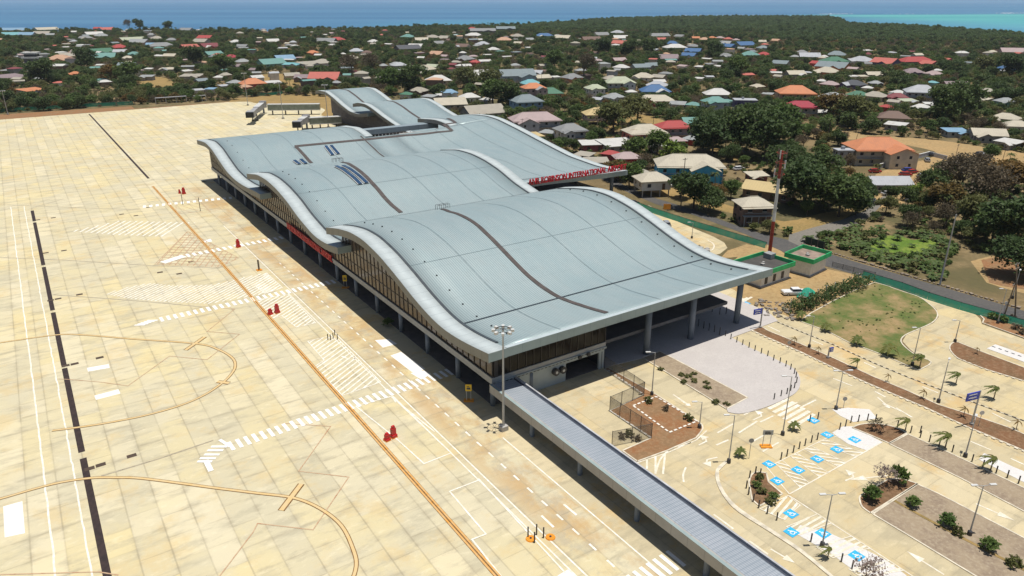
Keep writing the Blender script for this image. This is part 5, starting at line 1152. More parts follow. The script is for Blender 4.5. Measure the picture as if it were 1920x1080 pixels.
# trees one can pick out, by the foot and size seen in the photo: (foot x, foot y, crown width, kind, how it reads)
PICK = [(1386,287,74,'f',"very dark dense tree behind the low barn roof"),(1335,292,80,'a',"broad dark tree behind the blue building"),(1432,300,80,'f',"dark tree between the dense crowns and the striped mast"),(1460,268,78,'b',"mid green tree behind the mast top"),(1405,262,60,'f',"rounded dark crown standing over the pink walls"),
 (1505,392,96,'a',"huge dark mango tree beside the side lane"),(1572,406,86,'a',"second huge dark tree at the bend of the side lane"),(1528,356,58,'f',"dark crown in front of the orange villa"),(1470,330,60,'a',"dark tree behind the cream barn roof"),(1604,404,46,'a',"dark tree nearest the workshop roof"),
 (1300,392,60,'f',"dark tree by the road in front of the brown block house"),(1328,398,50,'a',"dark low tree beside the roadside pole"),(1275,372,40,'b',"green tree in front of the blue wall"),(1232,292,48,'b',"bright green tree before the coral block"),(1262,300,46,'g',"bright bush beside the coral block"),(1190,300,44,'b',"green tree behind the crimson house"),
 (1180,352,48,'b',"green tree behind the airport name"),(1160,340,40,'e',"yellowish tree at the end of the airport name"),(1150,250,60,'c',"olive tree below the yellow-roofed house"),(1195,235,56,'c',"tree between the yellow roof and the coral block"),(1345,378,34,'e',"rusty round tree before the blue building"),
 (1745,372,46,'f',"narrow dark tree beside the dry thicket"),(1712,376,40,'g',"small light tree at the edge of the dirt yard"),(1880,470,90,'f',"dark tree at the edge of the red bank"),(1905,520,80,'a',"dark tree beside the red earth bank"),(1860,455,70,'b',"green tree above the plantation"),(1825,430,60,'c',"olive tree behind the tall pole"),(1850,395,84,'d',"bare brown tree in the dry thicket"),(1795,370,76,'d',"bare grey tree in the dry thicket by the dirt yard"),(1890,380,80,'e',"rusty tree at the edge of the dry thicket"),(1770,400,60,'e',"rusty low tree below the bare ones"),(1820,350,60,'d',"bare tree beside the rubble"),
 (732,176,56,'b',"bright green tree behind the pier roof"),(770,176,54,'f',"dark tree behind the pier roof"),(700,140,60,'d',"greyish bare tree behind the coral roof"),(660,142,56,'d',"bare brown tree beside the coral roof"),(925,200,50,'b',"green tree behind the tan roof"),(955,205,44,'f',"dark green tree beside the pale blue house"),(877,166,54,'c',"olive tree below the wide white roof"),(915,172,50,'c',"olive tree beside the wide white roof"),
 (1095,150,52,'d',"bare tall brown tree behind the pale green villa"),(1040,130,90,'b',"bright green broad tree behind the slate-blue house"),(1560,225,60,'e',"yellowish tree before the crimson roof"),(1600,235,60,'c',"olive tree beside the dirt field"),(1770,232,86,'f',"very dark wide tree beside the brown thatch-like roof"),(1800,222,70,'f',"dark tree behind the beige block roof"),(1380,145,60,'b',"green tree beyond the purple house"),(1340,112,40,'f',"dark tree among the blue roofs"),
 (1130,105,80,'f',"dark mass of crown behind the white roofs"),(1180,108,70,'f',"dark crown beside the dark mass"),(1215,105,60,'f',"very dark crown before the blue roofs"),(365,125,60,'f',"dark round tree beyond the red earth strip"),(165,130,60,'f',"dark tree behind the peach roof"),(420,140,60,'b',"green tree behind the orange roof by the apron"),(210,155,64,'e',"rusty tree beyond the apron fence"),(245,160,56,'b',"green round tree beyond the apron fence"),(80,160,56,'f',"dark tree beside the orange low roof"),
 (243,56,30,'d',"tall feathery tree standing above the sea line"),(262,57,24,'f',"tall dark tree above the sea line"),(316,58,24,'f',"dark lone tree against the sea"),(1890,150,70,'f',"dark tree behind the blue house at the shore road"),(1840,140,60,'c',"olive crown near the shore road")]
for (px, py, wd, k, lab) in PICK:
    x, y = G(px, py); T_ = TREES[k]; s = wd*1.18*scale_at(px, py)/(2.0*T_['R']); 
    s = min(s, 2.2); plant(k, x, y, s, s*(1.15 if "tall" in lab else 0.98), label=lab, group="trees among the houses"); FOOT.append((x, y, T_['R']*s*.35, 0, T_['R']*s*.3, T_['R']*s*.3))
for (px, py, hh, lab) in ((1804,425,40,"coconut palm rising beside the tall leaning pole"),(1888,316,30,"coconut palm in front of the cream roofs"),(1340,355,34,"coconut palm beside the blue building"),(1322,215,26,"dead-looking palm before the teal roof"),(1690,318,0,""),(832,190,24,"yellowish palm beside the light blue roof"),(1318,352,26,"second palm behind the blue building")):
    if hh: x, y = G(px, py); s = max(.55, min(1.2, hgt(px, py, py-hh)/9.5)); plant('p', x, y, s, label=lab, cat="palm tree")
# scatter: the nearer ones are trees of their own, the many beyond them one mass
cand = []
sr = random.Random(77)
f = 175.0
while f < 3300:
    sp = 7.2 if f < 420 else (8.6 if f < 900 else (11.5 if f < 2000 else 14))
    half = 1.05*f+60; r_ = -half
    while r_ < half:
        ff = f+sr.uniform(-.45,.45)*sp; rr_ = r_+sr.uniform(-.45,.45)*sp; x = ff*FWD[0]+rr_*RGT[0]; y = ff*FWD[1]+rr_*RGT[1]; r_ += sp
        if not inpoly(x, y, land): continue
        px, py = PX(x, y, 0)
        if px < -260 or px > 2300 or py > 820: continue
        v = mn.noise(Vector((x*.011, y*.011, 0)))+0.5*mn.noise(Vector((x*.035, y*.035, 3)))
        wood = py < 78 and px > 960 and not (py > 60 and px < 1440)
        shore_w = py < 62
        den = 0.98+0.9*v if f > 380 else 0.62+1.1*v
        if wood or shore_w: den = 2.0
        if sr.random() > den: continue
        cand.append((ff, x, y, px, py, wood, v))
    f += sp
cand.sort(key=lambda c: c[0])
HV = [(h['px'], h['py'], max(7.0, h['w']/scale_at(h['px'], h['py'])*.5), (h['x']*FWD[0]+h['y']*FWD[1]), 4 if h['py'] < 110 else 7) for h in HOUSES]+SMALL
def open_view(ff, px, py, R_, Hh):
    """how tall a tree here may be before it would hide a house the photo shows"""
    k = FOC/math.sqrt(ff*ff+3600); rw = R_*k; top = py-Hh*k; lim = 1.0
    for hx, hy, hw, hf, mg in HV:
        if hf > ff-4 and abs(px-hx) < hw+rw*.55 and hy-mg < py and top < hy+mg*.45: lim = min(lim, (py-hy-mg*.45)/(Hh*k))
    return lim
far_pts = []; n_ind = 0; LMN = {}
for (ff, x, y, px, py, wood, v) in cand:
    u = mn.noise(Vector((x*.02+50, y*.02, 7))); q = sr.random()
    if wood: k = 'h' if q < .84 else ('b' if q < .93 else 'f')
    else: k = ('a' if q < .18 else 'f' if q < .36 else 'b' if q < .62 else 'c' if q < .84 else 'd' if q < .94 else 'e') if u > -0.12 else ('d' if q < .26 else 'c' if q < .56 else 'e' if q < .70 else 'f' if q < .86 else 'b')
    T_ = TREES[k]; s = sr.uniform(.55, 1.05)*(0.80 if ff < 420 else .92)*(1.0 if not wood else 1.1)
    if sr.random() < .045 and not wood: k = 'p'; s = sr.uniform(.7, 1.0)
    if clash(x, y, T_['R']*s): 
        s *= 0.5; k = 'g' if k in 'bce' else k
        if sr.random() < .5 or clash(x, y, TREES[k]['R']*s): continue
    lv = open_view(ff, px, py, TREES[k]['R']*s, TREES[k]['H']*s)
    if lv < 0.2: continue
    s *= lv
    if n_ind < 215 and not wood and -20 < px < 1940:
        n_ind += 1; T_ = TREES[k]
        l = min(HOUSES, key=lambda h: (h['x']-x)**2+(h['y']-y)**2+(0 if h['hint'] else 3000)); nm = l['hint'] or "the %s roof with %s walls" % (RN[l['rc']], RN[l['wc']])
        nm = nm.split(" with ")[0].split(" over ")[0]
        kd = dict(a="broad dark green tree", b="mid green tree", c="olive green tree", d="dry brownish tree", e="rust-tinged tree", f="dark dense tree", g="light green shrubby tree", p="coconut palm")[k]
        lab = "%s near %s" % (kd, nm); plant(k, x, y, s, s*sr.uniform(.85,1.15), label=lab, cat="tree" if k != 'p' else "palm tree", group=lab.replace("tree near", "trees near").replace("palm near", "palms near"))
    else: far_pts.append((x, y, s*(1.0 if ff < 900 else 1.12), 'abcdefghp'.index(k)))
def scatter(name, pts, keys, label, protos=None):
    """one mass of many plants: points carrying the copies"""
    pr = protos or [TREES[k]['far'] for k in keys]; cc = bpy.data.collections.new(name+"_kinds")
    order = sorted(range(len(pr)), key=lambda i: pr[i].name); remap = {i: n for n, i in enumerate(order)}
    for o in pr: cc.objects.link(o)
    me = bpy.data.meshes.new(name); me.vertices.add(len(pts)); me.vertices.foreach_set("co", np.array([(p[0], p[1], 0.0) for p in pts], dtype=np.float32).ravel())
    for nm, ty, vals in (("k", 'INT', [remap[p[3]] for p in pts]), ("s", 'FLOAT', [p[2] for p in pts])):
        a = me.attributes.new(nm, ty, 'POINT'); a.data.foreach_set("value", vals)
    o = bpy.data.objects.new(name, me); COL.objects.link(o)
    ng = bpy.data.node_groups.new(name, 'GeometryNodeTree'); ng.interface.new_socket("Geometry", in_out='INPUT', socket_type='NodeSocketGeometry'); ng.interface.new_socket("Geometry", in_out='OUTPUT', socket_type='NodeSocketGeometry')
    N = ng.nodes; L = ng.links; gi = N.new("NodeGroupInput"); go = N.new("NodeGroupOutput"); ip = N.new("GeometryNodeInstanceOnPoints"); ci = N.new("GeometryNodeCollectionInfo")
    ci.inputs["Collection"].default_value = cc; ci.inputs["Separate Children"].default_value = True; ci.inputs["Reset Children"].default_value = True
    na = N.new("GeometryNodeInputNamedAttribute"); na.data_type = 'INT'; na.inputs[0].default_value = "k"; nb = N.new("GeometryNodeInputNamedAttribute"); nb.data_type = 'FLOAT'; nb.inputs[0].default_value = "s"
    rv = N.new("FunctionNodeRandomValue"); rv.data_type = 'FLOAT'; rv.inputs[3].default_value = 6.283; cx = N.new("ShaderNodeCombineXYZ")
    L.new(gi.outputs[0], ip.inputs["Points"]); L.new(ci.outputs[0], ip.inputs["Instance"]); ip.inputs["Pick Instance"].default_value = True
    L.new(na.outputs[0], ip.inputs["Instance Index"]); L.new(nb.outputs[0], ip.inputs["Scale"]); L.new(rv.outputs[1], cx.inputs[2]); L.new(cx.outputs[0], ip.inputs["Rotation"]); L.new(ip.outputs[0], go.inputs[0])
    md = o.modifiers.new("scatter", 'NODES'); md.node_group = ng
    return tag(o, label, kind="stuff")
scatter("woodland", far_pts, 'abcdefghp', "tree cover running between the houses out to the wooded point and shore")
# low scrub on the dry ground
make_tree("u", "scrub_bush", L_OLIVE, 1.5, 1.5, 26, 12, 0.5, 0.0, 0.05, seed=12, far=(26, 9, 1.1)); make_tree("w", "dry_bush", L_DRY, 1.3, 1.2, 26, 10, 0.4, 0.0, 0.04, seed=13, far=(24, 9, 1.1)); make_tree("x", "green_bush", L_GREEN, 1.5, 1.6, 30, 12, 0.45, 0.0, 0.05, seed=14, far=(28, 9, 1.1))
pts = []; f = 175.0
while f < 640:
    half = 1.0*f+50; r_ = -half; sp = 3.4 if f < 420 else 4.8
    while r_ < half:
        ff = f+sr.uniform(-.5,.5)*sp; rr_ = r_+sr.uniform(-.5,.5)*sp; x = ff*FWD[0]+rr_*RGT[0]; y = ff*FWD[1]+rr_*RGT[1]; r_ += sp
        v = mn.noise(Vector((x*.02, y*.02, 9)))
        if sr.random() > .38+.9*v or clash(x, y, .8): continue
        px, py = PX(x, y, 0)
        if px < -260 or px > 2300: continue
        pts.append((x, y, sr.uniform(.5, 1.3), 0 if sr.random() < .45 else (1 if sr.random() < .55 else 2)))
    f += sp
for _ in range(520):
    px, py = sr.uniform(0, 700), 0; t_ = sr.random(); py = 205-px*0.045-sr.uniform(0, 26); x, y = G(px, py)
    if not inpoly(x, y, AIR): pts.append((x, y, sr.uniform(.6,1.4), 0 if sr.random() < .5 else 1))
scatter("scrub", pts, 'uwx', "low scrub and bushes over the dry ground between houses and road")
pts = []; LP_ = PTS((1505,601),(1560,568),(1640,533),(1695,549),(1738,570),(1752,588),(1720,614),(1692,634),(1700,656),(1738,680),(1720,690),(1652,662),(1590,640))
lx = [p[0] for p in LP_]; ly = [p[1] for p in LP_]
for _ in range(1500):
    if sr.random() < .8: continue
    x, y = sr.uniform(min(lx), max(lx)), sr.uniform(min(ly), max(ly)); v = mn.noise(Vector((x*.12, y*.12, 4)))
    if inpoly(x, y, LP_) and sr.random() < .35+v: pts.append((x, y, sr.uniform(.08,.18), 2 if v > .05 else (0 if sr.random() < .4 else 1)))
scatter("lawn_weeds", pts, 'uwx', "weeds and rough tufts in the patchy lawn")
# plantation beside the road
FIELD = PTS((1506,448),(1560,438),(1600,428),(1690,432),(1775,448),(1790,480),(1765,532),(1700,512),(1640,493),(1560,469),(1510,457))
BG_ = PTS((1630,468),(1655,447),(1685,442),(1755,455),(1745,474),(1700,482),(1650,478))
pts = []
xs = [p[0] for p in FIELD]; ys = [p[1] for p in FIELD]; y = min(ys)
while y < max(ys):
    x = min(xs)
    while x < max(xs):
        a, b = x+sr.uniform(-.7,.7), y+sr.uniform(-.7,.7); x += 1.9
        if inpoly(a, b, FIELD) and (not inpoly(a, b, BG_) or sr.random() < .12) and sr.random() < .85: pts.append((a, b, sr.uniform(.5, 1.05), 0 if sr.random() < .62 else (1 if sr.random() < .6 else 2)))
    y += 1.9
scatter("plantation", pts, None, "rows of banana plants and green bushes filling the roadside plot", [TREES['z']['far'], bpy.data.objects.new("far_plot_bush", TREES['x']['far'].data), bpy.data.objects.new("far_plot_scrub", TREES['u']['far'].data)])

# ------------------------------------------------------------------ lamps, masts, poles
def lamp(px, py, top, lab, arm=1.5, ang=None, double=False):
    x, y = G(px, py); h = hgt(px, py, top); o = empty("street_lamp", (x, y, 0.1), R(150) if ang is None else R(ang), lab, "street lamp", "street lamps of the forecourt and car park")
    m = MB(); m.tube((0,0,0),(0,0,.55),.30,.26,12); m.build("base", CONC if "pale" in lab else DARKM, o)
    m = MB(); m.tube((0,0,.5),(0,0,h),.10,.055,8); m.build("pole", POLE, o)
    for s in ((1,-1) if double else (1,)):
        m = MB(); m.tube((0,0,h-.05),(s*arm*.55,0,h+.12),.04,.035,6); a = m.build("arm", POLE, o)
        m = MB(); m.box(s*arm*.5 if s > 0 else -arm*1.02, s*arm*1.02 if s > 0 else -arm*.5, -.16, .16, h+.08, h+.19); m.build("lamp_head", LAMPH, a)
lamp(1222,741,662,"street lamp at the corner of the shaded gravel bed by the service yard")
lamp(1311,803,755,"short lamp on the rounded tip of the brown yard bed")
lamp(1366,868,780,"street lamp where the white curved kerb begins")
lamp(1467,816,707,"tall lamp between the zebra crossing and the young palm")
lamp(1567,768,697,"lamp at the edge of the white paving below the median", double=True)
lamp(1759,755,680,"lamp in the long brown median near the two windblown palms", ang=20)
lamp(1517,652,594,"lamp in the narrow upper end of the long brown median")
lamp(1710,685,616,"lamp at the lower corner of the patchy lawn")
lamp(1790,642,602,"lamp on the round nose of the upper road island")
lamp(1870,607,543,"lamp in the red verge below the green net fence")
lamp(1541,1025,929,"lamp beside the blue bays of the lower parking row", double=True)
lamp(1817,1004,912,"lamp between the clipped shrubs of the gravel strip", double=True)
lamp(1809,857,788,"lamp on the palm row above the upper gravel strip", ang=20)
lamp(1297,447,418,"lamp on the turning loop beyond the main roof"); lamp(1898,560,505,"lamp on the road verge above the green net fence",ang=200)
def highmast(px, py, h, lab, s=1.0):
    x, y = G(px, py); o = empty("floodlight_mast", (x, y, 0), 0, lab, "floodlight mast", "floodlight masts along the apron")
    m = MB(); m.box(-.55,.55,-.55,.55,0,.8); m.build("base", CONC, o); m = MB(); m.tube((0,0,.8),(0,0,h),.20,.11,10); m.build("pole", POLE, o)
    m = MB(); n = 10
    for i in range(n): a, b = 2*math.pi*i/n, 2*math.pi*(i+1)/n; m.tube((1.1*math.cos(a),1.1*math.sin(a),h),(1.1*math.cos(b),1.1*math.sin(b),h),.05,k=5); m.tube((0,0,h+.1),(1.1*math.cos(a),1.1*math.sin(a),h),.03,k=4)
    m.build("ring", DARKM, o)
    for i in range(8):
        a = 2*math.pi*i/8+.2; m = MB(); m.box(1.35*math.cos(a)-.26,1.35*math.cos(a)+.26,1.35*math.sin(a)-.2,1.35*math.sin(a)+.2,h-.32,h+.05, a, (1.35*math.cos(a),1.35*math.sin(a))); m.build("floodlight", LAMPH, o)
highmast(944,806,16.6,"tall floodlight mast standing beside the covered walkway")
highmast(465,198,19,"thin floodlight mast at the rounded far corner of the apron"); highmast(531,223,19,"floodlight mast beside the nearer boarding bridge"); highmast(616,240,21,"floodlight mast in front of the pier roofs"); highmast(15,215,13,"floodlight mast on the red earth strip at the far apron edge")
def upole(px, py, top, lab, lean=0.0, r=.17, arms=1, mat=None):
    x, y = G(px, py); h = hgt(px, py, top)
    if lean > 100: lean = (lean-PX(x, y, h)[0])*scale_at(px, py)
    o = empty("utility_pole", (x, y, 0), 0, lab, "utility pole", "utility poles of the town")
    m = MB(); m.tube((0,0,0),(lean*RGT[0],lean*RGT[1],h),r,r*.6,8); m.build("pole", mat or TWOOD, o)
    for i in range(arms):
        z = h-.5-.9*i; k = z/h; m = MB(); m.box(lean*RGT[0]*k-.9,lean*RGT[0]*k+.9,lean*RGT[1]*k-.06,lean*RGT[1]*k+.06,z,z+.12); c = m.build("crossarm", TWOOD, o)
        m = MB(); 
        for q in (-.8,-.3,.3,.8): m.tube((lean*RGT[0]*k+q,lean*RGT[1]*k,z+.12),(lean*RGT[0]*k+q,lean*RGT[1]*k,z+.32),.05,k=5)
        m.build("insulators", LAMPH, c)
upole(1762,535,402,"tall pole leaning over the plantation",1793,.22,0,POLE); upole(1276,392,296,"roadside pole in front of the blue building",1285); upole(1880,600,530,"pole at the bend of the road verge",.5); upole(1903,600,492,"pole with crossarms beside the red earth bank",1908,.16,2)
upole(1570,272,243,"thin pole at the near side of the dirt field",.8,.12); upole(1604,265,241,"thin pole standing inside the dirt field",.9,.12); upole(1790,300,270,"pole between the rubble and the parked cars",.2,.12); upole(1880,300,272,"pole behind the rubble heap",.2,.12)
upole(1693,415,372,"leaning pole beside the workshop roof",1700,.12); upole(1075,130,95,"slender pole behind the slate-blue house",0,.12,1); upole(1015,165,135,"pole between the turquoise and slate houses",0,.12,1); upole(979,268,222,"pole behind the bright red roof",0,.12,1); upole(333,98,70,"pole among the maroon roofs",0,.14,1); upole(642,168,140,"pole behind the coral roof",.6,.12,1)
upole(1866,135,104,"pole in the dark trees by the shore road",0,.14,0); upole(1797,122,96,"pole rising from the dark wood",0,.14,0); upole(1225,232,200,"pole in the dry clearing",0,.12,1)
# striped communications mast
x, y = G(1441,489); o = empty("communications_mast", (x, y, 0), 0, "tall communications mast banded red and white with clustered antennas", "radio mast"); h = hgt(1441,489,283); k_ = (1467-PX(x, y, h)[0])*scale_at(1441,489); lx, ly = k_*RGT[0], k_*RGT[1]
RB_ = M("mast_red", (.30,.035,.02), .6, var=.2); WB_ = M("mast_white", (.66,.66,.64), .6)
cuts = [0, .375, .76, 1.0]
for i, (a, b) in enumerate(zip(cuts, cuts[1:])):
    m = MB(); m.tube((lx*a,ly*a,h*a),(lx*b,ly*b,h*b),(.46-.16*a),(.46-.16*b),12); m.build("mast_section", WB_ if i == 1 else RB_, o)
for k in range(9):
    a = 2*math.pi*k/9; z = h*(.80+.17*(k % 3)/2); m = MB(); cx, cy = lx*z/h+1.1*math.cos(a), ly*z/h+1.1*math.sin(a); m.box(cx-.16,cx+.16,cy-.1,cy+.1,z-.9,z+1.1,a,(cx,cy)); pn = m.build("antenna", LAMPH if k % 2 else TWOOD, o)
    m = MB(); m.tube((lx*z/h,ly*z/h,z),(cx,cy,z),.05,k=5); m.build("bracket", DARKM, pn)
for z in (h*.80,h*.9,h*.985):
    m = MB(); n = 9
    for i in range(n): a, b = 2*math.pi*i/n, 2*math.pi*(i+1)/n; m.tube((lx*z/h+1.2*math.cos(a),ly*z/h+1.2*math.sin(a),z),(lx*z/h+1.2*math.cos(b),ly*z/h+1.2*math.sin(b),z),.06,k=4)
    m.build("platform_ring", RB_, o)
# control tower of the old field
x, y = G(66,132); o = empty("control_tower", (x, y, 0), -YAW+.2, "pale airport control tower with a wide cab, far beyond the apron", "control tower"); s = scale_at(66,132); h = hgt(66,132,95)
m = MB(); m.box(-5.5,5.5,-5,5,0,h*.62); m.build("shaft", M("tower_shaft",(.16,.15,.16),.8), o); m = MB(); m.box(-7,7,-6,6,h*.62,h*.70); m.build("gallery", wallmat("wh"), o); m = MB(); m.box(-4.8,4.8,-4.2,4.2,h*.70,h*.84); m.build("cab_glass", WGLASS, o)
m = MB(); m.box(-6,6,-5,5,h*.84,h*.93); m.build("cab_roof", wallmat("wh"), o); m = MB(); m.tube((0,0,h*.93),(0,0,h*1.12),.3,k=5); m.build("aerial", DARKM, o)

# ------------------------------------------------------------------ bollards, barriers, signs
def bollard(px, py, lab, h=1.15, g="black bollards round the plaza"):
    x, y = G(px, py); o = empty("bollard", (x, y, 0.05), 0, lab, "bollard", g)
    m = MB(); m.tube((0,0,0),(0,0,h),.09,.09,8); m.build("post", DARKM, o); m = MB(); m.tube((0,0,h),(0,0,h+.06),.105,.06,8); m.build("cap", DARKM, o)
for q in ((1360,631),(1370,637),(1381,643),(1392,648),(1404,653),(1415,659),(1427,664),(1439,669),(1450,677),(1462,682),(1473,688),(1482,694),(1489,702),(1492,709),(1493,719),(1489,729),(1482,734),(1475,740),(1464,744),(1451,750)): bollard(*q, "black bollard on the curved edge of the pale plaza")
for q in ((1286,596),(1298,603),(1309,613),(1319,617),(1329,621),(1339,624),(1349,629),(1322,583),(1335,586),(1349,591),(1361,590)): bollard(*q, "black bollard in the shade under the roof corner", 1.6, "bollards in the shade of the roof")
for q in ((1464,862),(1475,856),(1487,849),(1498,842),(1509,836),(1521,830),(1532,825),(1574,806),(1585,800),(1595,793),(1609,791),(1626,789),(1641,790)): bollard(*q, "black bollard along the head of the blue parking bays", g="bollards at the head of the parking bays")
for q in ((1518,791),(1533,786),(1425,893),(1416,889),(1405,897),(1399,916),(1403,928),(1412,941),(1422,953),(1438,964),(1456,976),(1520,1016),(1577,1054),(1597,1067)): bollard(*q, "black bollard round the crescent bed and lower bays", g="bollards by the crescent bed")
for q in ((1707,812),(1725,821),(1742,829),(1760,838),(1785,848),(1822,866),(1842,877),(1867,888),(1888,896),(1909,907),(1682,802),(1725,812)): bollard(*q, "black bollard along the palm side of the gravel strip", g="bollards beside the upper gravel strip")
for q in ((615,637),(620,638),(625,635),(628,629),(633,637)): bollard(*q, "thin black post at the tip of the hatched marking", 1.1, "posts at the hatched marking")
for q in ((990,1008),(1002,1018),(1006,1003),(1019,1009)): bollard(*q, "black post between the two orange discs", 1.5, "posts at the orange discs")
for q in ((376,396),(343,384)): bollard(*q, "thin dark post at the distant crossing", 4.2, "posts at the far crossing")
def barrier(px, py, h, wd, lab):
    x, y = G(px, py); o = empty("safety_barrier", (x, y, 0.06), R(12), lab, "safety barrier", "red water-filled barriers on the apron"); m = MB()
    for z0, z1, a, b in ((0,.25*h,wd*.40,.40),(.25*h,.8*h,wd*.32,.26),(.8*h,h,wd*.22,.17)):
        m.box(-a,a,-b,b,z0,z1)
    m.build("barrier_body", REDB, o); m = MB(); m.box(-wd*.45,wd*.45,-.45,.45,-.03,.05); m.build("foot", ORG, o)
barrier(726,826,1.25,1.0,"shorter of two red barriers beside the orange line by the stand box"); barrier(738,820,1.9,1.1,"taller of two red barriers beside the orange line by the stand box")
barrier(507,590,1.25,1.2,"smaller red barrier on the hatched marking by the orange line"); barrier(520,587,2.0,1.2,"larger red barrier on the hatched marking by the orange line"); barrier(447,464,2.2,1.3,"red barrier at the end of the middle zebra crossing"); barrier(345,364,2.2,1.4,"red barrier near the distant post and crossing"); barrier(337,363,1.4,.7,"small dark red barrier by the distant post")
def disc(px, py, lab):
    x, y = G(px, py); o = empty("base_disc", (x, y, 0.04), 0, lab, "weighted base", "orange weighted discs"); m = MB(); m.tube((0,0,0),(0,0,.12),.62,.55,16); m.build("disc", ORG, o); m = MB(); m.tube((0,0,.12),(0,0,.2),.14,k=8); m.build("socket", DARKM, o)
disc(995,1011,"orange weighted disc beside the black posts"); disc(1032,1008,"yellow-orange disc off the double white line")
def tsign(px, py, h, face, lab, wd=.8, ph=.9, basec=ORG, blue=False):
    x, y = G(px, py); o = empty("standing_sign", (x, y, 0.05), -YAW, lab, "standing sign"); m = MB(); m.box(-.8,.8,-.45,.45,0,.16); m.build("base", basec, o)
    for s in (-1,1): m = MB(); m.box(s*wd*.35-.04,s*wd*.35+.04,-.04,.04,.16,h); m.build("leg", POLE, o)
    m = MB(); m.box(-wd/2,wd/2,-.07,-.03,h-ph,h); p_ = m.build("sign_face", face, o)
    m = MB(); m.box(-wd*.3,wd*.3,-.085,-.072,h-ph*.75,h-ph*.45); m.box(-wd*.3,wd*.15,-.085,-.072,h-ph*.35,h-ph*.25); m.build("symbol", DARKM, p_)
tsign(879,752,3.0,YEL,"yellow sign on an orange base in the shade beside the walkway corner",1.0,1.2); tsign(648,540,3.0,YEL,"yellow sign under the terminal edge beside the columns",.9,1.4); tsign(1436,838,2.8,POLE,"grey board on twin legs with an orange base at the car park entry",1.5,.8)
x, y = G(486,507); o = empty("marker_post", (x,y,0.05),0,"brown marker post with an orange foot by the service road","marker post"); m = MB(); m.box(-.18,.18,-.14,.14,.15,2.6); m.build("post", TWOOD, o); m = MB(); m.box(-.6,.6,-.6,.6,0,.15); m.build("foot", ORG, o)
def bluesign(px, py, top, lab, sw, sh, side=-1, off=0.0):
    x, y = G(px, py); h = hgt(px, py, top); o = empty("direction_sign", (x, y, .1), -YAW+.35, lab, "direction sign", "blue direction signs"); m = MB(); m.tube((0,0,0),(0,0,h),.14,.12,8); m.build("post", POLE, o); m = MB(); m.tube((0,0,0),(0,0,.3),.3,k=10); m.build("base", CONC, o)
    m = MB(); a, b = (side*sw, -.15) if side < 0 else (.15, sw); m.box(a,b,-.08,.08,h-sh-.1,h-.1); p_ = m.build("sign_face", BLUES, o)
    m = MB(); c_ = (a+b)/2; w2 = abs(b-a)
    for i in range(2): zz = h-.35-i*sh*.42; m.box(c_-w2*.36,c_+w2*.30,-.1,-.082,zz-.12,zz); 
    m.quad((c_-w2*.05,-.1,h-sh*.9),(c_+w2*.12,-.1,h-sh*.75),(c_-w2*.05,-.1,h-sh*.6)); m.build("sign_lettering", WHITE, p_)
bluesign(1821,797,733,"large blue road sign on a grey post in the brown median",2.6,1.3); bluesign(1425,615,578,"blue road sign beside the last portico column",2.0,1.1); bluesign(1552,672,652,"small blue sign on two posts in the median",.9,.9,1)
def signpost(px, py, top, lab):
    x, y = G(px, py); h = hgt(px, py, top); o = empty("traffic_sign", (x, y, .05), -YAW, lab, "traffic sign", "small round traffic signs"); m = MB(); m.tube((0,0,0),(0,0,h),.045,k=6); m.build("post", POLE, o)
    m = MB(); m.tube((0,-.05,h-.3),(0,.0,h-.3),.36,k=14); m.build("sign_face", LAMPH if "pale" in lab else CONC, o)
signpost(1404,860,823,"round sign seen from behind beside the twin-legged board"); signpost(1581,765,745,"round sign on the white paving below the median"); signpost(1834,800,771,"small pale sign behind the large blue road sign"); signpost(1826,800,820,"") if 0 else None; signpost(1880,592,566,"pale round sign at the verge below the net fence"); signpost(1478,655,640,"thin sign post in the upper end of the median")
# ------------------------------------------------------------------ landscaping plants
tr_ = random.Random(5)
for (px, py, k, s, lab) in ((1792,720,'q',1.0,"windblown young palm, first of two on the pale verge by the lamp"),(1863,748,'q',1.05,"windblown young palm, second on the pale verge by the large blue sign"),(1606,690,'q',.85,"windblown palm in the road lane beyond the median"),(1697,808,'q',1.0,"windblown palm behind the crescent soil bed of the car park"),(1772,840,'q',1.15,"windblown palm on the bollard row of the upper gravel strip"),(1857,882,'q',1.05,"windblown palm at the far end of the bollard row"),
    (1488,807,'r',.9,"small palm beside the zebra crossing lamp"),(1387,856,'r',.85,"small palm beside the round sign by the curved kerb"),(1502,600,'r',1.2,"yellow-green palm at the top corner of the lawn"),(1548,622,'r',1.15,"yellow-green palm on the lower edge of the lawn"),(1606,648,'r',1.25,"green palm halfway along the lawn edge"),(1665,668,'r',1.5,"dark green palm near the end of the lawn"),(1724,690,'q',1.2,"windblown palm at the pointed end of the lawn"),
    (1489,647,'s',1.0,"withered palm beside the thin sign post"),(1534,664,'s',.9,"withered palm in the upper median"),(1664,716,'s',.9,"withered palm in the middle of the median"),(1730,748,'s',1.0,"withered palm near the lamp of the median"),(1806,782,'s',1.1,"withered palm beside the large blue road sign"),(1831,664,'s',.8,"small plant on the upper road island"),(1552,1046,'q',.7,"dark stunted palm beside the lower bay lamp"),(1905,805,'s',1.0,"withered palm at the frame end of the median")):
    x, y = G(px, py); plant(k, x, y, s, label=lab, cat="palm", rz=-YAW+tr_.uniform(-.15,.15), z=.05)
def shrub(key, px, py, s, lab, sz=None, cat="shrub"):
    x, y = G(px, py); return plant(key, x, y, s, sz, label=lab, cat=cat, z=.08)
for k_, n_ in (('x',"green_shrub"),('u',"olive_shrub"),('w',"dry_shrub")): TREES[k_]['name'] = n_
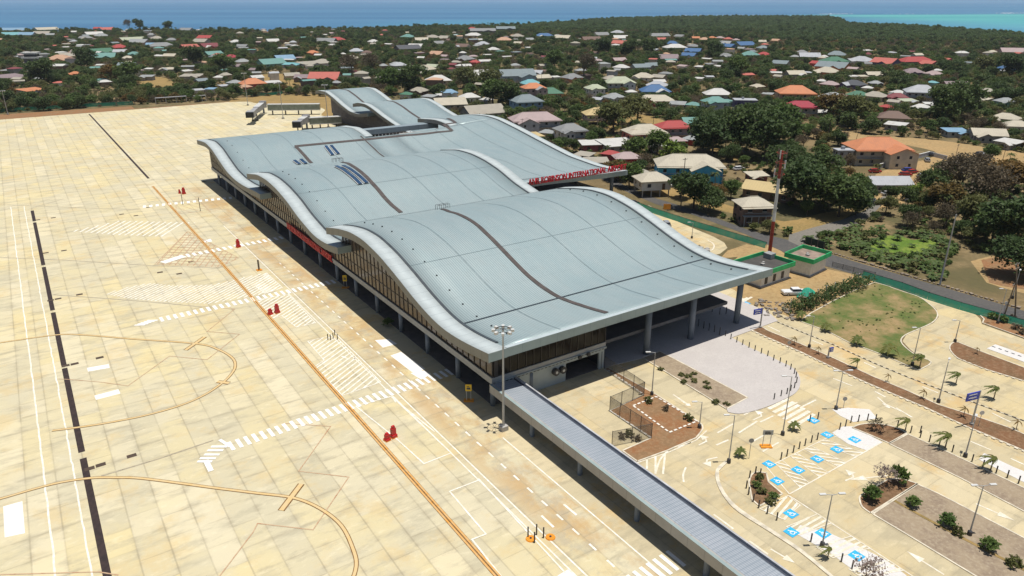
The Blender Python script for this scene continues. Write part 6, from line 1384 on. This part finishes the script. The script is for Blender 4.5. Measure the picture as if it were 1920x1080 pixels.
shrub('x',1635,938,.95,"dark green shrub at the rounded end of the lower island",1.1); shrub('x',1683,908,.9,"upright green shrub beside the pale flowering tree",1.5); shrub('x',1712,950,.75,"first green shrub along the gravel divider"); shrub('x',1773,985,.85,"second green shrub along the gravel divider, before the lamp"); shrub('x',1854,1032,.85,"third green shrub along the gravel divider, past the lamp"); shrub('u',1795,1002,.6,"low dark shrub at the lamp foot"); shrub('u',1900,1062,.7,"shrub at the end of the gravel divider")
shrub('x',728,612,.85,"bright green potted bush in the shade beside the terminal columns",1.0)
for i, q in enumerate(((1239,694),(1277,705),(1290,708),(1301,703),(1282,718),(1301,716),(1324,720),(1326,729),(1342,756),(1362,760))): shrub('u',*q,.42+.06*(i%3),"small dark plant in the gravel bed beside the plaza",.3)["group"] = "plants of the gravel bed"
for i, q in enumerate(((1424,899),(1418,915),(1428,925),(1450,935),(1444,945))): shrub('x' if i%2 else 'u',*q,.5,"low plant in the crescent bed of the car park",.5)["group"] = "plants of the crescent bed"
for i, q in enumerate(((1168,822),(1180,818),(1195,826),(1215,755),(1250,770),(1290,788))): shrub('u' if i%2 else 'w',*q,.55,"scraggy weed in the fenced yard bed",.6)["group"] = "weeds of the yard bed"
for i, q in enumerate(((1895,600),(1862,598),(1905,618),(1880,604),(1915,626))): shrub('x' if i%2 else 'w',*q,.8,"bush in the red verge below the net fence",.8)["group"] = "bushes of the red verge"
make_tree("v", "pale_tree", leafmat("leaves_pale", (.30,.24,.21),(.36,.30,.27),(.22,.14,.11)), 1.7, 3.2, 60, 9, .22, .35, .07, seed=31)
make_tree("y", "sparse_tree", leafmat("leaves_sparse", (.03,.035,.02),(.05,.045,.03),(.06,.05,.03)), 1.5, 2.8, 34, 9, .28, .3, .06, seed=32)
x, y = G(1663,912); plant('v', x, y, 1.0, label="small pale flowering tree at the corner of the lower island", z=.08); x, y = G(1626,1092); plant('v', x, y, 1.15, label="pale leafless-looking tree at the lower parking row", z=.08); x, y = G(1650,812); plant('y', x, y, .75, label="dark sparse tree on the crescent soil bed", z=.08); x, y = G(1634,808); plant('y', x, y, .55, label="smaller dark sparse tree beside the first on the soil bed", z=.08)
pts = []; P_ = PTS((1478,585),(1500,600),(1628,540),(1600,522)); hd = MB(); rngh = np.random.default_rng(9); VV = []
A_, B_ = Vector(G(1484,588)), Vector(G(1626,531))
for i in range(230):
    t_ = rngh.random(); c_ = A_.lerp(B_, t_)+Vector((rngh.normal()*.9, rngh.normal()*.9)); hh = .4+rngh.random()*1.9
    o_ = rngh.normal(size=(12,3))*.35; n_ = rngh.normal(size=(12,3)); n_[:,2] = abs(n_[:,2])+.3; n_ /= np.linalg.norm(n_,axis=1)[:,None]; tt = np.cross(n_, rngh.normal(size=(12,3))); tt /= np.linalg.norm(tt,axis=1)[:,None]; bb = np.cross(n_,tt); PP = o_+np.array([c_.x,c_.y,hh]); VV.append(np.stack([PP-tt*.25,PP-bb*.16,PP+tt*.25,PP+bb*.16],1).reshape(-1,3))
me = leaf_mesh("hedge", np.concatenate(VV), L_DARK); o = bpy.data.objects.new("hedge", me); COL.objects.link(o); tag(o, "dark uneven hedge between the compound and the lawn", "hedge")
for i in range(9):
    c_ = A_.lerp(B_, (i+.5)/9); o = empty("fence_post", (c_.x-.9, c_.y+.9, 0), 0, "pale post standing in the dark hedge", "post", "posts in the hedge"); m = MB(); m.box(-.06,.06,-.06,.06,0,2.6); m.build("post", LAMPH, o); m = MB(); m.box(-.09,.09,-.09,.09,2.6,2.68); m.build("cap", LAMPH, o)

# ------------------------------------------------------------------ fences
def netfence(name, pts, h, mat, lab, step=3.0, postm=None, slope=0.0):
    P = [Vector(p[:2]) for p in pts]; o = empty(name, (P[0].x, P[0].y, 0), 0, lab, "fence"); O = P[0]
    m = MB(); pm = []; rl = MB()
    for i in range(len(P)-1):
        a, b = P[i]-O, P[i+1]-O; n = max(1, round((b-a).length/step))
        dd = (b-a).normalized(); nn = Vector((dd.y, -dd.x))*slope; m.quad((*(a+nn),.04),(*(b+nn),.04),(*b,h),(*a,h)); rl.tube((*a,h),(*b,h),.035,k=5)
        for k in range(n): pm.append(a.lerp(b, k/n))
    pm.append(P[-1]-O); m.build("mesh_panel", mat, o); rl.build("top_rail", postm or DARKM, o)
    for p_ in pm[:100]: q = MB(); q.tube((*p_,0),(*p_,h+.1),.05,k=6); q.build("post", postm or DARKM, o)
def netmat(name, col, al):
    m = newmat(name, .7); m.node_tree.nodes["Principled BSDF"].inputs["Base Color"].default_value = (*col,1); t = NT(m); tr = t.new("ShaderNodeBsdfTransparent"); mx = t.new("ShaderNodeMixShader"); out = t.n["Material Output"]
    p = t.pos(); x, y, z = t.xyz(p); d = t.math('ADD', x, y)
    k = t.ramp(t.noise(p, .8, 3), .3, .7, al-.08, al+.08); t.l.new(k, mx.inputs[0]); t.l.new(tr.outputs[0], mx.inputs[1]); t.l.new(t.b.outputs[0], mx.inputs[2]); t.l.new(mx.outputs[0], out.inputs[0]); MATS[name] = m; return m
CHAIN = netmat("chain_link", (.16,.15,.13), .42); NETG = netmat("green_net", (.012,.24,.15), .88)
netfence("net_fence", PTS((1195,388),(1218,397),(1260,411),(1300,424),(1360,442),(1400,454),(1436,465)), 1.6, NETG, "green netting fence between the turning loop and the road", slope=.45)
netfence("net_fence", PTS((1617,520),(1690,542),(1740,561),(1800,580),(1860,597),(1920,614),(2010,640)), 1.6, NETG, "green netting fence along the road above the entrance", 4.0, slope=.45)
netfence("net_fence", [(-160,520),(-60,516),(-20,512),(30,508),(60,504)], 2.2, NETG, "long dark green netting fence beyond the red earth strip", 6.0); netfence("net_fence", PTS((440,178),(500,180),(530,176)), 2.0, NETG, "short green netting fence beyond the dry field")
netfence("chain_fence", [G(1133,693),G(1207,743)], 2.6, CHAIN, "chain-link fence along the edge of the service yard", 2.6); netfence("chain_fence", [G(1207,743),G(1143,771),G(1221,823),G(1147,838)], 2.6, CHAIN, "chain-link fence folding round the yard bed", 2.6)
netfence("post_fence", PTS((1560,500),(1600,510),(1640,520)), 1.2, CHAIN, "thin wire fence on the road side of the hedge", 2.5)
x, y = G(1652,314); o = empty("boundary_wall", (x, y, 0), 0, "long pale block wall beside the orange villa", "wall"); a = Vector(G(1648,316)); b = Vector(G(1742,292)); c_ = Vector(G(1775,300)); m = MB()
for p_, q_ in ((a, b), (b, c_)):
    d = (q_-p_).normalized(); n_ = Vector((-d.y, d.x))*.12; m.prism([tuple(p_-n_-Vector((x,y))), tuple(q_-n_-Vector((x,y))), tuple(q_+n_-Vector((x,y))), tuple(p_+n_-Vector((x,y)))], 0, 1.7)
m.build("wall", wallmat("lt"), o); m = MB(); d = (b-a).normalized(); n_ = Vector((-d.y, d.x))*.2; m.prism([tuple(a-n_-Vector((x,y))), tuple(b-n_-Vector((x,y))), tuple(b+n_-Vector((x,y))), tuple(a+n_-Vector((x,y)))], 1.702, 1.8); m.build("coping", WHITE, o)
x, y = G(1510,457); o = empty("hoarding", (x, y, 0), 0, "dark green hoarding on the road edge of the plantation", "hoarding"); a = Vector((0,0)); b = Vector(G(1545,468))-Vector((x,y)); d = b.normalized(); n_ = Vector((-d.y,d.x))*.05; m = MB(); m.prism([tuple(a-n_),tuple(b-n_),tuple(b+n_),tuple(a+n_)],0,2.0); m.build("sheet", M("hoarding_green",(.015,.035,.025),.8), o)
for i in range(4): c_ = b*(i/3); m = MB(); m.box(c_.x-.08,c_.x+.08,c_.y+.06,c_.y+.2,0,2.1); m.build("post", TWOOD, o)
# roadside stones
x, y = 0, 0; m = MB(); rs = random.Random(8); a = PTS((1505,458),(1560,475),(1620,493),(1700,517),(1760,534),(1830,555),(1920,581))
for i in range(len(a)-1):
    A_, B_ = Vector(a[i]), Vector(a[i+1]); n = int((B_-A_).length/1.0)
    for k in range(n):
        c_ = A_.lerp(B_, k/n); s = rs.uniform(.25,.5); m.box(c_.x-s,c_.x+s,c_.y-s*.7,c_.y+s*.7,0,s*.8,rs.uniform(0,3))
tag(m.build("roadside_stones", M("stone",(.25,.20,.15),.9)), "row of rough stones lining the far edge of the road", kind="stuff")

# ------------------------------------------------------------------ small buildings by the compound
def hut(name, px, py, w_, d_, h_, rot, lab, band, roofc, cat="hut"):
    x, y = G(px, py, h_*.4); o = empty(name, (x, y, 0), rot, lab, cat); a, b = w_/2, d_/2; m = MB(); m.box(-a,a,-b,b,.3,h_); m.build("wall", WHITE, o); m = MB(); m.box(-a-.3,a+.3,-b-.3,b+.3,0,.3); m.build("plinth", CONC, o)
    m = MB(); m.box(-a-.7,a+.7,-b-.7,b+.7,h_,h_+.12); r_ = m.build("roof", roofc, o); m = MB()
    for q in ((-a-.72,a+.72,-b-.72,-b-.55),(-a-.72,a+.72,b+.55,b+.72),(-a-.72,-a-.55,-b-.55,b+.55),(a+.55,a+.72,-b-.55,b+.55)): m.box(*q,h_-.1,h_+1.0)
    m.build("parapet", band, r_)
    m = MB(); m.box(-.5,.3,-.4,.4,h_+.12,h_+.5); m.box(1,1.5,.5,1,h_+.12,h_+.4); m.build("roof_plant", CONC, r_); return o
GB = M("bright_green_band", (.03,.48,.17), .5); BRD = M("flat_roof_brown", (.27,.20,.16), .9, var=.25)
hut("guard_hut",1512,496,7.4,5.8,3.6,R(8),"square white hut with a bright green roof band near the road",GB,BRD)
o = hut("pump_house",1428,512,10.5,7.5,3.2,R(2),"white plant building with green parapet partly behind the eave corner",GB,M("flat_roof_dark",(.07,.065,.06),.9))
for i in range(3): m = MB(); m.box(-4+i*3,-3+i*3,-3.8,-3.74,.6,2.3); m.build("window", WGLASS, o)
m = MB(); m.box(4.2,6.2,1,3,3.4,4.6); m.build("water_tank", wallmat("gy"), o)
x, y = G(1488,552); o = empty("pickup_truck", (x, y, 0), R(-30), "white utility truck parked beside the hedge and the green tarpaulin", "truck"); 
def car(o, body, L=4.4, w_=1.8, pick=False):
    m = MB(); m.box(-L/2,L/2,-w_/2,w_/2,.35,.85); m.box(-L/2+.15,L/2-.2,-w_/2+.05,w_/2-.05,.85,.95); m.build("body", body, o); a, b = (-L*.12, L*.22) if pick else (-L*.36, L*.2)
    m = MB(); n = len(m.v); ww = w_/2-.12; m.v += [(a-.35 if not pick else a,-ww,.95),(b+.55,-ww,.95),(b+.55,ww,.95),(a-.35 if not pick else a,ww,.95),(a,-ww+.12,1.45),(b,-ww+.12,1.45),(b,ww-.12,1.45),(a,ww-.12,1.45)]
    for f_ in ((4,5,6,7),(0,1,5,4),(1,2,6,5),(2,3,7,6),(3,0,4,7)): m.f.append(f_); m.m.append(0)
    m.build("windows", WGLASS, o); m = MB(); m.box(a+.02,b-.02,-ww+.14,ww-.14,1.45,1.5); m.build("roof", body, o)
    for sx in (-L*.31, L*.31):
        for sy in (-1,1): m = MB(); m.tube((sx,sy*(w_/2-.2),.33),(sx,sy*(w_/2+.01),.33),.33,k=12); wh = m.build("wheel", RUBBER, o); m = MB(); m.tube((sx,sy*(w_/2+.0),.33),(sx,sy*(w_/2+.03),.33),.17,k=8); m.build("rim", LAMPH, wh)
    for sy in (-.6,.6): m = MB(); m.box(L/2-.02,L/2+.03,sy-.16,sy+.16,.55,.72); m.build("headlight", LAMPH, o)
CW = M("car_white",(.75,.75,.75),.3,var=.03); CS = M("car_silver",(.40,.42,.44),.3,.3,var=.03); CD = M("car_dark",(.03,.035,.05),.3,var=.05); CR = M("car_red",(.40,.03,.03),.35,var=.05); CB = M("car_blue",(.04,.07,.35),.35,var=.05)
car(o, CW, 5.2, 1.9, True)
for (px, py, ra, bm, lab) in ((1664,366,20,CW,"white car under the end of the workshop roof"),(1738,303,70,CS,"silver car at the end of the pale block wall"),(1746,292,60,CD,"dark car behind the block wall"),(1838,291,10,CD,"dark car alone on the dirt field"),(1848,294,15,CW,"white car beside the dark one on the dirt field"),(1697,330,-10,CR,"red car in the yard below the villa"),(1710,325,20,CR,"second red vehicle nose to the blue one"),(1702,322,5,CB,"blue car behind the red ones"),(1728,333,30,CS,"silver pickup beside the red cars"),(1385,319,20,CW,"white car beside the blue building wall"),(1250,310,20,CW,"white car at the corner of the blue building"),(1640,324,0,CR,"red car at the wall of the orange villa"),(1622,307,30,CW,"white car behind the orange villa annex"),(1626,376,-20,CW,"white car in the shade of the mango trees"),(1640,384,10,CD,"dark car beside the lane under the mango trees"),(1268,350,12,CW,"white car by the raised small house"),(1186,385,40,CD,"dark car on the road behind the roof corner")):
    x, y = G(px, py); o = empty("parked_car", (x, y, 0.04), R(ra)-YAW, lab, "car"); car(o, bm)
x, y = G(1512,553); o = empty("tarpaulin_pile", (x, y, 0), R(20), "humped green tarpaulin beside the hedge", "tarpaulin"); m = MB(); n = 10
for i in range(n):
    for j in range(6):
        def tz(i_, j_): return max(.02, 1.5*math.sin(math.pi*i_/n)**.6*math.sin(math.pi*j_/6)**.6*(1+.15*math.sin(i_*2.1+j_)))
        q = [(i,j),(i+1,j),(i+1,j+1),(i,j+1)]; m.quad(*[(u*.55-2.8, v_*.5-1.5, tz(u, v_)) for u, v_ in q])
m.build("cover", GREENN, o); m = MB(); m.box(-3.6,-2.7,-.8,.8,0,.6); m.build("crate", TWOOD, o)
m = MB(); rs = random.Random(3)
for i in range(170):
    px, py = rs.uniform(1782,1855), 0; py = 300+abs(rs.gauss(0,1))*5+ (px-1782)*.09; x, y = G(px, py); s = rs.uniform(.4,1.3); m.box(x-s,x+s,y-s*.5,y+s*.5,0,s*.7,rs.uniform(0,3))
tag(m.build("rubble", M("rubble_pale",(.45,.42,.40),.9,var=.3)), "heap of pale rubble at the edge of the dirt field", kind="stuff")
m = MB()
for i in range(90):
    px, py = rs.uniform(1412,1490), rs.uniform(560,590); x, y = G(px, py-(px-1412)*-.15); s = rs.uniform(.15,.5); m.box(x-s,x+s,y-s*.6,y+s*.6,0,s*.7,rs.uniform(0,3))
tag(m.build("debris", M("debris_mixed",(.22,.19,.16),.9,var=.4)), "loose stones and scrap between the compound and the road", kind="stuff")
x, y = G(1306,474); o = empty("rock_island", (x, y, 0.03), 0, "rocky island with a dry shrub inside the turning loop", "rock island"); m = MB(); rs = random.Random(2)
for i in range(26): a = rs.uniform(0,6.28); r_ = rs.uniform(0,2.6); s = rs.uniform(.3,.8); m.box(r_*math.cos(a)*1.5-s,r_*math.cos(a)*1.5+s,r_*math.sin(a)-s*.7,r_*math.sin(a)+s*.7,0,s,a)
m.build("rocks", CONC, o); c_ = bpy.data.objects.new("shrub", TREES['w']['crown']); COL.objects.link(c_); c_.parent = o; c_.location = (.3,0,.5)
x, y = G(1249,424); o = empty("parked_car", (x, y, .05), R(60), "car half hidden behind the curved roof edge in the loop", "car"); car(o, CS)
x, y = G(1250,398); o = empty("warning_sign", (x, y, 0), -YAW, "orange square warning sign on the net fence", "sign"); m = MB(); m.box(-1.1,1.1,-.04,.04,.9,2.6); m.build("sign_face", ORG, o); m = MB(); m.box(-.05,.05,.04,.12,0,2.6); m.build("post", POLE, o)

# ------------------------------------------------------------------ boarding bridges
def bridge(px0, py0, px1, py1, rx, ry, lab, z=3.6, cab=True):
    """rotunda at (rx,ry), telescoping tunnel to the cab at p1"""
    a = Vector(G(px0, py0, z+1.2)); b = Vector(G(px1, py1, z+1.2)); o = empty("boarding_bridge", (a.x, a.y, 0), 0, lab, "boarding bridge", "boarding bridges of the pier")
    d = b-a; L = d.length; ang = math.atan2(d.y, d.x); u = d.normalized(); n_ = Vector((-u.y, u.x))
    def seg(t0, t1, hw, z0, z1, nm, mat, par=o):
        p0, p1 = u*L*t0, u*L*t1; m = MB(); m.prism([tuple(p0-n_*hw), tuple(p1-n_*hw), tuple(p1+n_*hw), tuple(p0+n_*hw)], z0, z1); return m.build(nm, mat, par)
    m = MB(); m.tube((0,0,z-.4),(0,0,z+3.1),2.0,k=18); m.build("rotunda", M("bridge_grey",(.30,.29,.30),.5), o); m = MB(); m.tube((0,0,0),(0,0,z-.4),.5,k=10); m.build("rotunda_column", COLM, o)
    s1 = seg(.08,.56,1.5,z,z+2.7,"outer_tunnel",seam_metal("bridge_panel",(.33,.33,.34),1,1.6,(.16,.16,.17))); seg(.5,.94,1.25,z+.12,z+2.5,"inner_tunnel",MATS["bridge_panel"])
    seg(.10,.54,1.52,z+2.71,z+2.8,"tunnel_roof",LAMPH,s1); cb = seg(.90,1.05,2.0,z-.1,z+2.9,"cab",MATS["bridge_panel"]); seg(1.03,1.09,1.9,z+.1,z+2.6,"canopy_bellows",RUBBER,cb)
    p_ = u*L*.74; 
    for s in (-1,1): q = p_+n_*s*1.1; m = MB(); m.box(q.x-.22,q.x+.22,q.y-.22,q.y+.22,.4,z); m.build("lift_column", DARKM, o)
    m = MB(); m.box(p_.x-1.6,p_.x+1.6,p_.y-.4,p_.y+.4,.35,.8,math.atan2(n_.y,n_.x),(p_.x,p_.y)); m.build("bogie", DARKM, o)
    for s in (-1,1): q = p_+n_*s*1.3; m = MB(); m.tube((q.x,q.y-.3,.45),(q.x,q.y+.3,.45),.45,k=10); m.build("wheel", RUBBER, o)
    return o
bridge(493,196,470,215,0,0,"grey boarding bridge with its cab turned towards the apron corner"); bridge(574,223,557,234,0,0,"boarding bridge mostly hidden behind the main roof edge")
for (A, B, lab, z) in (((503,203),(600,202),"fixed glazed link from the pier to the first boarding bridge",3.6),((580,229),(640,226),"fixed link from the pier to the second boarding bridge",3.2)):
    a = Vector(G(A[0],A[1],z)); b = Vector(G(B[0],B[1],z)); o = empty("bridge_link", (a.x,a.y,0), math.atan2((b-a).y,(b-a).x), lab, "link corridor", "fixed links of the pier"); L = (b-a).length
    m = MB(); m.box(0,L,-1.5,1.5,z-.8,z+2.0); w_ = m.build("corridor", M("link_glass",(.20,.24,.21),.3), o); m = MB(); m.box(-.2,L,-1.7,1.7,z+2.0,z+2.3); m.build("roof", LAMPH, o); m = MB(); m.box(0,L,-1.7,1.7,z-1.1,z-.8); m.build("floor_edge", LAMPH, o)
    for i in range(4): m = MB(); m.box(L*(i+.3)/4-.3,L*(i+.3)/4+.3,-.3,.3,0,z-1.1); m.build("support", DARKM, o)
for (px, py, lab) in ((322,193,"steel blast deflector frame on the far apron edge"),(376,190,"small white steel frame on the far apron edge")):
    x, y = G(px, py); o = empty("apron_frame", (x,y,0), 0, lab, "steel frame"); w_ = 9 if px < 350 else 3.5
    for i in range(4): m = MB(); m.box(-w_+i*w_*.66-.15,-w_+i*w_*.66+.15,-.15,.15,0,3.4); m.build("leg", LAMPH, o)
    m = MB(); m.box(-w_,w_,-1.2,1.2,3.4,3.7); m.build("top_panel", MATS["bridge_panel"], o)

# ------------------------------------------------------------------ air
m = MB(); m.box(-16000, 16000, -1700, 20000, -4.0, 62.5); hz = m.build("haze", []); hz.data.materials.clear()
hm = bpy.data.materials.new("haze"); hm.use_nodes = True; n = hm.node_tree; n.nodes.remove(n.nodes["Principled BSDF"]); pv = n.nodes.new("ShaderNodeVolumePrincipled")
pv.inputs["Density"].default_value = 0.000045; pv.inputs["Color"].default_value = (.74,.84,.96,1); pv.inputs["Anisotropy"].default_value = 0.2; n.links.new(pv.outputs[0], n.nodes["Material Output"].inputs["Volume"]); hz.data.materials.append(hm)
tag(hz, "thin sea haze over the whole place", kind="stuff")
